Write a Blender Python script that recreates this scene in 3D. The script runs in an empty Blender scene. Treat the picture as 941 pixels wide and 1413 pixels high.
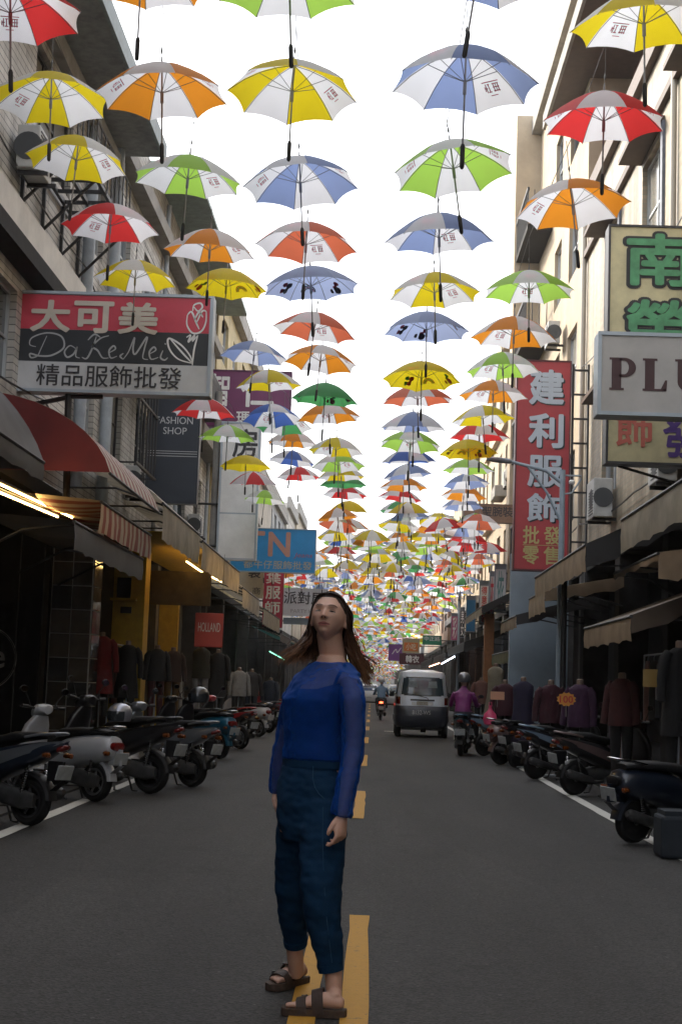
import bpy, bmesh, math, random
from mathutils import Vector, Matrix, noise
random.seed(7)
R = math.radians
scene = bpy.context.scene
COL = scene.collection

# ------------------------------------------------------------------ camera, sky, sun, exposure
CAM_H = 1.39
YAW, PITCH, ROLL = R(1.4107), R(6.5909), R(2.0054)
FPX, PCX, PCY = 2050.0, 470.5, 706.5            # focal length and centre in photo pixels
CAMROT = Matrix.Rotation(YAW, 3, 'Z') @ Matrix.Rotation(math.pi/2 + PITCH, 3, 'X') @ Matrix.Rotation(ROLL, 3, 'Z')
cd = bpy.data.cameras.new('camera'); cam = bpy.data.objects.new('camera', cd); COL.objects.link(cam)
cd.sensor_fit = 'VERTICAL'; cd.sensor_height = 36.0; cd.lens = FPX/1413.0*36.0
cd.clip_start = 0.1; cd.clip_end = 3000
cam.location = (0, 0, CAM_H); cam.rotation_euler = CAMROT.to_euler()
scene.camera = cam

SUN_EL, SUN_AZ = R(30), R(-52)                   # azimuth measured from the street's direction, negative = to the left
world = bpy.data.worlds.new('World'); scene.world = world; world.use_nodes = True
wn = world.node_tree; wn.nodes.clear()
sky = wn.nodes.new('ShaderNodeTexSky'); sky.sky_type = 'NISHITA'; sky.sun_disc = False
sky.sun_elevation = SUN_EL; sky.sun_rotation = SUN_AZ
sky.air_density = 1.2; sky.dust_density = 6.0; sky.ozone_density = 1.0
hsv = wn.nodes.new('ShaderNodeHueSaturation'); hsv.inputs['Saturation'].default_value = 0.30
bg = wn.nodes.new('ShaderNodeBackground'); bg.inputs['Strength'].default_value = 0.15
wo = wn.nodes.new('ShaderNodeOutputWorld')
veil = wn.nodes.new('ShaderNodeMixRGB'); veil.blend_type = 'MIX'; veil.inputs['Fac'].default_value = 0.60   # thin white cloud over the whole sky
veil.inputs['Color2'].default_value = (5.75, 5.9, 6.35, 1)
wn.links.new(sky.outputs[0], hsv.inputs['Color']); wn.links.new(hsv.outputs[0], veil.inputs['Color1']); wn.links.new(veil.outputs[0], bg.inputs['Color'])
wn.links.new(bg.outputs[0], wo.inputs['Surface'])

sl = bpy.data.lights.new('sun', 'SUN'); sl.energy = 1.5; sl.angle = R(3.0); sl.color = (1.0, 0.87, 0.68)
sun = bpy.data.objects.new('sun', sl); COL.objects.link(sun)
sdir = Vector((math.sin(SUN_AZ)*math.cos(SUN_EL), math.cos(SUN_AZ)*math.cos(SUN_EL), math.sin(SUN_EL)))
sun.rotation_euler = sdir.to_track_quat('Z', 'Y').to_euler(); sun.location = (-20, 30, 40)

vs = scene.view_settings; vs.view_transform = 'Standard'; vs.look = 'None'; vs.exposure = 1.7; vs.gamma = 1.0
scene.cycles.use_denoising = True
scene.cycles.max_bounces = 4; scene.cycles.diffuse_bounces = 3; scene.cycles.transparent_max_bounces = 6
scene.cycles.volume_bounces = 0; scene.cycles.volume_step_rate = 4; scene.cycles.caustics_reflective = False; scene.cycles.caustics_refractive = False

# ------------------------------------------------------------------ helpers
def ray(px, py):
    return CAMROT @ Vector(((px-PCX)/FPX, -(py-PCY)/FPX, -1.0))
def at(px, py, Y):
    """world point seen at a photo pixel, at distance Y along the street"""
    d = ray(px, py); t = Y/d.y
    return Vector((d.x*t, Y, CAM_H + d.z*t))
def ground(px, py, z=0.0):
    d = ray(px, py); t = (z-CAM_H)/d.z
    return Vector((d.x*t, d.y*t, z))

MATS = {}
def mat(name, col, rough=0.6, metal=0.0, var=0.0, vscale=6.0, bump=0.0, bscale=60.0, coat=0.0, emit=None, estr=0.0, spec=None):
    """Principled material; var mixes in a darker, dirtier tone by noise, bump adds fine relief"""
    if name in MATS: return MATS[name]
    m = bpy.data.materials.new(name); m.use_nodes = True
    nt = m.node_tree; b = nt.nodes['Principled BSDF']
    b.inputs['Base Color'].default_value = (*col, 1); b.inputs['Roughness'].default_value = rough
    b.inputs['Metallic'].default_value = metal
    if spec is not None: b.inputs['Specular IOR Level'].default_value = spec
    if coat: b.inputs['Coat Weight'].default_value = coat; b.inputs['Coat Roughness'].default_value = 0.08
    if emit: b.inputs['Emission Color'].default_value = (*emit, 1); b.inputs['Emission Strength'].default_value = estr
    if var or bump:
        tc = nt.nodes.new('ShaderNodeTexCoord')
    if var:
        n = nt.nodes.new('ShaderNodeTexNoise'); n.inputs['Scale'].default_value = vscale; n.inputs['Detail'].default_value = 6
        n.inputs['Roughness'].default_value = 0.65
        nt.links.new(tc.outputs['Object'], n.inputs['Vector'])
        r = nt.nodes.new('ShaderNodeValToRGB')
        r.color_ramp.elements[0].position = 0.32; r.color_ramp.elements[1].position = 0.68
        d = tuple(max(0, c*(1-var)) for c in col); l = tuple(min(1, c*(1+var*0.35)) for c in col)
        r.color_ramp.elements[0].color = (*d, 1); r.color_ramp.elements[1].color = (*l, 1)
        nt.links.new(n.outputs['Fac'], r.inputs['Fac']); nt.links.new(r.outputs['Color'], b.inputs['Base Color'])
    if bump:
        n2 = nt.nodes.new('ShaderNodeTexNoise'); n2.inputs['Scale'].default_value = bscale; n2.inputs['Detail'].default_value = 4
        nt.links.new(tc.outputs['Object'], n2.inputs['Vector'])
        bp = nt.nodes.new('ShaderNodeBump'); bp.inputs['Strength'].default_value = bump; bp.inputs['Distance'].default_value = 0.02
        nt.links.new(n2.outputs['Fac'], bp.inputs['Height']); nt.links.new(bp.outputs['Normal'], b.inputs['Normal'])
    MATS[name] = m
    return m

def tile_mat(name, col, grout, w, h, rough=0.55, var=0.25, streak=0.35):
    """small facade tiles laid in courses, with rain streaks; mapped on (along the street, up)"""
    if name in MATS: return MATS[name]
    m = bpy.data.materials.new(name); m.use_nodes = True
    nt = m.node_tree; b = nt.nodes['Principled BSDF']; b.inputs['Roughness'].default_value = rough
    tc = nt.nodes.new('ShaderNodeTexCoord'); sp = nt.nodes.new('ShaderNodeSeparateXYZ'); cb = nt.nodes.new('ShaderNodeCombineXYZ')
    nt.links.new(tc.outputs['Object'], sp.inputs[0])
    ad = nt.nodes.new('ShaderNodeMath'); ad.operation = 'ADD'
    nt.links.new(sp.outputs['X'], ad.inputs[0]); nt.links.new(sp.outputs['Y'], ad.inputs[1])
    nt.links.new(ad.outputs[0], cb.inputs['X']); nt.links.new(sp.outputs['Z'], cb.inputs['Y'])
    br = nt.nodes.new('ShaderNodeTexBrick'); br.inputs['Scale'].default_value = 1.0
    br.inputs['Brick Width'].default_value = w; br.inputs['Row Height'].default_value = h
    br.inputs['Mortar Size'].default_value = h*0.07; br.inputs['Mortar Smooth'].default_value = 0.1
    br.inputs['Color1'].default_value = (*col, 1); br.inputs['Color2'].default_value = (*[c*(1-var) for c in col], 1)
    br.inputs['Mortar'].default_value = (*grout, 1)
    nt.links.new(cb.outputs[0], br.inputs['Vector'])
    mp = nt.nodes.new('ShaderNodeMapping'); mp.inputs['Scale'].default_value = (1.6, 1.6, 0.16)
    nt.links.new(tc.outputs['Object'], mp.inputs['Vector'])
    n = nt.nodes.new('ShaderNodeTexNoise'); n.inputs['Scale'].default_value = 1.3; n.inputs['Detail'].default_value = 7
    nt.links.new(mp.outputs[0], n.inputs['Vector'])
    r = nt.nodes.new('ShaderNodeValToRGB'); r.color_ramp.elements[0].position = 0.35; r.color_ramp.elements[1].position = 0.6
    s = 1-streak
    r.color_ramp.elements[0].color = (s, s*0.97, s*0.92, 1); r.color_ramp.elements[1].color = (1, 1, 1, 1)
    nt.links.new(n.outputs['Fac'], r.inputs['Fac'])
    mx = nt.nodes.new('ShaderNodeMixRGB'); mx.blend_type = 'MULTIPLY'; mx.inputs['Fac'].default_value = 1
    nt.links.new(br.outputs['Color'], mx.inputs['Color1']); nt.links.new(r.outputs['Color'], mx.inputs['Color2'])
    nt.links.new(mx.outputs[0], b.inputs['Base Color'])
    bp = nt.nodes.new('ShaderNodeBump'); bp.inputs['Strength'].default_value = 0.5; bp.inputs['Distance'].default_value = 0.01; bp.invert = True
    nt.links.new(br.outputs['Fac'], bp.inputs['Height']); nt.links.new(bp.outputs['Normal'], b.inputs['Normal'])
    MATS[name] = m
    return m

def cloth_mat(name, col, trans=0.45, var=0.12, vscale=3.0):
    """thin fabric that lets some light through"""
    if name in MATS: return MATS[name]
    m = bpy.data.materials.new(name); m.use_nodes = True
    nt = m.node_tree; nt.nodes.clear()
    out = nt.nodes.new('ShaderNodeOutputMaterial'); mix = nt.nodes.new('ShaderNodeMixShader'); mix.inputs[0].default_value = trans
    d = nt.nodes.new('ShaderNodeBsdfPrincipled'); d.inputs['Roughness'].default_value = 0.55
    d.inputs['Specular IOR Level'].default_value = 0.35
    t = nt.nodes.new('ShaderNodeBsdfTranslucent')
    tc = nt.nodes.new('ShaderNodeTexCoord'); n = nt.nodes.new('ShaderNodeTexNoise'); n.inputs['Scale'].default_value = vscale
    n.inputs['Detail'].default_value = 4
    nt.links.new(tc.outputs['Object'], n.inputs['Vector'])
    r = nt.nodes.new('ShaderNodeValToRGB'); r.color_ramp.elements[0].position = 0.3; r.color_ramp.elements[1].position = 0.7
    r.color_ramp.elements[0].color = (*[c*(1-var) for c in col], 1); r.color_ramp.elements[1].color = (*col, 1)
    nt.links.new(n.outputs['Fac'], r.inputs['Fac'])
    nt.links.new(r.outputs[0], d.inputs['Base Color']); nt.links.new(r.outputs[0], t.inputs['Color'])
    nt.links.new(d.outputs[0], mix.inputs[1]); nt.links.new(t.outputs[0], mix.inputs[2]); nt.links.new(mix.outputs[0], out.inputs[0])
    MATS[name] = m
    return m

class MB:
    """collects faces; build() links them as ONE mesh object"""
    def __init__(s): s.v = []; s.f = []; s.mi = []; s.cur = 0
    def add(s, vs_, fs):
        o = len(s.v); s.v += [tuple(p) for p in vs_]
        for f in fs: s.f.append(tuple(i+o for i in f)); s.mi.append(s.cur)
        return s
    def box(s, x0, x1, y0, y1, z0, z1):
        if x0 > x1: x0, x1 = x1, x0
        if y0 > y1: y0, y1 = y1, y0
        return s.add([(x0,y0,z0),(x1,y0,z0),(x1,y1,z0),(x0,y1,z0),(x0,y0,z1),(x1,y0,z1),(x1,y1,z1),(x0,y1,z1)],
                     [(0,3,2,1),(4,5,6,7),(0,1,5,4),(1,2,6,5),(2,3,7,6),(3,0,4,7)])
    def bbox(s, x0, x1, y0, y1, z0, z1, b=0.01):
        """box with chamfered edges"""
        bm = bmesh.new(); bmesh.ops.create_cube(bm, size=1.0)
        for v in bm.verts:
            v.co = Vector(((x0+x1)/2+v.co.x*(x1-x0), (y0+y1)/2+v.co.y*(y1-y0), (z0+z1)/2+v.co.z*(z1-z0)))
        bmesh.ops.bevel(bm, geom=bm.edges[:], offset=b, segments=2, affect='EDGES', profile=0.5)
        bm.verts.index_update()
        s.add([v.co for v in bm.verts], [[v.index for v in f.verts] for f in bm.faces]); bm.free()
        return s
    def quad(s, a, b, c, d): return s.add([a, b, c, d], [(0,1,2,3)])
    def tube(s, pts, r, n=8, caps=True):
        pts = [Vector(p) for p in pts]; k = len(pts)
        rs = r if isinstance(r, (list, tuple)) else [r]*k
        vs_ = []; up = None
        for i, p in enumerate(pts):
            t = (pts[min(i+1,k-1)]-pts[max(i-1,0)])
            t = t.normalized() if t.length > 1e-9 else Vector((0,0,1))
            if up is None:
                up = Vector((0,0,1)) if abs(t.z) < 0.9 else Vector((1,0,0))
            a = t.cross(up); a = a.normalized() if a.length > 1e-6 else t.orthogonal().normalized()
            b = a.cross(t).normalized(); up = b
            for j in range(n):
                th = 2*math.pi*j/n
                vs_.append(p + a*(math.cos(th)*rs[i]) + b*(math.sin(th)*rs[i]))
        fs = [(i*n+j, i*n+(j+1)%n, (i+1)*n+(j+1)%n, (i+1)*n+j) for i in range(k-1) for j in range(n)]
        if caps: fs += [tuple(range(n-1,-1,-1)), tuple((k-1)*n+j for j in range(n))]
        return s.add(vs_, fs)
    def rings(s, rings, caps=True, closed=True):
        n = len(rings[0]); k = len(rings); vs_ = [p for r_ in rings for p in r_]
        m = n if closed else n-1
        fs = [(i*n+j, i*n+(j+1)%n, (i+1)*n+(j+1)%n, (i+1)*n+j) for i in range(k-1) for j in range(m)]
        if caps and closed: fs += [tuple(range(n-1,-1,-1)), tuple((k-1)*n+j for j in range(n))]
        return s.add(vs_, fs)
    def lathe(s, prof, c=(0,0,0), axis='y', n=24):
        """revolve (radius, along) profile round an axis through c"""
        c = Vector(c); rg = []
        for r_, h in prof:
            row = []
            for j in range(n):
                a = 2*math.pi*j/n; x, y = math.cos(a)*r_, math.sin(a)*r_
                row.append(c + (Vector((x, h, y)) if axis == 'y' else Vector((x, y, h)) if axis == 'z' else Vector((h, x, y))))
            rg.append(row)
        return s.rings(rg)
    def build(s, name, m=None, parent=None, smooth=False, angle=None):
        me = bpy.data.meshes.new(name); me.from_pydata(s.v, [], s.f); me.update()
        ms = m if isinstance(m, (list, tuple)) else [m]
        for x in ms: me.materials.append(x)
        if len(ms) > 1: me.polygons.foreach_set('material_index', s.mi)
        bm = bmesh.new(); bm.from_mesh(me); bmesh.ops.recalc_face_normals(bm, faces=bm.faces[:]); bm.to_mesh(me); bm.free()
        if smooth:
            me.polygons.foreach_set('use_smooth', [True]*len(me.polygons))
            me.set_sharp_from_angle(angle=R(angle if angle else 40))
        return link(name, me, parent)

def link(name, data, parent=None):
    o = bpy.data.objects.new(name, data); COL.objects.link(o)
    if parent is not None: o.parent = parent
    return o
def tag(o, label=None, cat=None, group=None, kind=None):
    if label: o['label'] = label
    if cat: o['category'] = cat
    if group: o['group'] = group
    if kind: o['kind'] = kind
    return o
def empty(name, loc=(0,0,0), rz=0.0):
    o = bpy.data.objects.new(name, None); COL.objects.link(o); o.empty_display_size = 0.2
    o.location = loc; o.rotation_euler = (0, 0, rz)
    return o
def part(name, src, parent, m=None, loc=None, rot=None):
    """another object on the mesh of src; m overrides the material on the object"""
    o = bpy.data.objects.new(name, src.data if hasattr(src, 'data') else src); COL.objects.link(o); o.parent = parent
    if loc is not None: o.location = loc
    if rot is not None: o.rotation_euler = rot
    if m is not None:
        for i, x in enumerate(m if isinstance(m, (list, tuple)) else [m]):
            o.material_slots[i].link = 'OBJECT'; o.material_slots[i].material = x
    return o
def se_ring(c, hx, hz, n=16, e=2.6, axis='x'):
    """superellipse ring round a point; axis = direction the loft runs"""
    out = []
    for j in range(n):
        t = 2*math.pi*j/n; cx, sx = math.cos(t), math.sin(t)
        u = math.copysign(abs(cx)**(2/e), cx)*hx; w = math.copysign(abs(sx)**(2/e), sx)*hz
        if axis == 'x': out.append(Vector((c[0], c[1]+u, c[2]+w)))
        elif axis == 'y': out.append(Vector((c[0]+u, c[1], c[2]+w)))
        else: out.append(Vector((c[0]+u, c[1]+w, c[2])))
    return out
_txt = {}
_tmp = bpy.data.scenes.new('tmp_eval')           # a small scene of its own to evaluate modifiers and text in
def evaluated(o):
    _tmp.collection.objects.link(o)
    _tmp.view_layers[0].update(); dg = _tmp.view_layers[0].depsgraph; dg.update()
    me = bpy.data.meshes.new_from_object(o.evaluated_get(dg))
    bpy.data.objects.remove(o)
    return me
def text_mesh(body, bold=0.0):
    k = (body, round(bold, 3))
    if k in _txt: return _txt[k]
    c = bpy.data.curves.new('lettering', 'FONT'); c.body = body; c.size = 1; c.resolution_u = 3
    me = evaluated(bpy.data.objects.new('lettering', c))
    v0 = [tuple(v.co) for v in me.vertices]; f0 = [tuple(p.vertices) for p in me.polygons]
    bpy.data.meshes.remove(me)
    vs_, fs = [], []
    bold *= .6; n = 0 if not bold else 8 if bold < .03 else 16
    for q in range(n+1):                          # heavier strokes: the glyph laid over itself, shifted a little each way
        r_ = bold if q else 0.0; dx, dy = r_*math.cos(2*math.pi*q/max(1, n)), r_*math.sin(2*math.pi*q/max(1, n)); o_ = len(vs_)
        vs_ += [(x+dx, y+dy, q*.0004) for x, y, z in v0]; fs += [tuple(i+o_ for i in f) for f in f0]
    _txt[k] = (vs_, fs)
    return _txt[k]
def lettering(body, x0, x1, z0, z1, y, m, parent, bold=0.0, name='lettering', shear=0.0, keep=False, faces='-y'):
    """flat print fitted to a rectangle on a sign that faces down the street"""
    vs_, fs = text_mesh(body, bold)
    ax, bx = min(v[0] for v in vs_), max(v[0] for v in vs_); az, bz = min(v[1] for v in vs_), max(v[1] for v in vs_)
    sx, sz = (x1-x0)/(bx-ax), (z1-z0)/(bz-az)
    if keep: sx = sz = min(sx, sz)
    ox = (x0+x1)/2-(ax+bx)/2*sx; oz = (z0+z1)/2-(az+bz)/2*sz
    mb = MB()
    pts = [(v[0]*sx+ox+shear*(v[1]-az)*sz, y-v[2], v[1]*sz+oz) for v in vs_]
    if faces == 'x': pts = [(y, p[0], p[2]) for p in pts]
    mb.add(pts, fs)
    me = bpy.data.meshes.new(name); me.from_pydata(mb.v, [], mb.f); me.materials.append(m); me.update()
    return link(name, me, parent)
def remeshed(mb, voxel, smooth_it=4, fac=0.5):
    """one continuous skin round overlapping closed shapes"""
    me = bpy.data.meshes.new('tmp'); me.from_pydata(mb.v, [], mb.f); me.update()
    bm = bmesh.new(); bm.from_mesh(me); bmesh.ops.recalc_face_normals(bm, faces=bm.faces[:]); bm.to_mesh(me); bm.free()
    o = bpy.data.objects.new('tmp', me)
    r = o.modifiers.new('r', 'REMESH'); r.mode = 'VOXEL'; r.voxel_size = voxel; r.use_smooth_shade = True
    if smooth_it:
        sm = o.modifiers.new('s', 'SMOOTH'); sm.factor = fac; sm.iterations = smooth_it
    out = evaluated(o); bpy.data.meshes.remove(me)
    out.polygons.foreach_set('use_smooth', [True]*len(out.polygons))
    return out
ORD = 'first second third fourth fifth sixth seventh eighth ninth tenth eleventh twelfth thirteenth fourteenth fifteenth sixteenth seventeenth eighteenth nineteenth'.split()
TENS = {2:'twent',3:'thirt',4:'fort',5:'fift',6:'sixt',7:'sevent',8:'eight',9:'ninet'}
def ordinal(i):
    if i <= 19: return ORD[i-1]
    t, u = divmod(i, 10)
    return TENS[t]+'ieth' if u == 0 else TENS[t]+'y-'+ORD[u-1]
# ------------------------------------------------------------------ materials of the setting
def asphalt_mat():
    m = bpy.data.materials.new('asphalt'); m.use_nodes = True; nt = m.node_tree; b = nt.nodes['Principled BSDF']
    tc = nt.nodes.new('ShaderNodeTexCoord')
    n1 = nt.nodes.new('ShaderNodeTexNoise'); n1.inputs['Scale'].default_value = 0.55; n1.inputs['Detail'].default_value = 7
    mp = nt.nodes.new('ShaderNodeMapping'); mp.inputs['Scale'].default_value = (2.2, 0.35, 1)
    nt.links.new(tc.outputs['Object'], mp.inputs['Vector']); nt.links.new(mp.outputs[0], n1.inputs['Vector'])
    r1 = nt.nodes.new('ShaderNodeValToRGB'); e = r1.color_ramp.elements
    e[0].position = 0.3; e[0].color = (0.029, 0.0288, 0.0286, 1); e[1].position = 0.72; e[1].color = (0.050, 0.0492, 0.0484, 1)
    nt.links.new(n1.outputs['Fac'], r1.inputs['Fac'])
    v = nt.nodes.new('ShaderNodeTexVoronoi'); v.inputs['Scale'].default_value = 75
    nt.links.new(tc.outputs['Object'], v.inputs['Vector'])
    r2 = nt.nodes.new('ShaderNodeValToRGB'); e = r2.color_ramp.elements
    e[0].position = 0.0; e[0].color = (0.30, 0.30, 0.30, 1); e[1].position = 0.95; e[1].color = (1.75, 1.72, 1.68, 1)
    nt.links.new(v.outputs['Color'], r2.inputs['Fac'])
    mx = nt.nodes.new('ShaderNodeMixRGB'); mx.blend_type = 'MULTIPLY'; mx.inputs['Fac'].default_value = 0.8
    nt.links.new(r1.outputs[0], mx.inputs['Color1']); nt.links.new(r2.outputs[0], mx.inputs['Color2'])
    v3 = nt.nodes.new('ShaderNodeTexVoronoi'); v3.inputs['Scale'].default_value = 6.5; v3.inputs['Randomness'].default_value = 1
    nt.links.new(tc.outputs['Object'], v3.inputs['Vector'])
    r3 = nt.nodes.new('ShaderNodeValToRGB'); e = r3.color_ramp.elements
    e[0].position = 0.045; e[0].color = (1, 1, 1, 1); e[1].position = 0.075; e[1].color = (0, 0, 0, 1)
    nt.links.new(v3.outputs['Distance'], r3.inputs['Fac'])
    mx2 = nt.nodes.new('ShaderNodeMixRGB'); mx2.inputs['Color2'].default_value = (0.16, 0.155, 0.15, 1)
    f = nt.nodes.new('ShaderNodeMath'); f.operation = 'MULTIPLY'; f.inputs[1].default_value = 0.55
    nt.links.new(r3.outputs[0], f.inputs[0]); nt.links.new(f.outputs[0], mx2.inputs['Fac']); nt.links.new(mx.outputs[0], mx2.inputs['Color1'])
    # tar-filled cracks, old trench patches and oil stains
    nw = nt.nodes.new('ShaderNodeTexNoise'); nw.inputs['Scale'].default_value = 1.7; nw.inputs['Detail'].default_value = 5; nt.links.new(tc.outputs['Object'], nw.inputs['Vector'])
    wv = nt.nodes.new('ShaderNodeMixRGB'); wv.blend_type = 'ADD'; wv.inputs['Fac'].default_value = .55; nt.links.new(tc.outputs['Object'], wv.inputs['Color1']); nt.links.new(nw.outputs['Color'], wv.inputs['Color2'])
    vc = nt.nodes.new('ShaderNodeTexVoronoi'); vc.feature = 'DISTANCE_TO_EDGE'; vc.inputs['Scale'].default_value = .42; nt.links.new(wv.outputs[0], vc.inputs['Vector'])
    rc = nt.nodes.new('ShaderNodeValToRGB'); e = rc.color_ramp.elements; e[0].position = .0012; e[0].color = (.6,.6,.6,1); e[1].position = .004; e[1].color = (1,1,1,1); nt.links.new(vc.outputs['Distance'], rc.inputs['Fac'])
    m3 = nt.nodes.new('ShaderNodeMixRGB'); m3.blend_type = 'MULTIPLY'; m3.inputs['Fac'].default_value = .8; nt.links.new(mx2.outputs[0], m3.inputs['Color1']); nt.links.new(rc.outputs[0], m3.inputs['Color2'])
    mp2 = nt.nodes.new('ShaderNodeMapping'); mp2.inputs['Scale'].default_value = (.55, .11, 1); mp2.inputs['Location'].default_value = (.3, .2, 0); nt.links.new(tc.outputs['Object'], mp2.inputs['Vector'])
    vp = nt.nodes.new('ShaderNodeTexVoronoi'); vp.distance = 'CHEBYCHEV'; vp.inputs['Scale'].default_value = 1.0; vp.inputs['Randomness'].default_value = .8; nt.links.new(mp2.outputs[0], vp.inputs['Vector'])
    rp = nt.nodes.new('ShaderNodeValToRGB'); e = rp.color_ramp.elements; e[0].position = 0; e[0].color = (.74,.74,.75,1); e[1].position = 1; e[1].color = (1.22,1.2,1.17,1); nt.links.new(vp.outputs['Color'], rp.inputs['Fac'])
    m4 = nt.nodes.new('ShaderNodeMixRGB'); m4.blend_type = 'MULTIPLY'; m4.inputs['Fac'].default_value = .85; nt.links.new(m3.outputs[0], m4.inputs['Color1']); nt.links.new(rp.outputs[0], m4.inputs['Color2'])
    no = nt.nodes.new('ShaderNodeTexNoise'); no.inputs['Scale'].default_value = 1.1; no.inputs['Detail'].default_value = 3; nt.links.new(tc.outputs['Object'], no.inputs['Vector'])
    ro = nt.nodes.new('ShaderNodeValToRGB'); e = ro.color_ramp.elements; e[0].position = .62; e[0].color = (1,1,1,1); e[1].position = .74; e[1].color = (.6,.6,.6,1); nt.links.new(no.outputs['Fac'], ro.inputs['Fac'])
    m5 = nt.nodes.new('ShaderNodeMixRGB'); m5.blend_type = 'MULTIPLY'; m5.inputs['Fac'].default_value = .7; nt.links.new(m4.outputs[0], m5.inputs['Color1']); nt.links.new(ro.outputs[0], m5.inputs['Color2'])
    mx2 = m5
    nt.links.new(mx2.outputs[0], b.inputs['Base Color'])
    b.inputs['Roughness'].default_value = 0.82; b.inputs['Specular IOR Level'].default_value = 0.3
    bp = nt.nodes.new('ShaderNodeBump'); bp.inputs['Strength'].default_value = 0.7; bp.inputs['Distance'].default_value = 0.006
    nt.links.new(v.outputs['Distance'], bp.inputs['Height']); nt.links.new(bp.outputs['Normal'], b.inputs['Normal'])
    MATS['asphalt'] = m
    return m
def paint_mat(name, col, hole=0.5):
    """road paint worn through to the asphalt in speckles"""
    m = bpy.data.materials.new(name); m.use_nodes = True; nt = m.node_tree; b = nt.nodes['Principled BSDF']
    tc = nt.nodes.new('ShaderNodeTexCoord'); n = nt.nodes.new('ShaderNodeTexNoise'); n.inputs['Scale'].default_value = 16
    n.inputs['Detail'].default_value = 9; n.inputs['Roughness'].default_value = 0.75
    nt.links.new(tc.outputs['Object'], n.inputs['Vector'])
    r = nt.nodes.new('ShaderNodeValToRGB'); e = r.color_ramp.elements
    e[0].position = hole-0.16; e[0].color = (0.06, 0.056, 0.05, 1); e[1].position = hole-0.02; e[1].color = (*col, 1)
    e2 = r.color_ramp.elements.new(0.75); e2.color = (*[c*0.8 for c in col], 1)
    nt.links.new(n.outputs['Fac'], r.inputs['Fac']); nt.links.new(r.outputs[0], b.inputs['Base Color']); b.inputs['Roughness'].default_value = 0.75
    return m
M_asphalt = asphalt_mat()
M_yellow = paint_mat('yellow_road_paint', (0.46, 0.235, 0.018), 0.45)
M_white = paint_mat('white_road_paint', (0.55, 0.54, 0.50), 0.46)
M_paving = tile_mat('arcade_floor', (0.075, 0.072, 0.07), (0.03, 0.03, 0.03), 0.4, 0.4)
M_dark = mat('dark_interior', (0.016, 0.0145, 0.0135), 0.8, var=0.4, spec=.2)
M_black = mat('black_paint', (0.012, 0.012, 0.013), 0.45)
M_blacksteel = mat('black_steel', (0.018, 0.018, 0.020), 0.5, var=0.3, vscale=20)
M_greysteel = mat('grey_steel', (0.30, 0.33, 0.36), 0.45, metal=0.4, var=0.2)
M_pipe = mat('grey_pipe', (0.36, 0.41, 0.46), 0.5, var=0.25, vscale=3)
M_concrete = mat('concrete', (0.30, 0.29, 0.27), 0.85, var=0.35, vscale=1.6, bump=0.3)
M_alu = mat('aluminium_frame', (0.42, 0.44, 0.45), 0.4, metal=0.5)
M_browntrim = mat('brown_trim', (0.075, 0.045, 0.032), 0.6, var=0.3)
M_glass = [mat('glass_blue', (0.05, 0.085, 0.11), 0.06, spec=0.9), mat('glass_dark', (0.025, 0.030, 0.034), 0.06, spec=0.9),
           mat('glass_curtain', (0.24, 0.23, 0.20), 0.12, spec=0.8)]
M_ac = mat('air_conditioner_white', (0.46, 0.47, 0.46), 0.5, var=0.2, vscale=4)
M_acd = mat('air_conditioner_grille', (0.05, 0.055, 0.06), 0.6)

# ------------------------------------------------------------------ the ground
XL, XR = -5.0, 4.6
def ground_far():
    mb = MB(); mb.quad((-900,-300,-0.012), (900,-300,-0.012), (900,1500,-0.012), (-900,1500,-0.012))
    return tag(mb.build('ground', mat('bare_ground', (0.12, 0.115, 0.10), 0.9, var=0.3, vscale=0.2)), kind='structure')
ground_far()
mb = MB()
nx, ny = 24, 90
ys = [-40 + 400*(j/ny)**1.6 for j in range(ny+1)]; xs = [-3.55 + 7.0*i/nx for i in range(nx+1)]
mb.add([(x, y, 0.012*math.cos((x+0.25)/3.3*1.3)-0.012 + 0.004*noise.noise(Vector((x*0.8, y*0.5, 0)))) for y in ys for x in xs],
       [(j*(nx+1)+i, j*(nx+1)+i+1, (j+1)*(nx+1)+i+1, (j+1)*(nx+1)+i) for j in range(ny) for i in range(nx)])
tag(mb.build('road', M_asphalt, smooth=True), kind='structure')
mb = MB(); mb.box(-9.5, -3.55, -40, 360, -0.2, 0.02); tag(mb.build('pavement', M_paving), kind='structure')
mb = MB(); mb.box(3.45, 9.5, -40, 360, -0.2, 0.02); tag(mb.build('pavement', M_paving), kind='structure')
def strip(x0, x1, y0, y1, m, name):
    mb = MB(); n = max(2, int((y1-y0)/0.5)); 
    rw = random.Random(int(x0*100+y0*7)); g = []
    for j in range(n+1):
        y = y0+(y1-y0)*j/n
        a = x0 + rw.uniform(-.006, .006); b = x1 + rw.uniform(-.006, .006)
        for x in (a, b):
            g.append((x, y, 0.012*math.cos((x+0.25)/3.3*1.3)-0.012+0.004*noise.noise(Vector((x*0.8, y*0.5, 0)))+0.008))
    mb.add(g, [(2*j, 2*j+1, 2*j+3, 2*j+2) for j in range(n)])
    return tag(mb.build(name, m), kind='structure')
# double line at the near end, then a broken yellow line
strip(-0.085, 0.027, 3.0, 9.2, M_yellow, 'yellow_line_marking'); strip(-0.298, -0.19, 3.0, 9.15, M_yellow, 'yellow_line_marking')
for k in range(26):
    a = 15.7 + 10.05*k; strip(-0.155, -0.037, a, a+4.03, M_yellow, 'yellow_line_marking')
strip(-3.22, -3.08, -30, 330, M_white, 'white_line_marking'); strip(2.66, 2.80, -30, 330, M_white, 'white_line_marking')
strip(0.42, 0.95, 45.5, 45.85, M_white, 'white_line_marking')

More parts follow.
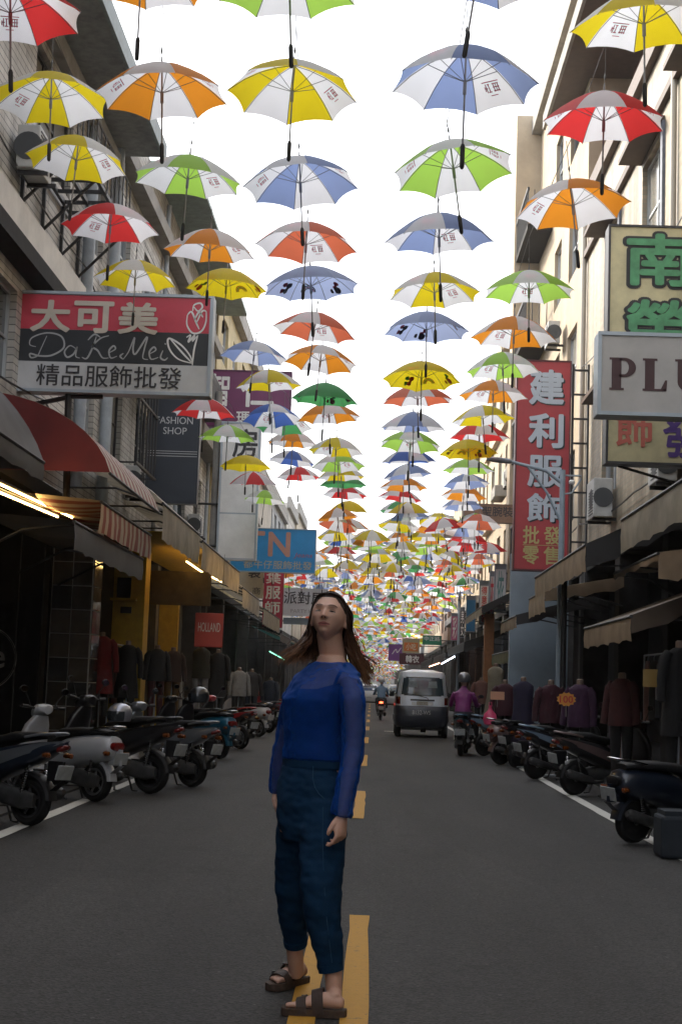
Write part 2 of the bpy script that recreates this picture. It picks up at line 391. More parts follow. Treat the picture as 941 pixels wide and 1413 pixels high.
# ------------------------------------------------------------------ buildings
_win = {}
def window_meshes(w, h, nx, nz):
    k = (round(w,2), round(h,2), nx, nz)
    if k in _win: return _win[k]
    mb = MB(); t = 0.05
    mb.box(-.05,.03,-w/2,w/2,-h/2,-h/2+t); mb.box(-.05,.03,-w/2,w/2,h/2-t,h/2)
    mb.box(-.05,.03,-w/2,-w/2+t,-h/2+t,h/2-t); mb.box(-.05,.03,w/2-t,w/2,-h/2+t,h/2-t)
    for i in range(1, nx):
        y = -w/2+w*i/nx; mb.box(-.035,.02,y-.022,y+.022,-h/2+t,h/2-t)
    for i in range(1, nz):
        z = -h/2+h*i/nz; mb.box(-.03,.015,-w/2+t,w/2-t,z-.02,z+.02)
    fr = mb.build('tmp_frame', M_alu); fm = fr.data; bpy.data.objects.remove(fr)
    pw, ph = w/nx, h/nz
    mb = MB(); mb.box(-.008,.004,-pw/2+.02,pw/2-.02,-ph/2+.02,ph/2-.02)
    p = mb.build('tmp_pane', M_glass[0]); pm = p.data; bpy.data.objects.remove(p)
    _win[k] = (fm, pm); return _win[k]
rb = random.Random(11)
M_arcade = mat('arcade_column_grey', (.085, .08, .075), .8, var=.35, vscale=3)
class Bld:
    def __init__(s, name, label, side, y0, y1, h, xf, m, cat='building', depth=9.0, z0=4.25):
        s.side, s.y0, s.y1, s.h, s.xf, s.m, s.depth, s.z0 = side, y0, y1, h, xf, m, depth, z0
        s.root = tag(empty(name, (xf, (y0+y1)/2, 0)), label, cat); s.open = []
    def p(s, mb, name, m, parent=None, **k):
        o = mb.build(name, m, parent or s.root, **k)
        if parent is None: o.location = -s.root.location
        return o
    def x(s, out): return s.xf - s.side*out          # out > 0 stands proud of the facade, over the street
    def windows(s, yc, zc, w, h, nx=2, nz=2, panes=True, frame=None):
        s.open.append((yc-w/2, yc+w/2, zc-h/2, zc+h/2))
        fm, pm = window_meshes(w, h, nx, nz)
        f = part('window', fm, s.root, m=frame, loc=Vector((s.x(-0.14), yc, zc))-s.root.location)
        if s.side < 0: f.rotation_euler = (0, 0, math.pi)
        g = rb.choice(M_glass)
        if panes:
            for i in range(nx):
                for j in range(nz):
                    part('pane', pm, f, m=g, loc=(0, -w/2+w*(i+.5)/nx, -h/2+h*(j+.5)/nz))
        else:
            part('pane', window_meshes(w, h, 1, 1)[1], f, m=g)
    def wall(s):
        ys = sorted({s.y0, s.y1, *[a for o in s.open for a in o[:2]]}); zs = sorted({s.z0, s.h, *[a for o in s.open for a in o[2:]]})
        mb = MB(); xf = s.xf; xb = s.x(-0.22); xd = s.x(-s.depth)
        for i in range(len(ys)-1):
            for j in range(len(zs)-1):
                yc, zc = (ys[i]+ys[i+1])/2, (zs[j]+zs[j+1])/2
                if any(a < yc < b and c < zc < d for a, b, c, d in s.open): continue
                mb.quad((xf,ys[i],zs[j]), (xf,ys[i+1],zs[j]), (xf,ys[i+1],zs[j+1]), (xf,ys[i],zs[j+1]))
        for a, b, c, d in s.open:
            mb.quad((xf,a,c),(xf,b,c),(xb,b,c),(xb,a,c)); mb.quad((xf,a,d),(xf,b,d),(xb,b,d),(xb,a,d))
            mb.quad((xf,a,c),(xf,a,d),(xb,a,d),(xb,a,c)); mb.quad((xf,b,c),(xf,b,d),(xb,b,d),(xb,b,c))
            mb.quad((xb,a,c),(xb,b,c),(xb,b,d),(xb,a,d))
        for y in (s.y0, s.y1): mb.quad((xf,y,s.z0),(xd,y,s.z0),(xd,y,s.h),(xf,y,s.h))
        mb.quad((xf,s.y0,s.h),(xf,s.y1,s.h),(xd,s.y1,s.h),(xd,s.y0,s.h))
        s.p(mb, 'wall', s.m)
    def band(s, z0, z1, out, m, name='moulding', y0=None, y1=None):
        mb = MB(); mb.box(s.x(out), s.x(0.004), (s.y0 if y0 is None else y0)+.004, (s.y1 if y1 is None else y1)-.004, z0, z1)
        return s.p(mb, name, m)
    def arcade(s, step=4.6, colm=None, back=3.6, shop=None, w=0.55):
        colm = colm or M_arcade
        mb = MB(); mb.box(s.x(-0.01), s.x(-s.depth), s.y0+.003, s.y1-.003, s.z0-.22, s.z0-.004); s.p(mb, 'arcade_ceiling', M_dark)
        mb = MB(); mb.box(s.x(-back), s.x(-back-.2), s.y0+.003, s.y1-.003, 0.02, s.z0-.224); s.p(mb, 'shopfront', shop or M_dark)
        n = max(1, round((s.y1-s.y0)/step))
        for i in range(n+1):
            y = s.y0+.3+(s.y1-s.y0-.6)*i/n
            mb = MB(); mb.bbox(s.x(-.02), s.x(-.02-w), y-w/2, y+w/2, 0.02, s.z0-.224, 0.02); s.p(mb, 'arcade_column', colm)
def pipe(b, y, z0, z1, r=0.05, out=0.08, m=None, name='downpipe'):
    mb = MB(); mb.tube([(b.x(out), y, z0), (b.x(out), y, z1)], r, 10)
    return b.p(mb, name, m or M_pipe, smooth=True)
def air_con(b, y, z, label, out=0.05, w=0.8, h=0.58, d=0.3):
    c = Vector((b.x(out+d/2), y, z))
    o = tag(empty('air_conditioner', c), label, 'air conditioner', 'air conditioners on the facades')
    mb = MB(); mb.bbox(-d/2, d/2, -w/2, w/2, 0, h, .015); mb.build('case', M_ac, o)
    sx = -b.side*(d/2+.004)
    mb = MB()
    for k in range(9): mb.box(sx-.004, sx+.004, -w*.42, w*.18, .06+k*.055, .08+k*.055)
    g = mb.build('grille', M_acd, o)
    mb = MB(); mb.lathe([(.0, 0), (.2, 0), (.2, .012), (0, .012)], (0, 0, 0), 'x', 20); f = mb.build('fan_guard', M_acd, o); f.location = (sx, w*-.12, h*.5)
    mb = MB(); mb.lathe([(.0, 0), (.19, 0), (.19, .012), (0, .012)], (0, 0, 0), 'y', 20); f = mb.build('fan_guard', M_acd, o); f.location = (0, -w/2-.012, h*.5)
    mb = MB(); mb.box(-d/2, d/2+.1, -w*.35, -w*.3, -.06, -.004); mb.box(-d/2, d/2+.1, w*.3, w*.35, -.06, -.004); mb.build('bracket', M_blacksteel, o)
    return o

W_l1 = tile_mat('grey_tile', (0.58, 0.56, 0.52), (0.12, 0.12, 0.12), 0.9, 0.105, streak=0.5)
W_l2 = tile_mat('old_white_tile', (0.55, 0.54, 0.50), (0.16, 0.15, 0.14), 0.22, 0.11, streak=0.5)
W_l3 = mat('yellow_render', (0.50, 0.42, 0.24), 0.8, var=0.3, vscale=1.2, bump=0.2)
W_r1 = tile_mat('cream_tile', (0.43, 0.35, 0.255), (0.24, 0.28, 0.22), 0.24, 0.085, streak=0.45)
W_r2 = mat('cream_render', (0.43, 0.35, 0.25), 0.8, var=0.22, vscale=0.9, bump=0.2)
W_r3 = mat('warm_stone', (0.41, 0.325, 0.22), 0.75, var=0.22, vscale=1.4, bump=0.25)
W_r4 = tile_mat('brown_tile', (0.26, 0.15, 0.10), (0.14, 0.10, 0.08), 0.25, 0.08)

# --- left side
b = Bld('apartment_building', 'grey tiled building on the left with deep eaves and black steel window platform', -1, -14, 26, 10.9, XL, W_l1)
for y in (3, 8, 12.5, 17.0): b.windows(y, 9.3, 1.9, 1.5, 3, 2)
b.windows(21.3, 9.55, 2.6, 1.5, 3, 2, frame=M_blacksteel); b.windows(24.9, 9.3, 1.2, 1.4, 2, 2)
for y in (4, 9, 14.0, 18.6): b.windows(y, 5.9, 2.2, 1.3, 3, 2)
b.windows(24.9, 6.0, 1.2, 1.3, 2, 2)
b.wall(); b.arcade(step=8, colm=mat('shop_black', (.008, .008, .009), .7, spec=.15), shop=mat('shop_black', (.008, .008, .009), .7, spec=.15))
b.band(7.05, 7.55, 0.22, mat('off_white_panel', (0.58, 0.55, 0.50), 0.6, var=0.25, vscale=1.1), 'balcony_parapet', y1=23.2)
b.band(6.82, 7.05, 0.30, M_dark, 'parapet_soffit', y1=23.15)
b.band(10.45, 10.75, 0.16, M_concrete, 'cornice')
mb = MB(); mb.box(b.x(.85), b.x(-6), b.y0, b.y1+.35, 10.9, 11.06); b.p(mb, 'eave', mat('eave_soffit', (0.33, 0.35, 0.36), 0.8, var=0.3))
mb = MB(); mb.box(b.x(.91), b.x(.854), b.y0, b.y1+.40, 10.82, 11.14); b.p(mb, 'gutter', mat('green_grey_gutter', (0.30, 0.36, 0.38), 0.6, var=0.2))
for y in (23.75, 26.0): pipe(b, y, 4.4, 10.9, 0.10, 0.11)
mb = MB()   # second storey recess above the eaves
mb.box(b.x(-.9), b.x(-6), b.y0, b.y1-1, 11.06, 13.8); b.p(mb, 'rooftop_storey', W_l2)
# steel platform below the window: brackets, frame and mesh deck
pz = 8.55
pr = tag(empty('steel_platform', (XL, 21.4, pz)), 'black steel platform with mesh deck bracketed below an upper left window', 'platform')
mb = MB(); 
for x in (.06, .42, .78): mb.box(x-.025, x+.025, -2.1, 2.1, -.03, .03)
mb.build('deck_frame', M_blacksteel, pr)
for i in range(9):
    y = -2.05+i*.5125; mb = MB(); mb.box(.04, .82, y-.022, y+.022, -.026, .026); mb.build('deck_bar', M_blacksteel, pr)
for i in range(4):
    y = -1.9+i*1.27; mb = MB(); mb.box(.012, .06, y-.03, y+.03, -.85, -.03); mb.tube([(.04, y, -.8), (.76, y, -.04)], .024, 6); mb.build('bracket', M_blacksteel, pr)
for i in range(14):
    y = -2.1+i*.323; mb = MB(); mb.tube([(.79, y, .0), (.79, y, .8)], .012, 6); mb.build('rail_post', M_blacksteel, pr)
mb = MB(); mb.tube([(.79, -2.1, .8), (.79, 2.1, .8)], .02, 6); mb.build('top_rail', M_blacksteel, pr)
air_con(b, 24.95, 7.3, 'white air conditioner below the upper window of the grey tiled building', .05)

b = Bld('apartment_building', 'old white tiled building behind the grey one with cluttered balconies', -1, 26.05, 44, 12.4, XL-.1, W_l2)
for y in (28, 31.4, 34.8, 38.2, 41.6):
    b.windows(y, 6.3, 1.7, 1.5, 2, 2, frame=M_blacksteel); b.windows(y, 9.6, 1.7, 1.5, 2, 2)
b.wall(); b.arcade()
b.band(7.7, 8.1, 0.5, M_concrete, 'balcony_slab'); b.band(11.0, 11.3, 0.3, M_concrete, 'cornice')
mb = MB(); mb.box(b.x(.95), b.x(-5), 31, 44.2, 12.4, 12.5); b.p(mb, 'roof_canopy', mat('green_roof_sheet', (0.20, 0.27, 0.25), 0.5, var=0.3))
mb = MB(); mb.box(b.x(.9), b.x(.05), 30.2, 38.5, 8.1, 9.0); b.p(mb, 'enclosed_balcony', mat('dark_cladding', (0.035, 0.04, 0.045), 0.6, var=0.3))
for y in (27.0, 33.1, 36.5, 43.2): pipe(b, y, 4.4, 12.2, .055, .09)
for k, y in enumerate((29.7, 33.2, 39.9)):
    air_con(b, y, 5.0+0.1*k, ['white air conditioner just left of the dark vertical shop sign', 'white air conditioner just behind the dark vertical shop sign', 'white air conditioner beside the blank white vertical sign'][k])
mb = MB()
for i in range(7): mb.box(b.x(.75), b.x(.72), 26.4+i*.36, 26.43+i*.36, 5.2, 7.6)
for z in (5.2, 6.4, 7.6): mb.box(b.x(.76), b.x(.71), 26.3, 28.7, z, z+.04)
for y in (26.35, 28.6):
    for z in (5.2, 7.6): mb.box(b.x(.73), b.x(.0), y-.015, y+.015, z, z+.03)
b.p(mb, 'window_cage', M_blacksteel)

b = Bld('apartment_building', 'yellowish rendered building with steel window cage behind the purple sign', -1, 44.05, 60, 13.6, XL, W_l3)
for y in (46.3, 49.6, 53, 56.4):
    for z in (6.2, 9.3, 12.0): b.windows(y, z, 1.6, 1.4, 2, 2)
b.wall(); b.arcade(); b.band(13.3, 13.9, .25, M_concrete, 'parapet'); b.band(7.6, 7.85, .3, M_concrete, 'moulding')
mb = MB()
for i in range(8): mb.box(b.x(.66), b.x(.63), 44.6+i*.42, 44.63+i*.42, 8.6, 10.6)
for z in (8.6, 9.6, 10.6): mb.box(b.x(.67), b.x(.62), 44.5, 47.7, z, z+.05)
for y in (44.5, 47.66):
    for z in (8.6, 10.6): mb.box(b.x(.64), b.x(0), y-.015, y+.015, z, z+.03)
b.p(mb, 'window_cage', M_blacksteel)

# --- right side
b = Bld('apartment_building', 'cream tiled building on the right with metal windows and brown ledge', 1, -14, 33.5, 12.7, XR, W_r1)
for z in (6.3, 9.9):
    for k, y in enumerate((1, 5, 9, 13, 17, 21.0, 25.2, 29.6)): b.windows(y, z, 1.9, 1.9, 2, 2)
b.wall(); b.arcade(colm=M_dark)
b.band(12.35, 12.7, .14, M_browntrim, 'ledge'); b.band(11.2, 11.34, .1, M_browntrim, 'ledge', y0=22.0)
for y in (21.0, 25.2, 29.6):
    for z in (7.36, 10.96):
        mb = MB(); mb.box(b.x(.42), b.x(.004), y-1.1, y+1.1, z, z+.09); b.p(mb, 'window_hood', M_browntrim)
    mb = MB(); mb.box(b.x(.05), b.x(.004), y-1.16, y-.98, 8.9, 10.95); b.p(mb, 'window_surround', mat('slate_tile', (0.13, 0.15, 0.19), 0.5, var=0.3, vscale=9))
mb = MB(); mb.box(b.x(-1.0), b.x(-7), -10, 33.3, 12.704, 15.7); b.p(mb, 'rooftop_storey', mat('red_brown_wall', (0.17, 0.085, 0.065), 0.7, var=0.3))
mb = MB(); mb.box(b.x(.62), b.x(-7.5), -10, 36.6, 15.7, 15.92); b.p(mb, 'roof_slab', M_browntrim)
mb = MB(); mb.box(b.x(.70), b.x(.624), -10, 36.7, 15.62, 16.0); b.p(mb, 'roof_fascia', M_concrete)
pipe(b, 33.1, 4.4, 12.6, .06, .08, mat('cream_pipe', (0.45, 0.42, 0.36), 0.6))
pipe(b, 23.0, 4.4, 12.3, .05, .07, mat('cream_pipe', (0.45, 0.42, 0.36), 0.6))
air_con(b, 22.8, 4.62, 'white air conditioner beside the yellow sign on the right building', .08)
air_con(b, 28.9, 4.75, 'large white air conditioner on the right wall beside the red vertical sign', .1, .95, .75, .36)

b = Bld('apartment_building', 'tall cream building with barred balconies beside the red vertical sign', 1, 33.55, 45, 18.6, XR+.05, W_r2)
for z in (6.3, 9.4, 12.5, 15.6):
    b.windows(36.0, z, 1.8, 1.7, 2, 2); b.windows(39.2, z, 1.5, 1.7, 2, 2)
b.wall(); b.arcade()
mb = MB(); mb.box(b.x(.75), b.x(.004), 44.0, 44.9, 4.3, 18.9); b.p(mb, 'end_pillar', W_r2)
for z in (4.95, 8.05, 11.15, 14.25):
    mb = MB(); mb.box(b.x(.7), b.x(.004), 40.6, 43.99, z, z+.16); sl_ = b.p(mb, 'balcony', M_dark)
    mb = MB(); mb.box(b.x(.72), b.x(.66), 40.6, 43.99, z+1.15, z+1.22); b.p(mb, 'balcony_rail', M_blacksteel)
    for i in range(12):
        y = 40.7+i*.29; mb = MB(); mb.box(b.x(.70), b.x(.675), y-.014, y+.014, z+.16, z+1.15); b.p(mb, 'balcony_bar', M_blacksteel)
    for i in range(3):
        x = .12+.2*i; mb = MB(); mb.box(b.x(x+.012), b.x(x-.012), 40.6, 40.63, z+.16, z+1.15); b.p(mb, 'balcony_bar', M_blacksteel)
b.band(18.3, 18.75, .3, M_concrete, 'parapet')

b = Bld('apartment_building', 'sunlit cream building with rows of windows beyond the red sign', 1, 45.05, 62, 13.8, XR, W_r2)
for y in (47, 50, 53, 56, 59.3):
    for z in (6.3, 9.4, 12.3): b.windows(y, z, 1.5, 1.6, 2, 1)
b.wall(); b.arcade(); b.band(13.5, 14.0, .3, W_r3, 'cornice'); b.band(7.7, 7.95, .22, W_r3, 'moulding'); b.band(10.8, 11.0, .18, W_r3, 'moulding')
for y in (47, 53, 59.3):
    mb = MB(); mb.bbox(b.x(.5), b.x(.004), y-.95, y+.95, 8.15, 8.55, .03); b.p(mb, 'window_planter', M_concrete)
air_con(b, 50, 8.2, 'air conditioner under a window beyond the brown shop sign')

b = Bld('apartment_building', 'warm stone building with deep moulding and close set windows down the street', 1, 62.05, 88, 12.4, XR-.05, W_r3)
for k in range(10):
    y = 63.6+k*2.52
    b.windows(y, 6.6, 1.15, 1.7, 2, 1, panes=False); b.windows(y, 9.9, 1.15, 1.7, 2, 1, panes=False)
b.wall(); b.arcade(); b.band(11.9, 12.5, .4, W_r3, 'cornice'); b.band(8.2, 8.5, .2, W_r3, 'moulding'); b.band(4.9, 5.25, .38, M_concrete, 'moulding')
for k in range(5):
    y = 63.6+k*5.04; mb = MB(); mb.bbox(b.x(.45), b.x(.004), y-.7, y+.7, 8.55, 9.0, .03); b.p(mb, 'window_planter', M_concrete)

b = Bld('apartment_building', 'brown tiled block with flat projecting roof beyond the stone building', 1, 91, 101, 10.4, XR-.1, W_r4)
for z in (5.7, 8.6):
    for y in (93.5, 97.5): b.windows(y, z, 2.2, 1.6, 2, 1, panes=False)
b.wall(); b.arcade()
mb = MB(); mb.box(b.x(1.2), b.x(-8), 90, 102, 11.6, 11.8); b.p(mb, 'roof_slab', M_concrete)
for x in (.5, -4):
    mb = MB(); mb.box(b.x(x+.1), b.x(x-.1), 90.6, 90.8, 10.4, 11.6); b.p(mb, 'roof_post', M_concrete)

# --- the rest of the street
FARC = [((0.40,0.38,0.34),'pale grey'), ((0.46,0.40,0.30),'cream'), ((0.30,0.32,0.34),'blue grey'), ((0.42,0.31,0.23),'tan'), ((0.50,0.48,0.44),'off white')]
def far_row(side, y, yend, xf, rr, words):
    i = 0
    while y < yend:
        w = rr.uniform(9, 15); h = rr.uniform(7.6, 12.2); c, cn = FARC[(i*2+(0 if side < 0 else 1)) % 5]
        b = Bld('apartment_building', f'{cn} building, {ordinal(i+1)} {words}', side, y, y+w-.05, h, xf+rr.uniform(-.2,.2), mat(f'far_wall_{cn.replace(" ","_")}', c, .8, var=.3, vscale=.8))
        n = int(w/2.9)
        for k in range(n):
            for z in ([6.1, 9.1] if h > 10.4 else [6.1]): b.windows(y+(k+.5)*w/n, z, 1.6, 1.4, 2, 1, panes=False)
        b.wall(); b.arcade(6); b.band(h-.3, h+.35, .2, M_concrete, 'parapet')
        y += w; i += 1
far_row(-1, 60.05, 300, XL, random.Random(3), 'along the left side past the yellowish building')
far_row(1, 103, 300, XR, random.Random(5), 'along the right side past the brown block')
b = Bld('apartment_building', 'grey block closing the far end of the street', 1, 322, 345, 15, -26, mat('far_block_wall', (.52,.55,.58), .8), depth=60)
b.wall(); 
mb = MB(); mb.box(-26, 34, 321.7, 322, 0.0, 4.25); b.p(mb, 'ground_floor', M_concrete)
for y in range(8):
    for z in range(3):
        mb = MB(); mb.box(-22+y*7, -18.5+y*7, 321.85, 321.97, 6+z*3, 7.6+z*3); b.p(mb, 'window', M_glass[1])
# behind the photographer the street goes on
for side, xf in ((-1, XL), (1, XR)):
    b = Bld('apartment_building', f'plain concrete building behind the photographer on the {"left" if side < 0 else "right"}', side, -42, -14.05, 12, xf, M_concrete)
    b.wall(); b.arcade(7)

# ------------------------------------------------------------------ clutter on the facades and a manhole in the road
def cover(x, y, r_, label):
    o = tag(empty('manhole_cover', (x, y, .002)), label, 'manhole cover')
    mb = MB(); mb.lathe([(r_, -.02), (r_, .006), (r_-.03, .006), (r_-.03, .002), (0, .002)], (0,0,0), 'z', 32); mb.build('ring', mat('cast_iron', (.045, .043, .04), .6, metal=.5, var=.4, vscale=14), o)
    mb = MB()
    for i in range(-4, 5):
        w = math.sqrt(max(.01, (r_-.05)**2-(i*.06)**2)); mb.box(-w, w, i*.06-.012, i*.06+.012, .002, .007)
    tag(mb.build('tread_ribs', MATS['cast_iron'], o), kind='stuff')
cover(-1.7, 31.0, .33, 'round iron manhole cover in the left lane')
def cable(pts, label, r_=.012, n=10):
    P = []
    for i in range(len(pts)-1):
        a, b_ = Vector(pts[i]), Vector(pts[i+1])
        for k in range(n): t = k/n; q = a.lerp(b_, t); q.z -= .12*4*t*(1-t)*min(1, (b_-a).length/5); P.append(q)
    P.append(Vector(pts[-1])); mb = MB(); mb.tube(P, r_, 5); tag(mb.build('wall_cable', M_black), label, 'cable')
cable([(-4.9, 10, 8.0), (-4.88, 17, 8.15), (-4.88, 23.6, 8.0), (-5.0, 30, 7.3), (-5.0, 43.8, 6.9)], 'black cable sagging along the left facades at upper height')
cable([(-4.9, 14, 5.15), (-4.85, 21, 5.3), (-4.85, 26, 5.0), (-4.95, 34, 5.25), (-4.9, 60, 5.1)], 'black cable sagging along the left facades above the awnings', .016)
cable([(4.5, 8, 5.0), (4.48, 19, 5.2), (4.48, 26, 4.9), (4.5, 33, 5.1), (4.5, 45, 5.0), (4.5, 62, 5.1)], 'black cable sagging along the right facades above the awnings', .016)
cable([(4.5, 12, 8.6), (4.48, 20.5, 8.75), (4.48, 28, 8.5), (4.5, 33.3, 8.7)], 'thin cable along the cream tiled wall behind the yellow sign', .01)
class _F:                                              # facade reference for clutter
    def __init__(s, side, xf): s.side, s.xf = side, xf
    x = Bld.x
LF, RF = _F(-1, XL), _F(1, XR)
air_con(LF, 19.2, 8.0, 'white air conditioner on the grey tiled wall left of the steel platform', .1)
air_con(LF, 28.9, 8.15, 'white air conditioner standing on the balcony slab of the old white building', .1)
air_con(LF, 31.0, 6.9, 'white air conditioner above the dark vertical shop sign', .1, .7, .5)
air_con(RF, 27.4, 8.55, 'white air conditioner under a window of the cream tiled wall', .08, .8, .55)
air_con(RF, 37.6, 7.0, 'white air conditioner on the tall cream building behind the red sign', .1)
air_con(RF, 37.6, 10.2, 'upper white air conditioner on the tall cream building', .1)
# ------------------------------------------------------------------ umbrellas
UC = {'white': (0.95, 0.95, 0.97), 'yellow': (0.86, 0.68, 0.02), 'orange': (0.90, 0.33, 0.03), 'red': (0.78, 0.05, 0.05), 'lime green': (0.46, 0.78, 0.12),
      'blue': (0.31, 0.40, 0.68), 'coral red': (0.82, 0.20, 0.10), 'green': (0.10, 0.42, 0.14), 'dark blue': (0.09, 0.18, 0.56), 'pale blue': (0.47, 0.56, 0.82)}
UM = {k: cloth_mat('umbrella_'+k.replace(' ', '_'), v, 0.71, 0.08) for k, v in UC.items()}
M_handle = mat('black_rubber', (0.012, 0.012, 0.013), 0.6)
M_shaft = mat('umbrella_steel', (0.22, 0.22, 0.23), 0.35, metal=0.7)
M_wire = mat('thin_wire', (0.10, 0.10, 0.10), 0.5)
M_print = mat('red_print', (0.62, 0.10, 0.16), 0.7)
UR, UH = 0.545, 0.29
def rib_pt(a, v): return Vector((math.cos(a)*UR*v, math.sin(a)*UR*v, -UH*(0.35*v+0.65*v**2.3)))
def gore(nu, nv, a0, a1, skip_tip=False):
    V = []; F = []
    for j in range(nv+1):
        v = 0.02+0.98*j/nv
        for i in range(nu+1):
            u = i/nu; p = rib_pt(a0, v).lerp(rib_pt(a1, v), u)
            k = 4*u*(1-u)
            if j == nv: p = p*(1-0.045*k); p.z += 0.004*k
            p.z += 0.012*k*math.sin(math.pi*v)          # fabric between the ribs bellies up a little
            V.append(p)
    for j in range(nv):
        for i in range(nu): F.append((j*(nu+1)+i, j*(nu+1)+i+1, (j+1)*(nu+1)+i+1, (j+1)*(nu+1)+i))
    return V, F
H8 = math.pi/8
mb = MB(); mb.add(*gore(5, 7, -H8, H8)); o = mb.build('panel', UM['white'], smooth=True); PANEL = o.data; bpy.data.objects.remove(o)
def canopy_mesh(nu, nv):
    mb = MB()
    for k in range(8):
        mb.cur = k % 2; mb.add(*gore(nu, nv, k*2*H8-H8, k*2*H8+H8))
    o = mb.build('canopy', [UM['white'], UM['white']], smooth=True, angle=60); d = o.data; bpy.data.objects.remove(o)
    return d
CANOPY = canopy_mesh(3, 4); CANOPY_FAR = canopy_mesh(1, 2)
mb = MB(); mb.tube([(0,0,-.72), (0,0,.02)], .0075, 8); mb.tube([(0,0,-.34), (0,0,-.24)], .014, 8); mb.tube([(0,0,.0), (0,0,.075)], [.011, .006], 8)
o = mb.build('shaft', M_shaft, smooth=True); SHAFT = o.data; bpy.data.objects.remove(o)
mb = MB(); mb.tube([(0,0,-.70), (0,0,-.72), (0,0,-.865), (0,0,-.88)], [.011, .018, .017, .010], 10)
o = mb.build('handle', M_handle, smooth=True); HANDLE = o.data; bpy.data.objects.remove(o)
mb = MB()
for k in range(8):
    a = k*2*H8+H8
    mb.tube([rib_pt(a, v)-Vector((0,0,.008)) for v in (.03,.25,.5,.75,1.0)], .0035, 4)
    mb.tube([(0,0,-.25), rib_pt(a, .52)-Vector((0,0,.01))], .003, 4)
o = mb.build('rib_frame', M_shaft); RIBS = o.data; bpy.data.objects.remove(o)
mb = MB(); mb.tube([(0,0,.07), (.004,.002,.2), (0,0,.42)], .0035, 5); mb.tube([(0,0,.10), (.004,0,.13), (0,0,.16)], [.004,.012,.004], 6)
o = mb.build('hanging_wire', M_wire); WIRE = o.data; bpy.data.objects.remove(o)
# the small red print on a white panel: two boxed glyphs under a bar
def print_mesh():
    st = [(-.07,.07,.040,.047), (-.062,-.008,.022,.029), (-.062,-.008,-.002,.005), (-.062,-.008,-.026,-.019), (-.058,-.050,-.03,.026), (-.022,-.013,-.03,.026), (-.04,-.033,-.03,.026),
          (.014,.034,.022,.029), (.020,.028,-.03,.026), (.042,.050,-.03,.03), (.054,.062,-.02,.012), (.036,.062,-.004,.003), (.01,.038,-.03,-.023), (-.03,.03,-.052,-.047)]
    mb = MB()
    for x0, x1, z0, z1 in st:
        P = []
        for t, r_ in ((x0,z0), (x1,z0), (x1,z1), (x0,z1)):
            v = 0.74 - r_/UR*1.0; p = rib_pt(-H8, v).lerp(rib_pt(H8, v), 0.5+t/(2*UR*v*math.sin(H8)))
            k = 4*.25; p.z += 0.012*math.sin(math.pi*v)-0.006; P.append(p)
        mb.quad(*P)
    o = mb.build('printed_mark', M_print); d = o.data; bpy.data.objects.remove(o)
    return d
PRINT = print_mesh()
def motif_mesh(seed):
    """loose printed shapes on one panel: arcs and blots"""
    r_ = random.Random(seed); mb = MB()
    def P(t, v):
        p = rib_pt(-H8, v).lerp(rib_pt(H8, v), 0.5+t/(2*UR*v*math.sin(H8))); p.z += 0.008*math.sin(math.pi*v)-0.007; return p
    if seed % 3 == 0:
        for k, rr_ in enumerate((.085, .068, .051)):
            mb.cur = k % 2
            for i in range(10):
                a, b_ = math.pi*i/10, math.pi*(i+1)/10
                mb.quad(P(math.cos(a)*rr_, .82-math.sin(a)*rr_/UR), P(math.cos(b_)*rr_, .82-math.sin(b_)*rr_/UR), P(math.cos(b_)*(rr_-.013), .82-math.sin(b_)*(rr_-.013)/UR), P(math.cos(a)*(rr_-.013), .82-math.sin(a)*(rr_-.013)/UR))
    else:
        for q in range(4):
            mb.cur = q % 2; cx, cv, s_ = r_.uniform(-.06,.06), r_.uniform(.62,.86), r_.uniform(.03,.055)
            ring = [P(cx+math.cos(2*math.pi*i/9)*s_*r_.uniform(.55,1), cv+math.sin(2*math.pi*i/9)*s_*r_.uniform(.55,1)/UR) for i in range(9)]
            mb.add(ring, [tuple(range(9))])
    o = mb.build('printed_motif', [M_print, M_print]); d = o.data; bpy.data.objects.remove(o)
    return d
MOTIF = [motif_mesh(s) for s in (0, 1, 2)]
MOTM = {'yellow': (mat('print_red', (.55,.08,.03), .7), mat('print_green', (.06,.28,.05), .7)), 'pale blue': (mat('print_ink', (.03,.03,.06), .7), mat('print_wine', (.3,.04,.09), .7)),
        'green': (mat('print_wine', (.3,.04,.09), .7), mat('print_ink', (.03,.03,.06), .7))}
COLN = ['leftmost line', 'second line from left', 'line left of centre', 'line right of centre', 'rightmost line']
ru = random.Random(21)
UMB = []           # world positions per column for the cables
def umbrella(pos, c1, c2, near, rot, tilt, label, plain=None):
    o = tag(empty('umbrella', pos), label, 'umbrella', 'umbrellas hung over the street')
    o.rotation_euler = (tilt[0], tilt[1], rot); o.scale = (ru.uniform(.965, 1.03),)*2+(ru.uniform(.92, 1.06),)
    a, w = UM[c1], UM[c2]
    if near == 2:
        for k in range(8):
            cm = a if k % 2 == 0 or plain else w
            if plain is None and c2 == 'tri': cm = (a, UM['white'])[k % 2]
            p = part('panel', PANEL, o, m=cm, rot=(0, 0, k*2*H8))
            if plain is None and k in (1, 5): part('printed_mark', PRINT, p)
            if plain and k in (0, 1, 3, 4, 5, 7): part('printed_motif', MOTIF[(k+plain) % 3], p, m=MOTM[c1])
        tag(part('rib_frame', RIBS, o), kind='stuff')
    else:
        part('canopy', CANOPY if near == 1 else CANOPY_FAR, o, m=(a, a if plain else w))
    part('shaft', SHAFT, o); part('handle', HANDLE, o); part('hanging_wire', WIRE, o)
    return o
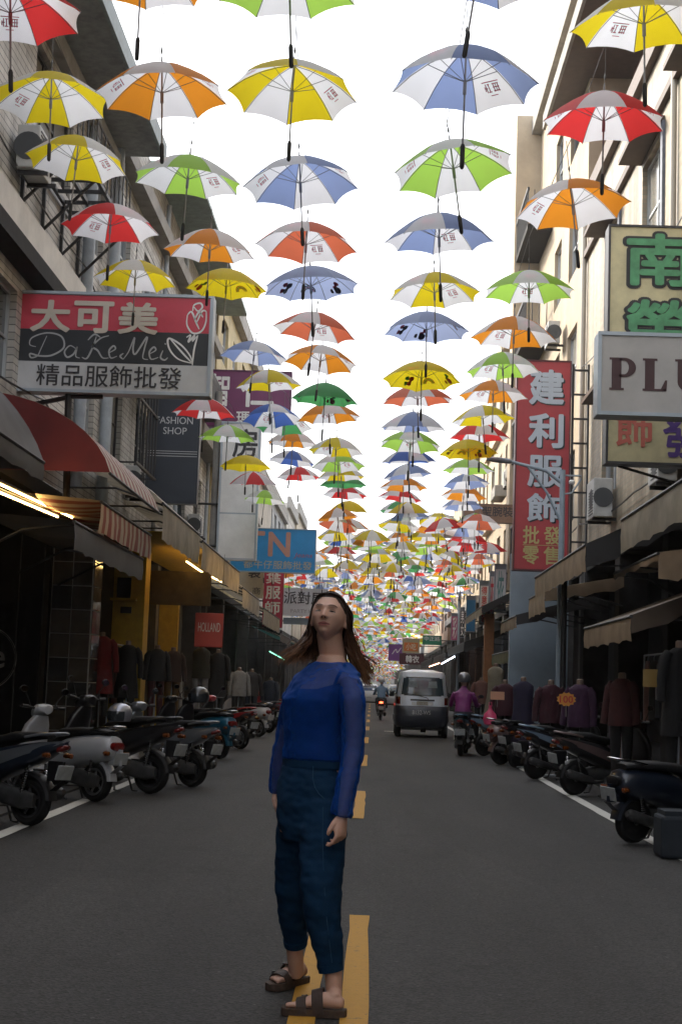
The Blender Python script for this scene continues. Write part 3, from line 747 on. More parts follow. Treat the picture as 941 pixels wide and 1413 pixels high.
# near umbrellas: column, centre of the canopy in the photo, width in the photo, colours (dim, cloth), printed one?
NEAR = [
 (0, 12, 16, 212, 'red', 0), (0, 70, 137, 167, 'yellow', 0), (0, 108, 219, 149, 'yellow', 0), (0, 153, 309, 134, 'red', 0), (0, 187, 383, 118, 'yellow', 0),
 (0, 282, 567, 92, 'red', 0), (0, 314, 603, 82, 'lime green', 0), (0, 339, 643, 72, 'yellow', 1), (0, 349, 665, 68, 'red', 0), (0, 366, 689, 61, 'lime green', 0),
 (1, 195, -32, 205, 'orange', 0), (1, 222, 126, 183, 'orange', 0), (1, 261, 245, 153, 'lime green', 0), (1, 290, 343, 134, 'orange', 0), (1, 313, 395, 118, 'yellow', 1),
 (1, 352, 491, 98, 'blue', 0), (1, 370, 529, 94, 'yellow', 0), (1, 374, 575, 82, 'dark blue', 0), (1, 392, 588, 79, 'green', 0), (1, 404, 609, 75, 'orange', 0), (1, 404, 636, 69, 'dark blue', 0), (1, 411, 657, 64, 'red', 0),
 (2, 397, -22, 216, 'lime green', 0), (2, 404, 127, 191, 'yellow', 0), (2, 412, 252, 163, 'blue', 0), (2, 423, 337, 144, 'coral red', 0), (2, 427, 395, 134, 'pale blue', 2),
 (2, 436, 455, 118, 'coral red', 0), (2, 444, 499, 106, 'orange', 0), (2, 449, 548, 97, 'green', 1), (2, 453, 574, 91, 'orange', 0), (2, 464, 620, 79, 'yellow', 0), (2, 466, 641, 74, 'lime green', 0), (2, 470, 656, 70, 'yellow', 0), (2, 473, 668, 66, 'green', 1), (2, 476, 682, 62, 'red', 0), (2, 482, 703, 58, 'yellow', 1),
 (3, 668, -52, 236, 'blue', 0), (3, 642, 107, 207, 'blue', 0), (3, 620, 234, 180, 'lime green', 0), (3, 604, 325, 155, 'blue', 0), (3, 598, 403, 130, 'yellow', 0), (3, 588, 455, 121, 'pale blue', 1),
 (3, 581, 522, 110, 'yellow', 2), (3, 575, 551, 99, 'coral red', 0), (3, 570, 587, 92, 'blue', 0), (3, 567, 612, 86, 'lime green', 0), (3, 563, 634, 78, 'dark blue', 0), (3, 560, 655, 72, 'blue', 0), (3, 556, 672, 68, 'orange', 0), (3, 553, 687, 63, 'red', 0), (3, 551, 703, 59, 'green', 0),
 (4, 887, 30, 212, 'yellow', 0), (4, 833, 163, 181, 'red', 0), (4, 786, 283, 161, 'orange', 0), (4, 729, 400, 131, 'lime green', 0), (4, 709, 461, 119, 'orange', 0), (4, 692, 508, 107, 'lime green', 0), (4, 680, 545, 97, 'orange', 0),
 (4, 664, 578, 91, 'yellow', 0), (4, 661, 600, 83, 'red', 0), (4, 645, 624, 84, 'yellow', 2), (4, 646, 648, 73, 'lime green', 0), (4, 642, 668, 68, 'blue', 0), (4, 640, 683, 64, 'orange', 0), (4, 637, 698, 60, 'blue', 0)]
cols = [[] for _ in range(5)]
for c, px, py, w, colr, pr in NEAR:
    Y = 1.09*FPX/w*0.985
    p = at(px, py, Y); p.z += 0.23
    cols[c].append((p, colr, pr))
POOL = ['yellow', 'blue', 'lime green', 'orange', 'red', 'yellow', 'coral red', 'dark blue', 'orange', 'lime green', 'green', 'blue', 'yellow', 'red']
XC = [-2.95, -1.85, -.72, .52, 1.66]
n_ind = 0; FAR = []
for c in range(5):
    cols[c].sort(key=lambda t: t[0].y)
    for i, (p, colr, pr) in enumerate(cols[c]):
        nm = colr + (' printed' if pr else ' and white')
        umbrella(p, colr, 'white', 2 if p.y < 30 else 1, ru.uniform(0, 6.28), (ru.gauss(0, .05), ru.gauss(0, .05)), f'{nm} umbrella, {ordinal(i+1)} from the camera in the {COLN[c]}', plain=pr or None)
        n_ind += 1
    y = cols[c][-1][0].y + 1.55; i = len(cols[c])
    x0 = cols[c][-1][0].x; z0 = cols[c][-1][0].z; ys0 = y
    while y < 35:
        t = min(1, (y-ys0)/25)
        p = Vector((x0*(1-t)+XC[c]*t+ru.gauss(0, .06), y, z0*(1-t)+5.75*t+ru.gauss(0, .11)))
        colr = ru.choice(POOL); i += 1; pr = 1 if ru.random() < .07 else 0
        nm = colr + (' all over' if pr else ' and white')
        umbrella(p, colr, 'white', 1, ru.uniform(0, 6.28), (ru.gauss(0, .07), ru.gauss(0, .07)), f'{nm} umbrella, {ordinal(i)} from the camera in the {COLN[c]}', plain=pr or None)
        cols[c].append((p, colr, pr)); n_ind += 1
        y += ru.uniform(1.25, 1.6)
# farther on the lines fan out; the nearest are single things, the rest one mass
XF = [-3.7, -2.8, -1.95, -1.05, -.15, .7, 1.55, 2.45, 3.3]
cand = []
for k, x in enumerate(XF):
    y = 35.5+ru.uniform(0, 1.5)+(8 if k in (0, 8) else 4 if k == 4 else 0)
    if k < 3: y = max(y, 47.2+ru.uniform(0, 1.2))
    while y < 290:
        cand.append((y, k, Vector((x+ru.gauss(0, .12), y, 5.72-0.003*max(0, y-60)+ru.gauss(0, .10+.0025*(y-41))-abs(ru.gauss(0, .004*(y-41)))))))
        y += ru.uniform(1.1, 1.5)
cand.sort(key=lambda t: t[0])
cnt = [0]*9
FN = ['outermost left', 'second left', 'third left', 'inner left', 'centre', 'inner right', 'third right', 'second right', 'outermost right']
far_mb = MB(); FCOL = ['white']+sorted(set(POOL))
for y, k, p in cand:
    colr = ru.choice(POOL); rot = ru.uniform(0, 6.28); tl = (ru.gauss(0, .11), ru.gauss(0, .11))
    if n_ind < 300:
        cnt[k] += 1
        umbrella(p, colr, 'white', 0, rot, tl, f'distant {colr} and white umbrella, {ordinal(cnt[k])} of the {FN[k]} far line'); n_ind += 1
    else:
        M = Matrix.Translation(p) @ Matrix.Rotation(rot, 4, 'Z') @ Matrix.Rotation(tl[0], 4, 'X') @ Matrix.Rotation(tl[1], 4, 'Y')
        for g in range(8):
            far_mb.cur = 0 if g % 2 else FCOL.index(colr)
            V, F = gore(1, 2, g*2*H8-H8, g*2*H8+H8); far_mb.add([M @ q for q in V], F)
        far_mb.cur = 0
tag(far_mb.build('distant_umbrellas', [UM[c] for c in FCOL], smooth=True, angle=60), 'dense mass of tiny coloured umbrellas at the far end of the street', 'umbrellas', kind='stuff')
# the same lines run on over and behind the photographer
back_mb = MB()
for c in range(5):
    y = -11.0+.3*c
    while y < 6.9:
        colr = ru.choice(POOL); M = Matrix.Translation((XC[c]+ru.gauss(0, .05), y, 5.75+ru.gauss(0, .08))) @ Matrix.Rotation(ru.uniform(0, 6.28), 4, 'Z')
        for g in range(8):
            back_mb.cur = 0 if g % 2 else FCOL.index(colr); V, F = gore(2, 3, g*2*H8-H8, g*2*H8+H8); back_mb.add([M @ q for q in V], F)
        y += ru.uniform(1.6, 1.9)
tag(back_mb.build('overhead_umbrellas', [UM[c] for c in FCOL], smooth=True, angle=60), 'rows of umbrellas continuing over and behind the photographer', 'umbrellas', kind='stuff')
# the cables the umbrellas hang from
for c in range(5):
    pts = [Vector((cols[c][0][0].x, -6, cols[c][0][0].z+.5))]+[q[0]+Vector((0, 0, .42)) for q in cols[c]]+[Vector((XC[c], 295, 6.1))]
    mb = MB(); mb.tube(pts, .004, 5)
    tag(mb.build('hanging_cable', M_wire), f'thin steel cable carrying the {COLN[c]} of umbrellas', 'cable')
# ------------------------------------------------------------------ shop signs
class Sign:
    def __init__(s, name, label, box, Y, depth, case, x1=None, x0=None, frame=0.04, cat='sign', face=None):
        a, b_, c, d = box
        s.x0 = at(a, (b_+d)/2, Y).x if x0 is None else x0; s.x1 = at(c, (b_+d)/2, Y).x if x1 is None else x1
        s.z1 = at((a+min(c, 941))/2, b_, Y).z; s.z0 = at((a+min(c, 941))/2, d, Y).z; s.y = Y
        s.root = tag(empty(name, ((s.x0+s.x1)/2, Y, s.z0)), label, cat)
        mb = MB(); mb.bbox(s.x0, s.x1, Y, Y+depth, s.z0, s.z1, .012); s.p(mb, 'case', case)
        if frame:
            mb = MB(); f = frame; y = Y-.025
            mb.box(s.x0, s.x1, y, Y+.01, s.z0, s.z0+f); mb.box(s.x0, s.x1, y, Y+.01, s.z1-f, s.z1)
            mb.box(s.x0, s.x0+f, y+.002, Y+.01, s.z0+f, s.z1-f); mb.box(s.x1-f, s.x1, y+.002, Y+.01, s.z0+f, s.z1-f); s.p(mb, 'frame', case)
    def p(s, mb, name, m, **k):
        o = mb.build(name, m, s.root, **k); o.location = -s.root.location; return o
    def X(s, u): return s.x0+(s.x1-s.x0)*u
    def Z(s, v): return s.z0+(s.z1-s.z0)*v              # v upward
    def panel(s, u0, u1, v0, v1, m, lift=.006, name='face'):
        mb = MB(); mb.box(s.X(u0), s.X(u1), s.y-lift, s.y-lift+.004, s.Z(v0), s.Z(v1)); return s.p(mb, name, m)
    def text(s, body, u0, u1, v0, v1, m, bold=0.0, lift=.012, keep=False, shear=0.0):
        o = lettering(body, s.X(u0), s.X(u1), s.Z(v0), s.Z(v1), s.y-lift, m, s.root, bold, keep=keep, shear=shear)
        o.location = -s.root.location; return o
    def stroke(s, pts, w, m, name='drawn_line', lift=.012, ws=None):
        """flat brush line through (u, v) points"""
        P = [Vector((s.X(u), s.Z(v))) for u, v in pts]
        Q = []
        for i in range(len(P)-1):                       # Catmull-Rom
            p0, p1, p2, p3 = P[max(i-1,0)], P[i], P[i+1], P[min(i+2,len(P)-1)]
            for k in range(6):
                t = k/6; Q.append(0.5*((2*p1)+(p2-p0)*t+(2*p0-5*p1+4*p2-p3)*t*t+(3*p1-p0-3*p2+p3)*t**3))
        Q.append(P[-1]); V = []
        for i, q in enumerate(Q):
            d = (Q[min(i+1,len(Q)-1)]-Q[max(i-1,0)]); d = d.normalized() if d.length > 1e-9 else Vector((1,0))
            t = i/(len(Q)-1); ww = w if ws is None else w*(ws[0]+(ws[1]-ws[0])*math.sin(math.pi*t))
            nrm = Vector((-d.y, d.x))*ww/2
            V += [(q.x+nrm.x, s.y-lift, q.y+nrm.y), (q.x-nrm.x, s.y-lift, q.y-nrm.y)]
        mb = MB(); mb.add(V, [(2*i, 2*i+1, 2*i+3, 2*i+2) for i in range(len(Q)-1)])
        return s.p(mb, name, m)
def smat(n, c, **k): return mat('sign_'+n, c, k.pop('rough', .45), var=k.pop('var', .14), vscale=k.pop('vs', 2.0), **k)
S_red = smat('red', (0.58, 0.05, 0.085)); S_black = smat('black', (0.018, 0.022, 0.028)); S_pale = smat('pale_grey', (0.56, 0.58, 0.60)); S_white = smat('white', (0.78, 0.79, 0.78))
S_cream = smat('cream_letter', (0.62, 0.56, 0.48)); S_ink = smat('ink', (0.025, 0.025, 0.03)); S_steel = smat('steel_case', (0.40, 0.46, 0.52), metal=.3)
def arms(sign, side, zs, y=None, m=None):
    """steel arms from the wall to the sign's edge"""
    xe = XL if side < 0 else XR
    for z in zs:
        mb = MB(); mb.tube([(xe-side*-.02, sign.y+.08, z), ((sign.x0 if side < 0 else sign.x1), sign.y+.08, z)], .03, 6); sign.p(mb, 'arm', m or M_blacksteel)

s = Sign('projecting_sign', 'large red, black and white shop sign with a drawn rose, jutting out at left', (8, 404, 293, 543), 20.0, .28, S_steel)
s.panel(.018, .982, .62, .965, S_red, name='red_band'); s.panel(.018, .982, .30, .618, S_black, name='black_band'); s.panel(.018, .982, .03, .298, S_pale, name='white_band')
for ch, u in (('大', .115), ('可', .325), ('美', .54)): s.text(ch, u, u+.195, .59, .91, S_cream, .055, lift=.016)
s.text('精品服飾批發', .16, .86, .06, .275, S_ink, .012)
sil = smat('silver_script', (0.42, 0.44, 0.45))
# cursive line: D a  K e  M e i
for pts in ([(.20,.55),(.175,.42),(.16,.35),(.13,.33),(.125,.37),(.17,.35),(.23,.36),(.285,.44),(.27,.55),(.20,.58),(.13,.53),(.12,.46),(.15,.44)],
            [(.345,.43),(.315,.46),(.29,.40),(.305,.345),(.335,.38),(.35,.45),(.345,.36),(.365,.34)],
            [(.44,.56),(.425,.45),(.40,.34),(.375,.35)], [(.50,.57),(.46,.54),(.425,.46),(.45,.42),(.475,.35),(.505,.35)], [(.40,.52),(.43,.58),(.46,.55)],
            [(.505,.40),(.535,.44),(.525,.47),(.505,.42),(.515,.35),(.545,.37)],
            [(.575,.34),(.60,.42),(.625,.56),(.62,.44),(.635,.40),(.685,.57),(.675,.45),(.67,.36),(.695,.345)], [(.575,.34),(.56,.37),(.575,.40)],
            [(.70,.40),(.73,.44),(.72,.47),(.70,.42),(.71,.35),(.745,.37)], [(.765,.44),(.755,.37),(.775,.345),(.79,.37)], [(.773,.50),(.777,.51)]):
    s.stroke(pts, .020, sil, 'script_line', ws=(.5, 1.25))
# rose
for pts in ([(.875,.80),(.875,.70),(.905,.62),(.945,.64),(.965,.73),(.965,.84)], [(.875,.80),(.895,.83),(.92,.72),(.935,.66)], [(.965,.84),(.945,.84),(.92,.72)], [(.90,.84),(.905,.90),(.935,.92),(.945,.88),(.925,.84),(.905,.88)], [(.91,.75),(.93,.83),(.95,.78)],
            [(.875,.575),(.895,.60),(.885,.53),(.915,.60),(.905,.54),(.93,.60)], [(.93,.60),(.915,.46),(.91,.30)], [(.91,.32),(.84,.36),(.795,.46),(.79,.56),(.85,.50),(.895,.40),(.91,.32)], [(.80,.55),(.86,.42),(.905,.33)]):
    s.stroke(pts, .022, S_white, 'drawn_line', ws=(.6, 1.2))
arms(s, -1, [s.Z(.12), s.Z(.5), s.Z(.93)])
mb = MB(); mb.tube([(at(93, 560, 20.1).x, 20.15, s.z0), (at(93, 660, 20.1).x, 20.15, 3.6)], .05, 8); mb.tube([(at(93, 545, 20).x, 20.15, s.z0-.04), (at(20, 560, 20).x-.6, 20.15, s.z0-.35)], .035, 6); mb.tube([(at(93, 545, 20).x, 20.15, s.z0-.03), (at(140, 538, 20).x, 20.15, s.z0-.02)], .035, 6); s.p(mb, 'support_post', M_blacksteel)

s = Sign('vertical_sign', 'dark navy vertical sign with white lettering on the left facade', (205, 455, 277, 695), 30.0, .25, smat('navy_case', (.02, .026, .038)), frame=.03)
nav = smat('navy', (.022, .03, .045)); s.panel(.04, .96, .30, .985, nav); s.panel(.04, .96, .015, .26, nav)
s.text('FASHION', .16, .86, .455, .495, S_pale, 0.0); s.text('SHOP', .30, .75, .395, .435, S_pale, 0.0); 
for z in (.27, .285, .298): s.stroke([(.03, z), (.97, z)], .012, S_pale, 'silver_line')
arms(s, -1, [s.Z(.1), s.Z(.6), s.Z(.95)])

s = Sign('projecting_sign', 'purple sign with white brushed lettering behind the hanging umbrellas', (268, 511, 402, 590), 41.0, .25, smat('purple_case', (.10, .02, .075)), frame=.03)
pur = smat('purple', (.15, .022, .10)); s.panel(.02, .98, .03, .97, pur)
s.text('智', .17, .36, .36, .93, S_white, .035); s.text('仁', .48, .82, .36, .93, S_white, .035); s.text('瑪', .44, .58, .03, .28, S_white, .03); s.text('都', .66, .80, .03, .28, S_white, .03)
arms(s, -1, [s.Z(.2), s.Z(.8)])

s = Sign('vertical_sign', 'tall blank white vertical lightbox sign with black brush marks at its top', (302, 582, 357, 773), 37.0, .3, S_steel, frame=.05)
s.panel(.03, .97, .012, .33, S_white); s.panel(.03, .97, .34, .65, S_white); s.panel(.03, .97, .66, .985, S_white)
s.text('房', .30, .93, .74, .95, S_ink, .03)
arms(s, -1, [s.Z(.1), s.Z(.4), s.Z(.9)])
mb = MB(); mb.tube([(s.x0-.12, 37.2, 4.0), (s.x0-.12, 37.2, s.z1+.8)], .09, 8); s.p(mb, 'post', M_concrete)

s = Sign('projecting_sign', 'bright blue sign with large brown letters T and N over the left awnings', (318, 729, 436, 790), 46.0, .25, smat('blue_case', (.30, .38, .44)), frame=.025)
s.panel(.01, .99, .015, .985, smat('blue', (.008, .24, .56)))
br = smat('copper', (.46, .23, .17)); s.text('T', .14, .40, .38, .93, br, .045); s.text('N', .44, .70, .36, .92, br, .045)
s.text('都牛仔服飾批發', .16, .96, .08, .27, smat('dull_gold', (.42, .38, .26)), .012); s.text('Jeans', .74, .95, .33, .46, smat('dull_red', (.35, .06, .08)), 0.0, shear=.3)
arms(s, -1, [s.Z(.2), s.Z(.8)])
s = Sign('vertical_sign', 'slim red vertical sign with white lettering below the blue sign', (363, 780, 391, 866), 52.0, .22, smat('red_case', (.20, .03, .05)), frame=.02)
s.panel(.02, .98, .01, .99, smat('crimson', (.46, .03, .085)))
for k, ch in enumerate('葉服師'): s.text(ch, .12, .86, .70-.245*k, .91-.245*k, S_white, .035)
s.text('品', .6, .85, .06, .16, S_white, .01); mb = MB(); mb.box(s.X(.49), s.X(.51), s.y-.03, s.y-.02, s.z0, s.z1); s.p(mb, 'seam', S_black); arms(s, -1, [s.Z(.2), s.Z(.8)])
s = Sign('projecting_sign', 'cream shop sign half hidden behind the beige awning and red sign', (325, 775, 364, 825), 50.0, .2, smat('cream', (.40, .36, .26)), frame=.02)
s.text('裏', .45, .88, .55, .92, S_ink, .02); s.text('商', .62, .9, .10, .3, S_ink, 0.0); arms(s, -1, [s.Z(.5)])
s = Sign('projecting_sign', 'pale grey party shop sign with black lettering just left of the woman’s head'.replace('’', "'"), (389, 812, 452, 850), 56.0, .22, S_pale, frame=.02)
s.text('派對屋', .04, .92, .42, .88, S_ink, .015); s.text('PARTY HOUSE', .2, .98, .10, .24, smat('grey_letter', (.26, .27, .28)), 0.0); arms(s, -1, [s.Z(.5)])
s = Sign('projecting_sign', 'pale blue sign board below the party shop sign', (391, 853, 447, 862), 56.5, .2, smat('pale_blue', (.42, .52, .62)), frame=.015); arms(s, -1, [s.Z(.5)])

# right side
yel = smat('old_yellow', (.66, .60, .36), var=.3)
s = Sign('vertical_sign', 'tall faded yellow sign with outlined green lettering on the right building', (837, 311, 1000, 641), 19.6, .3, smat('dark_case', (.05, .05, .055)), frame=.03, x1=4.45)
s.panel(.02, .98, .01, .99, yel)
grn = smat('jade', (.10, .36, .17), var=.35, vs=5)
for ch, v in (('南', .735), ('榮', .455)):
    s.text(ch, .13, .82, v-.006, v+.241, S_ink, .105, lift=.010); s.text(ch, .165, .785, v+.006, v+.229, grn, .045, lift=.030)
pk = smat('faded_red', (.62, .17, .13)); vi = smat('violet', (.10, .05, .24))
for k, ch in enumerate('服飾'): s.text(ch, .09, .43, .26-.19*k, .42-.19*k, pk, .03)
for k, ch in enumerate('批發'): s.text(ch, .52, .89, .22-.19*k, .40-.19*k, vi, .045)
arms(s, 1, [s.Z(.1), s.Z(.9)])
mb = MB(); mb.tube([(s.x0+.2, 19.8, s.z0), (4.5, 19.8, s.z0-.35)], .02, 5); mb.tube([(s.X(.9), 19.8, s.z0), (4.5, 19.8, s.z0-.05)], .02, 5); s.p(mb, 'stay', M_blacksteel)

s = Sign('projecting_sign', 'grey lightbox sign with large dark brown serif letters at the right edge', (824, 459, 1000, 574), 18.0, .34, S_steel, frame=.045, x1=4.45)
s.panel(.02, .98, .035, .965, smat('warm_grey', (.46, .445, .43)))
mar = smat('maroon', (.055, .018, .022))
def serif(sg, x, kind):
    mb = MB(); y = sg.y-.012; za, zb = sg.Z(.30), sg.Z(.69); h = zb-za
    def R4(a, b_, c, d): mb.quad((x+a*h, y, za+c*h), (x+b_*h, y, za+c*h), (x+b_*h, y, za+d*h), (x+a*h, y, za+d*h))
    if kind == 'P':
        R4(.07, .36, .07, .93); R4(0, .44, 0, .07); R4(0, .36, .93, 1)
        n = 14; V = []
        for i in range(n+1):
            a = math.pi/2-math.pi*i/n
            V += [(x+(.44+.36*math.cos(a))*h, y, za+(.70+.30*math.sin(a))*h), (x+(.44+.14*math.cos(a))*h, y, za+(.70+.21*math.sin(a))*h)]
        mb.add(V, [(2*i, 2*i+1, 2*i+3, 2*i+2) for i in range(n)]); R4(.30, .45, .91, 1); R4(.30, .45, .40, .49)
    elif kind == 'L':
        R4(.07, .36, .07, .93); R4(0, .44, .93, 1); R4(0, .70, 0, .07)
        mb.add([(x+.55*h, y, za+.07*h), (x+.72*h, y, za), (x+.74*h, y, za+.34*h), (x+.68*h, y, za+.34*h)], [(0,1,2,3)])
    elif kind == 'U':
        R4(0, .38, .93, 1); R4(.08, .36, .30, .93); R4(.62, .92, .93, 1); R4(.73, .80, .30, .93)
        n = 12; V = []
        for i in range(n+1):
            a = math.pi+math.pi*i/n; V += [(x+(.44+.36*math.cos(a))*h, y, za+(.30+.30*math.sin(a))*h), (x+(.515+.215*math.cos(a))*h, y, za+(.30+.20*math.sin(a))*h)]
        mb.add(V, [(2*i, 2*i+1, 2*i+3, 2*i+2) for i in range(n)])
    else:
        n = 20; V = []
        for i in range(n+1):
            t = i/n; a = math.pi*0.15+t*math.pi*1.35
            if t < .5: cx, cz, r_ = .36, .74, .26; a = R(40)+t*2*R(230)
            else: cx, cz, r_ = .36, .26, .26; a = R(90)-(t-.5)*2*R(230)
            wd = .05+.10*math.sin(math.pi*t)
            V += [(x+(cx+(r_+wd/2)*math.cos(a))*h, y, za+(cz+r_*math.sin(a))*h+wd*.3*h), (x+(cx+(r_-wd/2)*math.cos(a))*h, y, za+(cz+r_*math.sin(a))*h-wd*.3*h)]
        mb.add(V, [(2*i, 2*i+1, 2*i+3, 2*i+2) for i in range(n)])
    sg.p(mb, 'letter', mar)
x = at(840, 520, 18).x; hh = s.Z(.69)-s.Z(.30)
for kd, wd in (('P', 1.0), ('L', .97), ('U', 1.1), ('S', 1.0)):
    if x+.75*hh < s.x1: serif(s, x, kd)
    x += wd*hh
arms(s, 1, [s.Z(.2), s.Z(.8)])

s = Sign('vertical_sign', 'tall red vertical sign with white and gold lettering on a black ladder frame', (710, 497, 786, 788), 32.0, .32, smat('dark_red_case', (.10, .018, .022)), frame=.03)
s.panel(.015, .985, .008, .992, smat('brick_red', (.42, .045, .055)))
sky_w = smat('bluish_white', (.52, .58, .66)); gld = smat('gold', (.50, .42, .17))
for k, (ch, v) in enumerate((('建', .785), ('利', .58), ('服', .395), ('飾', .23))):
    hgt = (.17, .165, .15, .135)[k]; bo = (.055, .055, .045, .04)[k]
    s.text(ch, .25, .90, v-.006, v+hgt-.006, S_black, bo, lift=.011); s.text(ch, .23, .87, v, v+hgt, sky_w, bo, lift=.016)
for ch, u, v in (('批', .17, .125), ('發', .55, .125), ('零', .17, .03), ('售', .55, .03)): s.text(ch, u, u+.30, v, v+.085, gld, .03)
s.stroke([(.17, .12), (.86, .12)], .012, gld, 'gold_line')
for x_ in (s.x1+.05, XR-.08):
    mb = MB(); mb.box(x_-.022, x_+.022, 32.05, 32.15, s.z0-.3, s.z1-.05); s.p(mb, 'ladder_rail', M_blacksteel)
for k in range(9):
    z = s.z0+.1+k*(s.z1-s.z0-.3)/8; mb = MB(); mb.box(s.x1+.072, XR-.102, 32.06, 32.14, z, z+.035); s.p(mb, 'ladder_rung', M_blacksteel)

s = Sign('projecting_sign', 'brown shop sign with dark brushed lettering peeking out behind the red sign', (640, 696, 742, 722), 41.0, .2, smat('brown', (.17, .10, .07)), frame=.02)
s.panel(.01, .99, .04, .96, smat('rust_brown', (.26, .15, .095), var=.35)); s.text('聖腕裝行', .24, .80, .34, .88, S_ink, .02); arms(s, 1, [s.Z(.5)])
# a row of slim upright signs down the right side
def upright(lbl, box, Y, facec, txt, tc, top=(.16, .19, .24), bold=.02):
    s = Sign('vertical_sign', lbl, box, Y, .2, smat('slate_case', top), frame=.02); s.panel(.06, .94, .02, .88, facec)
    n = len(txt)
    for k, ch in enumerate(txt): s.text(ch, .22, .80, .86-(k+1)*.82/n+.02, .86-k*.82/n, tc, bold)
    arms(s, 1, [s.Z(.3), s.Z(.8)])
upright('pale upright sign with faint green lettering nearest the light blue wall', (682, 778, 698, 842), 44.0, S_pale, '依', smat('teal', (.12, .28, .26)))
upright('white upright sign with red lettering among the small right hand signs', (661, 801, 674, 862), 50.0, S_white, '得意服裝', smat('bright_red', (.62, .03, .03)))
upright('narrow grey upright sign left of the pale green lettered one', (675, 788, 682, 850), 47.0, S_pale, '衣', S_red)
upright('blue upright sign left of the red lettered one', (643, 822, 656, 872), 54.0, smat('mid_blue', (.02, .16, .36)), '', S_white)
upright('pink and purple upright sign at the far right awnings', (622, 846, 632, 884), 66.0, smat('pink', (.48, .10, .24)), '彩', S_white)
upright('dark upright sign next to the far pink sign', (634, 838, 641, 880), 60.0, S_black, '男女', S_white)
s = Sign('projecting_sign', 'small orange and cream shop sign hanging far down the street', (555, 881, 579, 901), 92.0, .2, smat('cream', (.40, .36, .26)), frame=.04)
s.panel(.1, .9, .12, .72, smat('orange_red', (.60, .16, .03))); s.text('小吃', .2, .8, .2, .66, S_cream, .03); arms(s, 1, [s.Z(.5)])
s = Sign('projecting_sign', 'dark red sign with two white characters below the orange sign', (551, 902, 585, 917), 88.0, .2, smat('wine', (.075, .015, .025)), frame=.02); s.text('韓衣', .25, .8, .15, .85, S_white, .04); arms(s, 1, [s.Z(.5)])
s = Sign('projecting_sign', 'small purple sign with white swoosh far down the street', (536, 889, 556, 912), 98.0, .2, smat('violet_face', (.20, .06, .30)), frame=.02); s.stroke([(.25,.4),(.5,.7),(.6,.5),(.85,.8)], .05, S_white); arms(s, 1, [s.Z(.5)])
s = Sign('street_sign', 'green overhead street sign with white lettering far down the street', (583, 877, 609, 890), 82.0, .06, smat('road_green', (.01, .22, .12)), frame=.02); s.text('中正路', .08, .92, .42, .9, S_white, .02); arms(s, 1, [s.Z(.5)])
s = Sign('banner', 'red cloth banner with pale lettering hanging under the left awning', (269, 846, 308, 893), 31.0, .02, smat('banner_red', (.42, .05, .03)), frame=0); s.text('HOLLAND', .12, .9, .45, .72, S_cream, .0)
for u in (.06, .94):
    mb = MB(); mb.tube([(s.X(u), s.y+.01, s.z1), (s.X(u), s.y+.01, 4.0)], .004, 5); s.p(mb, 'cord', M_black)

# ------------------------------------------------------------------ street lamps
def lamp(x, y, h, armx, label, m=M_greysteel):
    o = tag(empty('street_lamp', (x, y, 0.02)), label, 'street lamp')
    mb = MB(); mb.tube([(0,0,0), (0,0,.3), (0,0,.3), (0,0,h)], [.11,.11,.065,.05], 12); mb.build('pole', m, o, smooth=True)
    mb = MB(); mb.tube([(0,0,h-.25), (armx*.3,0,h-.02), (armx*.75,0,h+.08), (armx,0,h+.14)], [.035,.035,.03,.028], 8); mb.build('arm', m, o, smooth=True)
    mb = MB(); mb.tube([(0,0,h-1.0), (armx*.28,0,h-.42), (armx*.62,0,h+.03)], .024, 8); mb.build('brace', m, o, smooth=True)
    mb = MB(); mb.tube([(0,0,h-.1), (.34,0,h-.1), (.34,0,h-.16), (.17,0,h-.42), (0,0,h-.45)], .018, 6); mb.build('bracket', m, o, smooth=True)
    mb = MB(); mb.rings([se_ring((armx*(1-.04)+q*math.copysign(1, armx)*.1, 0, h+.12+k), hw, hz, 12, 2.4) for q, k, hw, hz in ((-.5,0,.03,.02),(0,.01,.09,.045),(2.5,.03,.10,.05),(4.2,.04,.05,.03))]); mb.build('lamp_head', m, o, smooth=True)
    mb = MB(); mb.rings([se_ring((.17, 0, h-.26+k), a_, a_, 10, 2, 'z') for k, a_ in ((0,.01),(.01,.05),(.05,.06),(.08,.03))]); mb.build('bulb', S_white, o, smooth=True)
p = at(776, 650, 27.0); lamp(p.x, 27.0, p.z, at(700, 628, 27).x-p.x, 'pale blue grey street lamp in front of the red vertical sign', mat('lamp_blue_grey', (.30, .37, .44), .5, var=.2))
p = at(634, 812, 62.0); lamp(p.x, 62.0, p.z, at(590, 803, 62).x-p.x, 'distant street lamp by the small upright signs on the right', mat('lamp_blue_grey', (.30, .37, .44), .5))

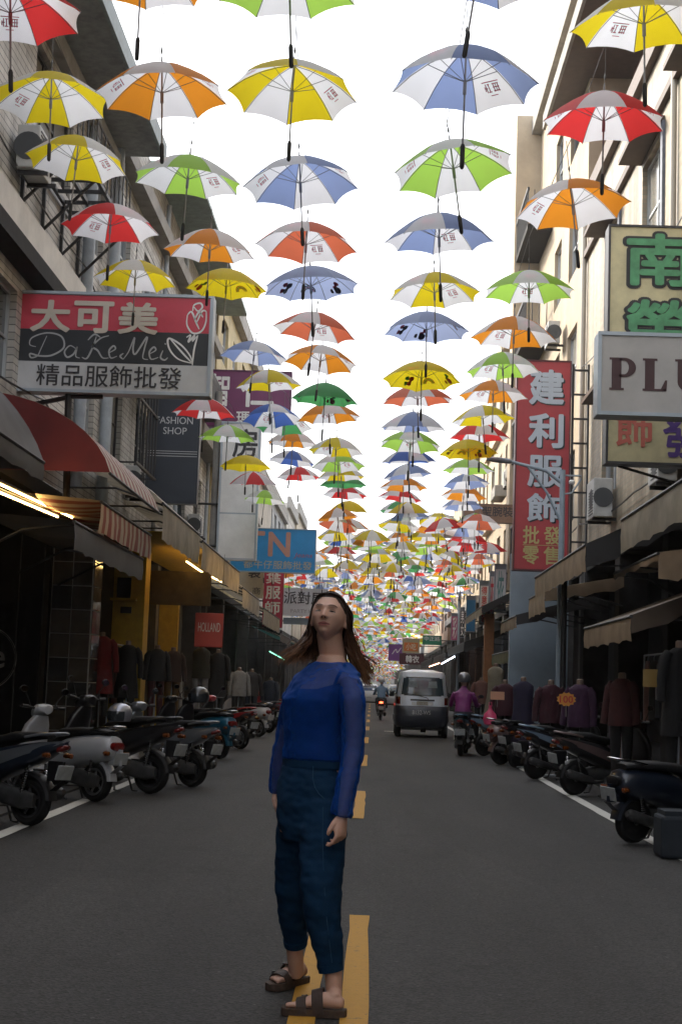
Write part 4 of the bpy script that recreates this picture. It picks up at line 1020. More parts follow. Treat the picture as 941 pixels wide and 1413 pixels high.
# ------------------------------------------------------------------ awnings
A_beige = cloth_mat('awning_beige', (0.50, 0.44, 0.34), .35, .40, 2.5); A_brown = cloth_mat('awning_brown', (0.13, 0.09, 0.06), .12, .4, 2.5)
A_black = cloth_mat('awning_black', (0.022, 0.021, 0.022), .03, .4); A_grey = cloth_mat('awning_grey', (0.06, 0.06, 0.065), .05, .4); A_wine = cloth_mat('awning_wine', (0.17, 0.022, 0.022), .15, .25)
A_tan = cloth_mat('awning_tan', (0.44, 0.33, 0.22), .30, .35); A_olive = cloth_mat('awning_olive', (0.16, 0.17, 0.08), .2, .3)
def stripe_mat():
    m = cloth_mat('awning_stripes', (0.42, 0.36, 0.28), .2, .2); nt = m.node_tree
    tc = nt.nodes.new('ShaderNodeTexCoord'); sp = nt.nodes.new('ShaderNodeSeparateXYZ'); nt.links.new(tc.outputs['Object'], sp.inputs[0])
    mo = nt.nodes.new('ShaderNodeMath'); mo.operation = 'PINGPONG'; mo.inputs[1].default_value = .19; nt.links.new(sp.outputs['Y'], mo.inputs[0])
    gt = nt.nodes.new('ShaderNodeMath'); gt.operation = 'GREATER_THAN'; gt.inputs[1].default_value = .095; nt.links.new(mo.outputs[0], gt.inputs[0])
    ramp = [n for n in nt.nodes if n.type == 'VALTORGB'][0]
    mx = nt.nodes.new('ShaderNodeMixRGB'); mx.inputs['Color2'].default_value = (.20, .035, .03, 1); nt.links.new(gt.outputs[0], mx.inputs['Fac']); nt.links.new(ramp.outputs[0], mx.inputs['Color1'])
    for n in nt.nodes:
        if n.type == 'BSDF_PRINCIPLED': nt.links.new(mx.outputs[0], n.inputs['Base Color'])
        if n.type == 'BSDF_TRANSLUCENT': nt.links.new(mx.outputs[0], n.inputs['Color'])
    return m
A_stripe = stripe_mat()
def awning(label, side, y0, y1, xw, zw, xo, zo, m, drop=.3, sdrop=0, mv=None, dome=0.0, ends=None, ripple=.02, seed=1, arms_=True):
    """sloping or domed fabric from the wall (xw, zw) out to the edge (xo, zo), with a valance"""
    r_ = random.Random(seed); n = max(6, int((y1-y0)/.28)); k = 8
    o = tag(empty('awning', (xw, (y0+y1)/2, zo)), label, 'awning', 'shop awnings')
    mb = MB(); V = []
    def prof(t):
        if dome: a = math.pi/2*t; return xw+(xo-xw)*(math.sin(a)*dome+t*(1-dome)), zw+(zo-zw)*((1-math.cos(a))*dome+t*(1-dome))
        return xw+(xo-xw)*t, zw+(zo-zw)*t
    for j in range(n+1):
        y = y0+(y1-y0)*j/n; sag = ripple*math.sin(j*1.7+seed)*.6+r_.uniform(-1, 1)*ripple*.5
        for i in range(k+1):
            t = i/k; x, z = prof(t); V.append((x, y, z-.09*math.sin(math.pi*t)*(0 if dome else 1)*abs(math.sin(math.pi*j/n*max(1, round((y1-y0)/2.2))))-sag*math.sin(math.pi*t*.9)))
    mb.add(V, [(j*(k+1)+i, j*(k+1)+i+1, (j+1)*(k+1)+i+1, (j+1)*(k+1)+i) for j in range(n) for i in range(k)])
    c = mb.build('canopy_cloth', m, o, smooth=True); c.location = -o.location
    if drop:
        mb = MB(); V = []
        for j in range(n+1):
            y = y0+(y1-y0)*j/n; w = r_.uniform(-.02, .02); dz = .03*abs(math.sin(j*math.pi/3))
            V += [(xo, y, zo+.004), (xo-side*.012+w*.5, y, zo-drop*.5), (xo-side*.0+w, y, zo-drop+dz)]
        mb.add(V, [(3*j+i, 3*j+i+1, 3*j+i+4, 3*j+i+3) for j in range(n) for i in range(2)])
        c = mb.build('valance', mv or m, o, smooth=True); c.location = -o.location
    for y, em in zip((y0, y1), ends or (None, None)):
        if em is None: continue
        P = [prof(i/k) for i in range(k+1)]; mb = MB(); mb.add([(x, y, z) for x, z in P]+[(xo, y, zo-drop*.4), (xw, y, zo-drop*.4)], [tuple(range(k+3))])
        c = mb.build('end_panel', em, o); c.location = -o.location
    if sdrop:
        mb = MB(); V = []
        for i in range(k+1): x, z = prof(i/k); V += [(x, y0+.004, z), (x, y0-.01, z-sdrop*(.75+.25*math.sin(i*1.9)**2))]
        mb.add(V, [(2*i, 2*i+1, 2*i+3, 2*i+2) for i in range(k)]); c = mb.build('side_curtain', m, o, smooth=True); c.location = -o.location
    mb = MB(); mb.tube([(xo, y0, zo-.015), (xo, y1, zo-.015)], .022, 6); c = mb.build('front_bar', M_blacksteel, o); c.location = -o.location
    if arms_:
        for y in (y0+.12, (y0+y1)/2, y1-.12):
            mb = MB(); mb.tube([(xo, y, zo-.04), ((xo+xw)/2, y, (zo+zw)/2-.16), (xw, y, zw-.55)], .018, 6); c = mb.build('folding_arm', M_blacksteel, o); c.location = -o.location
    return o
# left: the domed striped awning with wine end panel, dark ones nearer, beige ones after
awning('domed red and cream striped awning with wine red end panel under the big sign', -1, 18.6, 23.0, -4.95, 4.95, -3.4, 3.95, A_stripe, .0, dome=.75, ends=(A_wine, None), ripple=.008, seed=4, arms_=False)
awning('red and cream striped hanging valance below the domed awning', -1, 18.9, 23.2, -4.9, 3.72, -3.55, 3.62, A_stripe, .42, ripple=.01, seed=5, arms_=False)
awning('dark grey awning at the left edge of the picture', -1, 11.5, 16.4, -4.95, 4.95, -3.75, 3.75, A_grey, .25, dome=.5, ends=(None, A_grey), seed=6)
awning('dark charcoal awning board over the tiled pilaster shop', -1, 17.6, 23.0, -4.9, 3.3, -3.62, 3.22, A_grey, .36, ripple=.005, seed=7)
awning('wrinkled beige awning nearest the striped one on the left', -1, 23.3, 28.4, -4.95, 4.9, -3.4, 4.15, A_beige, .60, dome=.45, seed=8)
awning('long wrinkled beige awning above the left lit tube lamps', -1, 28.5, 36.5, -4.95, 4.8, -3.35, 4.05, A_beige, .56, dome=.4, seed=9)
awning('short faded awning behind the long beige one on the left', -1, 37.0, 42.5, -4.95, 4.5, -3.3, 3.7, A_beige, .50, dome=.3, seed=10)
awning('pale ragged awning lower down the left row of shops', -1, 43, 50.5, -4.95, 4.3, -3.2, 3.5, A_beige, .5, seed=12)
awning('greyish awning before the slim red sign on the left', -1, 51, 58, -4.95, 4.0, -3.2, 3.05, A_grey, .3, seed=13)
# right
awning('near beige awning cut off by the right edge of the picture', 1, 12.5, 17.7, 4.6, 4.4, 2.92, 3.46, A_black, .42, mv=A_beige, sdrop=.42, seed=20)
awning('large black awning with pale valance on the right', 1, 20.7, 27.2, 4.6, 4.25, 2.92, 3.45, A_black, .40, mv=A_tan, sdrop=.42, seed=21)
awning('brown orange rolled awning under the large black one', 1, 19.0, 22.5, 4.6, 3.35, 3.6, 3.2, A_tan, .12, sdrop=.42, seed=22)
awning('low brown awning over the clothes mannequins on the right', 1, 17.0, 20.7, 4.6, 2.95, 2.92, 2.28, A_brown, .30, mv=A_tan, sdrop=.26, seed=23)
awning('tan awning below the black one, lit from behind', 1, 27.6, 30.4, 4.6, 3.55, 3.15, 3.25, A_tan, .42, sdrop=.26, seed=24)
awning('dark awning with tan fringe in front of the light blue wall', 1, 30.6, 34.2, 4.6, 3.4, 2.92, 2.92, A_black, .28, mv=A_tan, sdrop=.26, seed=25)
awning('small olive green awning by the orange brown pillar', 1, 36.5, 42, 4.6, 2.75, 3.35, 2.35, A_black, .32, mv=A_olive, sdrop=.26, seed=26)
awning('black awning with a white rolled end near the small upright signs', 1, 43.0, 50.0, 4.6, 4.55, 3.1, 3.75, A_black, .25, mv=A_beige, sdrop=.26, seed=27)
awning('long dark awning beyond the orange brown pillar', 1, 47.5, 58.0, 4.6, 3.5, 2.9, 2.85, A_black, .3, mv=A_grey, sdrop=.26, seed=28)
awning('far dark awning behind the van', 1, 58.5, 70.0, 4.6, 3.4, 2.85, 2.75, A_black, .28, mv=A_grey, sdrop=.26, seed=29)
awning('farthest dark awning on the right beyond the van', 1, 70.5, 86.0, 4.6, 3.5, 2.8, 2.75, A_grey, .28, sdrop=.26, seed=30)
awning('teal awning far down the left side of the street', -1, 59, 70, -4.95, 3.6, -3.1, 2.9, cloth_mat('awning_teal', (.05, .22, .20), .2), .28, seed=31)
awning('far grey awning down the left side of the street', -1, 71, 88, -4.95, 3.8, -3.0, 3.0, A_beige, .28, seed=32)

# ------------------------------------------------------------------ shop fronts, pillars, lights
def slab(name, label, cat, x0, x1, y0, y1, z0, z1, m, bev=.01):
    o = tag(empty(name, ((x0+x1)/2, (y0+y1)/2, z0)), label, cat)
    mb = MB(); mb.bbox(x0, x1, y0, y1, z0, z1, bev); c = mb.build('body', m, o); c.location = -o.location
    return o
# tiled pilaster: every polished tile with its joint
px0, px1 = at(66, 900, 25).x, at(124, 900, 25).x
o = slab('tiled_pilaster', 'pilaster of dark polished tiles with white joints beside the black shop wall', 'pilaster', px0, px1, 25.03, 25.75, 0.02, 4.0, mat('white_grout', (.34, .33, .31), .8))
tm = [mat(f'polished_tile_{k}', c, .09, var=.3, vscale=5, spec=.7) for k, c in enumerate([(.075,.06,.045), (.05,.042,.034), (.03,.03,.03)])]
mb = MB(); tw = (px1-px0-.03)/2; mb.bbox(-tw/2+.008, tw/2-.008, -.012, .006, -.195, .195, .004); t0 = mb.build('tile', tm[0]); TL = t0.data; bpy.data.objects.remove(t0)
for i in range(2):
    for j in range(9):
        part('tile', TL, o, m=random.choice(tm), loc=Vector((px0+.015+tw*(i+.5), 25.03, .25+.405*j))-o.location)
for i in range(2):
    for j in range(9):
        q = part('tile', TL, o, m=random.choice(tm), loc=Vector((px1, 25.03+.18+.36*i, .25+.405*j))-o.location, rot=(0, 0, math.pi/2)); q.scale = (.345/(tw-.016), 1, 1)
# black shop wall with the round outlined logo
o = slab('black_shop_wall', 'glossy black shop wall with a round white outlined letter logo at the left edge', 'shop wall', -8.6, px0-.05, 24.6, 24.75, 0.02, 3.95, mat('wall_black', (.006, .006, .007), .5, spec=.2))
c = at(-20, 908, 24.6); V = []; nn = 48
for rr_ in ((.53, .515), (.50, .494)):
    mb = MB(); V = []
    for i in range(nn): a = 2*math.pi*i/nn; V += [(c.x+rr_[0]*math.cos(a), 24.592, c.z+rr_[0]*math.sin(a)), (c.x+rr_[1]*math.cos(a), 24.592, c.z+rr_[1]*math.sin(a))]
    mb.add(V, [(2*i, 2*i+1, (2*i+3) % (2*nn), (2*i+2) % (2*nn)) for i in range(nn)]); q = mb.build('logo_ring', smat('logo_grey', (.30, .29, .28)), o); q.location = -o.location
q = lettering('e', at(-12, 906, 24.6).x, at(8, 906, 24.6).x, at(0, 922, 24.6).z, at(0, 898, 24.6).z, 24.59, smat('logo_grey', (.30, .29, .28)), o, .02); q.location = -o.location
mb = MB(); mb.box(at(27, 800, 24.6).x, at(28.6, 800, 24.6).x, 24.588, 24.596, .05, 3.9); q = mb.build('panel_joint', smat('joint', (.06, .06, .06)), o); q.location = -o.location
# yellow shop pillar with shelf niche
ya = mat('yellow_wall', (.52, .34, .03), .7, var=.2)
xa, xb = at(155, 850, 29.5).x, at(199, 850, 29.5).x
o = slab('yellow_pillar', 'yellow painted shop pillar with a dark niche behind the red shirt', 'pillar', xa, xb, 29.5, 30.1, .02, 3.9, ya)
mb = MB(); mb.box(at(163, 800, 29.5).x, at(182, 800, 29.5).x, 29.46, 29.49, at(170, 825, 29.5).z, at(170, 797, 29.5).z); q = mb.build('niche', M_dark, o); q.location = -o.location
mb = MB(); mb.box(at(155, 800, 29.4).x, at(190, 800, 29.4).x, 29.30, 29.49, at(170, 829, 29.5).z, at(170, 826, 29.5).z); q = mb.build('shelf', ya, o); q.location = -o.location
mb = MB(); mb.box(at(168, 800, 29.4).x, at(183, 800, 29.4).x, 29.47, 29.494, at(170, 846, 29.5).z, at(170, 837, 29.5).z); q = mb.build('small_plate', M_black, o); q.location = -o.location
slab('yellow_shop_wall', 'yellow interior shop wall further along the left arcade', 'shop wall', -5.9, -5.0, 38, 38.2, .02, 3.6, ya)
slab('brown_tarp_panel', 'brown translucent tarpaulin panel hanging under the beige awning', 'tarpaulin', at(205, 800, 30.6).x, at(292, 800, 30.6).x, 30.6, 30.63, at(240, 835, 30.6).z, at(240, 788, 30.6).z, cloth_mat('brown_tarp', (.12, .085, .035), .4, .4, 6), .003)
slab('yellow_ceiling_board', 'yellow boarded canopy ceiling over the left shop entrance', 'ceiling board', -5.0, -3.5, 26.5, 37.0, 3.98, 4.0, ya, .003)
slab('light_blue_wall', 'plain light blue wall panel facing the street beneath the red vertical sign', 'wall', at(704, 820, 35).x, 4.55, 35.0, 35.25, at(760, 1000, 35).z*0+.02, at(755, 765, 35).z, mat('light_blue_paint', (.30, .38, .45), .7, var=.15, vscale=1.5))
slab('brown_pillar', 'orange brown arcade pillar on the right behind the mannequins', 'pillar', at(668, 900, 44).x, at(681, 900, 44).x, 44, 44.35, .02, 3.6, mat('orange_brown', (.30, .13, .05), .7, var=.25))
o = tag(empty('awning_post', (at(775, 1000, 25).x, 25, .02)), 'thin dark post holding up the right awnings', 'post'); mb = MB(); mb.tube([(0,0,0), (0,0,3.6)], .05, 10); mb.build('post', M_blacksteel, o, smooth=True); mb = MB(); mb.tube([(0,0,0), (0,0,.05)], .11, 12); mb.build('foot_plate', M_blacksteel, o)
def tube_light(a, b_, label, col=(1.0, .62, .20), st=9):
    a, b_ = Vector(a), Vector(b_); o = tag(empty('tube_lamp', (a+b_)/2), label, 'lamp')
    mb = MB(); mb.tube([a, b_], .014, 8); q = mb.build('tube', mat(f'lit_tube_{col[2]}', col, .5, emit=col, estr=st), o); q.location = -o.location
    mb = MB(); mb.tube([a+Vector((0,0,.035)), b_+Vector((0,0,.035))], .018, 6); q = mb.build('holder', M_black, o); q.location = -o.location
A = lambda px, py, Y: at(px, py, Y)
tube_light(A(-30, 654, 16.4), A(100, 714, 21.3), 'warm lit tube lamp under the dark left awning, upper of two')
tube_light(A(-20, 671, 16.8), A(80, 713, 20.4), 'warm lit tube lamp under the dark left awning, lower of two')
tube_light(A(258, 775, 29.4), A(287, 795, 33.0), 'warm lit tube lamp under the beige awning, nearer one')
tube_light(A(290, 795, 33.5), A(325, 812, 39.0), 'warm lit tube lamp under the beige awning, farther one')
tube_light(A(609, 916, 60), A(627, 906, 50), 'cool white tube lamp in the shop right of the van', (.75, .85, 1.0), 8)
tube_light(A(592, 920, 72), A(606, 915, 62), 'warm tube lamp in the shop above the van', (1, .5, .3), 6)
tube_light(A(372, 899, 52), A(392, 910, 60), 'green lit tube lamp by the woman on the left side', (.25, 1, .6), 1.2)
# ------------------------------------------------------------------ mannequins and racks of clothes
M_skinplastic = mat('mannequin_skin', (.16, .11, .08), .5); M_whiteplastic = mat('mannequin_white', (.16, .15, .145), .4)
def ell(c, rx, ry, n=14, yaw=0.0, lean=(0, 0)):
    out = []
    for j in range(n):
        t = 2*math.pi*j/n; x, y = rx*math.cos(t), ry*math.sin(t)
        out.append(Vector((c[0]+x*math.cos(yaw)-y*math.sin(yaw), c[1]+x*math.sin(yaw)+y*math.cos(yaw), c[2]+lean[0]*x+lean[1]*y)))
    return out
def limb(mb, pts, rs, n=10, flat=1.0): mb.tube(pts, rs, n)
def garment_mb(long=0.0, sleeves=True, flare=0.0):
    mb = MB(); L = .60+long
    mb.rings([ell((0, 0, z), rx, ry, 18) for z, rx, ry in ((-L, .20+flare, .13+flare*.7), (-L*.75, .195+flare*.5, .13+flare*.4), (-L*.5, .18, .12), (-.28, .175, .115), (-.14, .19, .115), (-.06, .185, .10), (-.015, .13, .08), (.02, .075, .065))])
    if sleeves:
        for sx in (-1, 1): mb.tube([(sx*.14, 0, -.05), (sx*.20, .0, -.12), (sx*.245, -.01, -.34), (sx*.26, -.04, -.58)], [.065, .068, .055, .05], 10)
    return mb
GAR = {}
for key, a in {'shirt': (0, True, 0), 'coat': (.35, True, .03), 'dress': (.5, False, .07), 'vest': (.02, False, 0)}.items():
    o = garment_mb(*a).build('garment', M_dark, smooth=True, angle=70); GAR[key] = o.data; bpy.data.objects.remove(o)
mb = MB(); mb.tube([(0,0,-.03), (0,0,.09)], [.055, .05], 12); mb.tube([(0,0,.09), (0,0,.10)], [.05, .03], 12); o = mb.build('neck', M_skinplastic, smooth=True); NECK = o.data; bpy.data.objects.remove(o)
mb = MB(); mb.rings([ell((0, .0, z), r_, r_*1.15, 14) for z, r_ in ((.05, .045), (.10, .05), (.14, .07), (.2, .08), (.26, .075), (.30, .045), (.31, .01))]); o = mb.build('head', M_whiteplastic, smooth=True); HEAD = o.data; bpy.data.objects.remove(o)
def cmat(n, c): return mat('cloth_'+n, tuple(q*.32 for q in c), .85, var=.3, vscale=9, bump=.3, bscale=25)
def mannequin(px, py, Y, kind, cm, label, rz=0.0, head=False, legs=None, s=1.0):
    p = at(px, py, Y); zt = p.z
    rz += ((px*7) % 11-5)*.12; o = tag(empty('mannequin', (p.x, Y, .02), rz), label, 'mannequin', 'dressed shop mannequins')
    z = zt-.1-.02
    g = part('garment', GAR[kind], o, m=cm, loc=(0, 0, z)); g.scale = (s, s, s)
    part('head' if head else 'neck', HEAD if head else NECK, o, loc=(0, 0, z))
    low = z-.55*s
    if legs:
        for sx in (-1, 1):
            mb = MB(); mb.tube([(sx*.09, 0, low+.02), (sx*.095, 0, low-.42), (sx*.1, 0, max(.05, low-.82))], [.085, .065, .05], 10); mb.build('trouser_leg', legs, o, smooth=True)
    mb = MB(); mb.tube([(0, .02, .01), (0, .02, low)], .014, 8); mb.tube([(0, .02, 0), (0, .02, .02)], .15, 16); mb.build('stand', M_greysteel, o)
    return o
C_red = cmat('red', (.42, .01, .015)); C_black = cmat('black', (.012, .012, .014)); C_char = cmat('charcoal', (.035, .035, .038)); C_mus = cmat('mustard', (.30, .16, .03)); C_brown = cmat('brown', (.09, .035, .02))
C_white = cmat('white', (.55, .55, .53)); C_maroon = cmat('maroon', (.14, .015, .02)); C_purple = cmat('purple', (.10, .015, .10)); C_violet = cmat('violet', (.035, .02, .09)); C_cream = cmat('cream', (.50, .42, .28)); C_olive = cmat('olive', (.07, .065, .03)); C_wine = cmat('wine', (.11, .008, .03)); C_denim = cmat('denim', (.02, .035, .07)); C_pink = cmat('pink', (.45, .20, .16))
mannequin(142, 872, 26.6, 'coat', C_red, 'mannequin in a long bright red printed top by the tiled pilaster', .3, legs=C_black, s=1.05)
mannequin(178, 884, 27.4, 'coat', C_black, 'mannequin in a long black coat beside the yellow pillar', .2, legs=C_black)
mannequin(218, 890, 29.0, 'shirt', C_char, 'mannequin in dark brown coat near the middle of the left shop', .2, legs=C_maroon)
mannequin(240, 893, 30.0, 'shirt', C_brown, 'mannequin in brown top over a mustard skirt in the left shop', .2, legs=C_mus)
mannequin(279, 889, 31.5, 'vest', C_olive, 'sleeveless mannequin in olive vest under the red banner', .2, legs=C_white)
mannequin(302, 896, 33.0, 'coat', C_black, 'hooded black jacket mannequin just right of the red banner', .2, legs=C_black)
mannequin(331, 921, 36.5, 'shirt', C_white, 'mannequin in a white top before the pale shutter on the left', .2, legs=C_black)
mannequin(348, 923, 38.5, 'shirt', C_char, 'mannequin in grey top farthest along the left shop row', .2, legs=C_denim)
mannequin(374, 935, 44, 'shirt', C_denim, 'small dark blue clad mannequin left of the woman', .2, legs=C_denim)
mannequin(938, 884, 16.6, 'coat', C_black, 'mannequin in black coat at the right edge of the picture', -.2, head=False, legs=C_black)
mannequin(858, 928, 19.8, 'shirt', C_maroon, 'mannequin in maroon coat behind the yellow price cards', -.2, legs=C_black)
mannequin(800, 937, 22.0, 'shirt', C_purple, 'mannequin in purple top behind the starburst price card', -.2, legs=C_black)
mannequin(760, 938, 24.5, 'shirt', C_wine, 'mannequin in wine red coat left of the awning post', -.2, legs=C_black)
mannequin(722, 934, 27.0, 'dress', C_violet, 'mannequin in dark violet dress right of the olive awning', -.2, legs=C_black)
mannequin(697, 938, 29.5, 'shirt', C_wine, 'mannequin in wine top beside the cream garment', -.2, legs=C_black)
mannequin(684, 915, 33.0, 'dress', C_cream, 'mannequin in pale cream dress under the olive awning', -.2)
mannequin(664, 935, 40.0, 'shirt', C_pink, 'mannequin in pale pink top by the orange brown pillar', -.2, legs=C_black)
# a long white sleeve and glove form at the right edge
def hanger_garment(o_loc, rz, cm, L, label, grp):
    o = tag(empty('hanging_garment', o_loc, rz), label, 'garment', grp)
    mb = MB(); r_ = random.Random(int(o_loc[1]*100)); ph = r_.uniform(0, 6)
    rg = []
    for z, w, d in ((0, .04, .03), (-.04, .14, .035), (-.09, .21, .045), (-.3, .20, .05), (-.6*L, .20, .055), (-L, .21, .06)):
        ring = []
        for j in range(20):
            t = 2*math.pi*j/20; k = 1+.18*math.sin(5*t+ph)*min(1, -z*2); ring.append(Vector((d*math.cos(t)*k, w*math.sin(t), z)))
        rg.append(ring)
    mb.rings(rg); mb.build('cloth', cm, o, smooth=True, angle=80)
    mb = MB(); mb.tube([(0, 0, -.01), (0, 0, .05), (.02, 0, .08), (0, 0, .105)], .004, 6); mb.build('hook', M_greysteel, o)
    return o
def rack(x, y0, y1, z, label, items, grp, L=.8):
    o = tag(empty('clothes_rack', (x, (y0+y1)/2, .02)), label, 'clothes rack')
    h = (y1-y0)/2
    mb = MB(); mb.tube([(0, -h, z), (0, h, z)], .014, 8); mb.build('rail', M_greysteel, o, smooth=True)
    for s_ in (-1, 1):
        mb = MB(); mb.tube([(0, s_*h, 0.03), (0, s_*h, z)], .014, 8); mb.tube([(-.22, s_*h, .03), (.22, s_*h, .03)], .014, 8); mb.build('upright', M_greysteel, o, smooth=True)
    n = len(items)
    for k, (cm, w) in enumerate(items):
        hanger_garment((x, y0+(y1-y0)*(k+.6)/(n+.2), .02+z-.09), random.uniform(-.12, .12), cm, L*random.uniform(.9, 1.1), f'{w} garment, {ordinal(k+1)} from the near end of {grp}', 'clothes on '+grp)
rack(-4.35, 31.8, 34.4, 1.55, 'rack of pale and dark clothes before the left shop', [(C_cream, 'cream'), (C_black, 'black'), (C_white, 'white'), (C_cream, 'pale beige'), (C_char, 'charcoal'), (C_white, 'off-white'), (C_black, 'black knit')], 'the left rack')
rack(-4.45, 37.5, 40.0, 1.5, 'farther rack of black and white clothes on the left', [(C_black, 'black'), (C_white, 'white'), (C_black, 'dark'), (C_char, 'grey'), (C_char, 'charcoal')], 'the farther left rack')
rack(3.75, 16.9, 18.6, 1.45, 'rack of cream and patterned clothes by the right edge', [(C_cream, 'cream'), (C_cream, 'long cream'), (C_pink, 'pinkish'), (C_brown, 'brown patterned'), (C_cream, 'beige')], 'the near right rack', 1.0)
rack(3.75, 21.0, 23.6, 1.12, 'low rack of patterned purple and white clothes on the right', [(C_purple, 'purple'), (C_white, 'white'), (C_violet, 'violet'), (C_pink, 'pink'), (C_wine, 'wine red'), (C_black, 'black'), (C_purple, 'plum')], 'the low right rack', .75)
rack(3.9, 46.0, 51.0, 1.7, 'far right rack of clothes behind the van', [(C_olive, 'olive'), (C_mus, 'mustard'), (C_char, 'grey'), (C_brown, 'brown'), (C_olive, 'khaki'), (C_black, 'black')], 'the far right rack')
rack(-4.75, 26.9, 30.9, 1.95, 'long rail of dark coats behind the left mannequins', [(C_black, 'black'), (C_maroon, 'maroon'), (C_char, 'charcoal'), (C_olive, 'olive'), (C_brown, 'brown'), (C_black, 'long black'), (C_denim, 'navy'), (C_mus, 'mustard'), (C_char, 'grey'), (C_wine, 'wine')], 'the long left rail', .95)
rack(4.45, 17.2, 24.6, 2.0, 'long rail of dark clothes behind the right mannequins', [(C_black, 'black'), (C_wine, 'wine'), (C_char, 'charcoal'), (C_violet, 'violet'), (C_black, 'black wool'), (C_maroon, 'maroon'), (C_olive, 'olive'), (C_purple, 'plum'), (C_black, 'long black'), (C_cream, 'cream'), (C_brown, 'brown'), (C_denim, 'navy'), (C_char, 'grey'), (C_pink, 'pink')], 'the long right rail', .95)
def price_card(px, py, Y, w, h, m, txt, label, burst=False):
    p = at(px, py, Y); o = tag(empty('price_card', p), label, 'price card', 'price cards')
    mb = MB()
    if burst:
        V = [(math.cos(2*math.pi*i/24)*w/2*(1 if i % 2 else .82), 0, math.sin(2*math.pi*i/24)*h/2*(1 if i % 2 else .82)) for i in range(24)]
        mb.add(V+[(x, .006, z) for x, y, z in V], [tuple(range(24)), tuple(range(47, 23, -1))]+[(i, (i+1) % 24, 24+(i+1) % 24, 24+i) for i in range(24)])
    else: mb.bbox(-w/2, w/2, 0, .006, -h/2, h/2, .002)
    mb.build('card', m, o)
    if txt: lettering(txt, -w*.33, w*.33, -h*.25, h*.25, -.004, smat('price_red', (.5, .03, .02)), o, .03)
    mb = MB(); mb.tube([(0, .01, -h/2-.14), (0, .01, -h/2+.02)], .008, 6); mb.build('clip', M_whiteplastic, o)
price_card(781, 965, 20.9, .28, .20, smat('card_orange', (.62, .26, .03)), '100', 'orange starburst price card on the right rack', True)
price_card(686, 960, 28.0, .26, .15, smat('card_peach', (.60, .30, .18)), '', 'plain peach price card by the cream mannequin')
price_card(905, 936, 17.0, .30, .20, smat('card_ochre', (.30, .19, .05)), '', 'ochre price card above the near right rack')
o = slab('grey_crate', 'blue grey plastic crate beside the right edge scooter', 'crate', at(906, 1150, 13.2).x, at(906, 1150, 13.2).x+.5, 13.0, 13.4, .0, .36, mat('crate_grey', (.026, .032, .04), .8, var=.2, spec=.2), .03)
mb = MB(); mb.box(at(906, 1150, 13.2).x+.03, at(906, 1150, 13.2).x+.47, 13.03, 13.37, .362, .40); q = mb.build('lid', mat('crate_grey', (.1, .125, .15), .6), o); q.location = -o.location

# ------------------------------------------------------------------ scooters
M_tyre = mat('tyre_rubber', (.010, .010, .010), .85, bump=.3, bscale=80, spec=.25); M_rim = mat('alloy_rim', (.30, .30, .31), .35, metal=.8); M_rimdark = mat('dark_rim', (.04, .04, .045), .4, metal=.6)
M_plastic = mat('black_plastic', (.010, .010, .011), .5, var=.2, vscale=12, spec=.3); M_seat = mat('scooter_seat', (.009, .009, .010), .6, bump=.25, bscale=50, spec=.25); M_engine = mat('engine_grey', (.07, .07, .07), .5, metal=.5, var=.4, vscale=12)
M_chrome = mat('chrome', (.55, .55, .56), .12, metal=1.0); M_tail = mat('tail_lens', (.13, .008, .007), .12, coat=.6); M_amber = mat('amber_lens', (.13, .032, .005), .15, coat=.6); M_lens = mat('clear_lens', (.45, .46, .47), .1, coat=.6); M_plate = mat('number_plate', (.36, .38, .38), .45, var=.22, vscale=16); M_mirror = mat('mirror_glass', (.5, .52, .54), .06, metal=1.0)
def mk(name, mb, m, smooth=True, angle=45):
    o = mb.build(name, m, smooth=smooth, angle=angle); d = o.data; bpy.data.objects.remove(o); return d
def lx(sections, n=16, e=2.6): return MB().rings([se_ring((x, y, z), hw, hh, n, e) for x, y, z, hw, hh in sections])
SC = {}
mb = MB(); r0, r1 = .225, .155
mb.lathe([(r1, -.05), (.19, -.055), (.215, -.035), (r0, 0), (.215, .035), (.19, .055), (r1, .05), (r1-.01, 0)], (0,0,0), 'y', 28); SC['tyre'] = mk('tyre', mb, M_tyre)
mb = MB(); mb.lathe([(.13, -.045), (.157, -.048), (.157, .048), (.13, .045), (.127, 0)], (0,0,0), 'y', 24); mb.lathe([(.0, -.05), (.04, -.05), (.045, 0), (.04, .05), (0, .05)], (0,0,0), 'y', 14)
for k in range(5):
    a = 2*math.pi*k/5; mb.tube([(math.cos(a)*.03, 0, math.sin(a)*.03), (math.cos(a+.15)*.135, 0, math.sin(a+.15)*.135)], [.022, .014], 6)
SC['rim'] = mk('rim', mb, M_rim)
mb = MB(); mb.lathe([(.09, -.056), (.092, -.058), (.092, .058), (.09, .056), (.089, 0)], (0,0,0), 'y', 20); SC['disc'] = mk('brake_disc', mb, M_chrome)
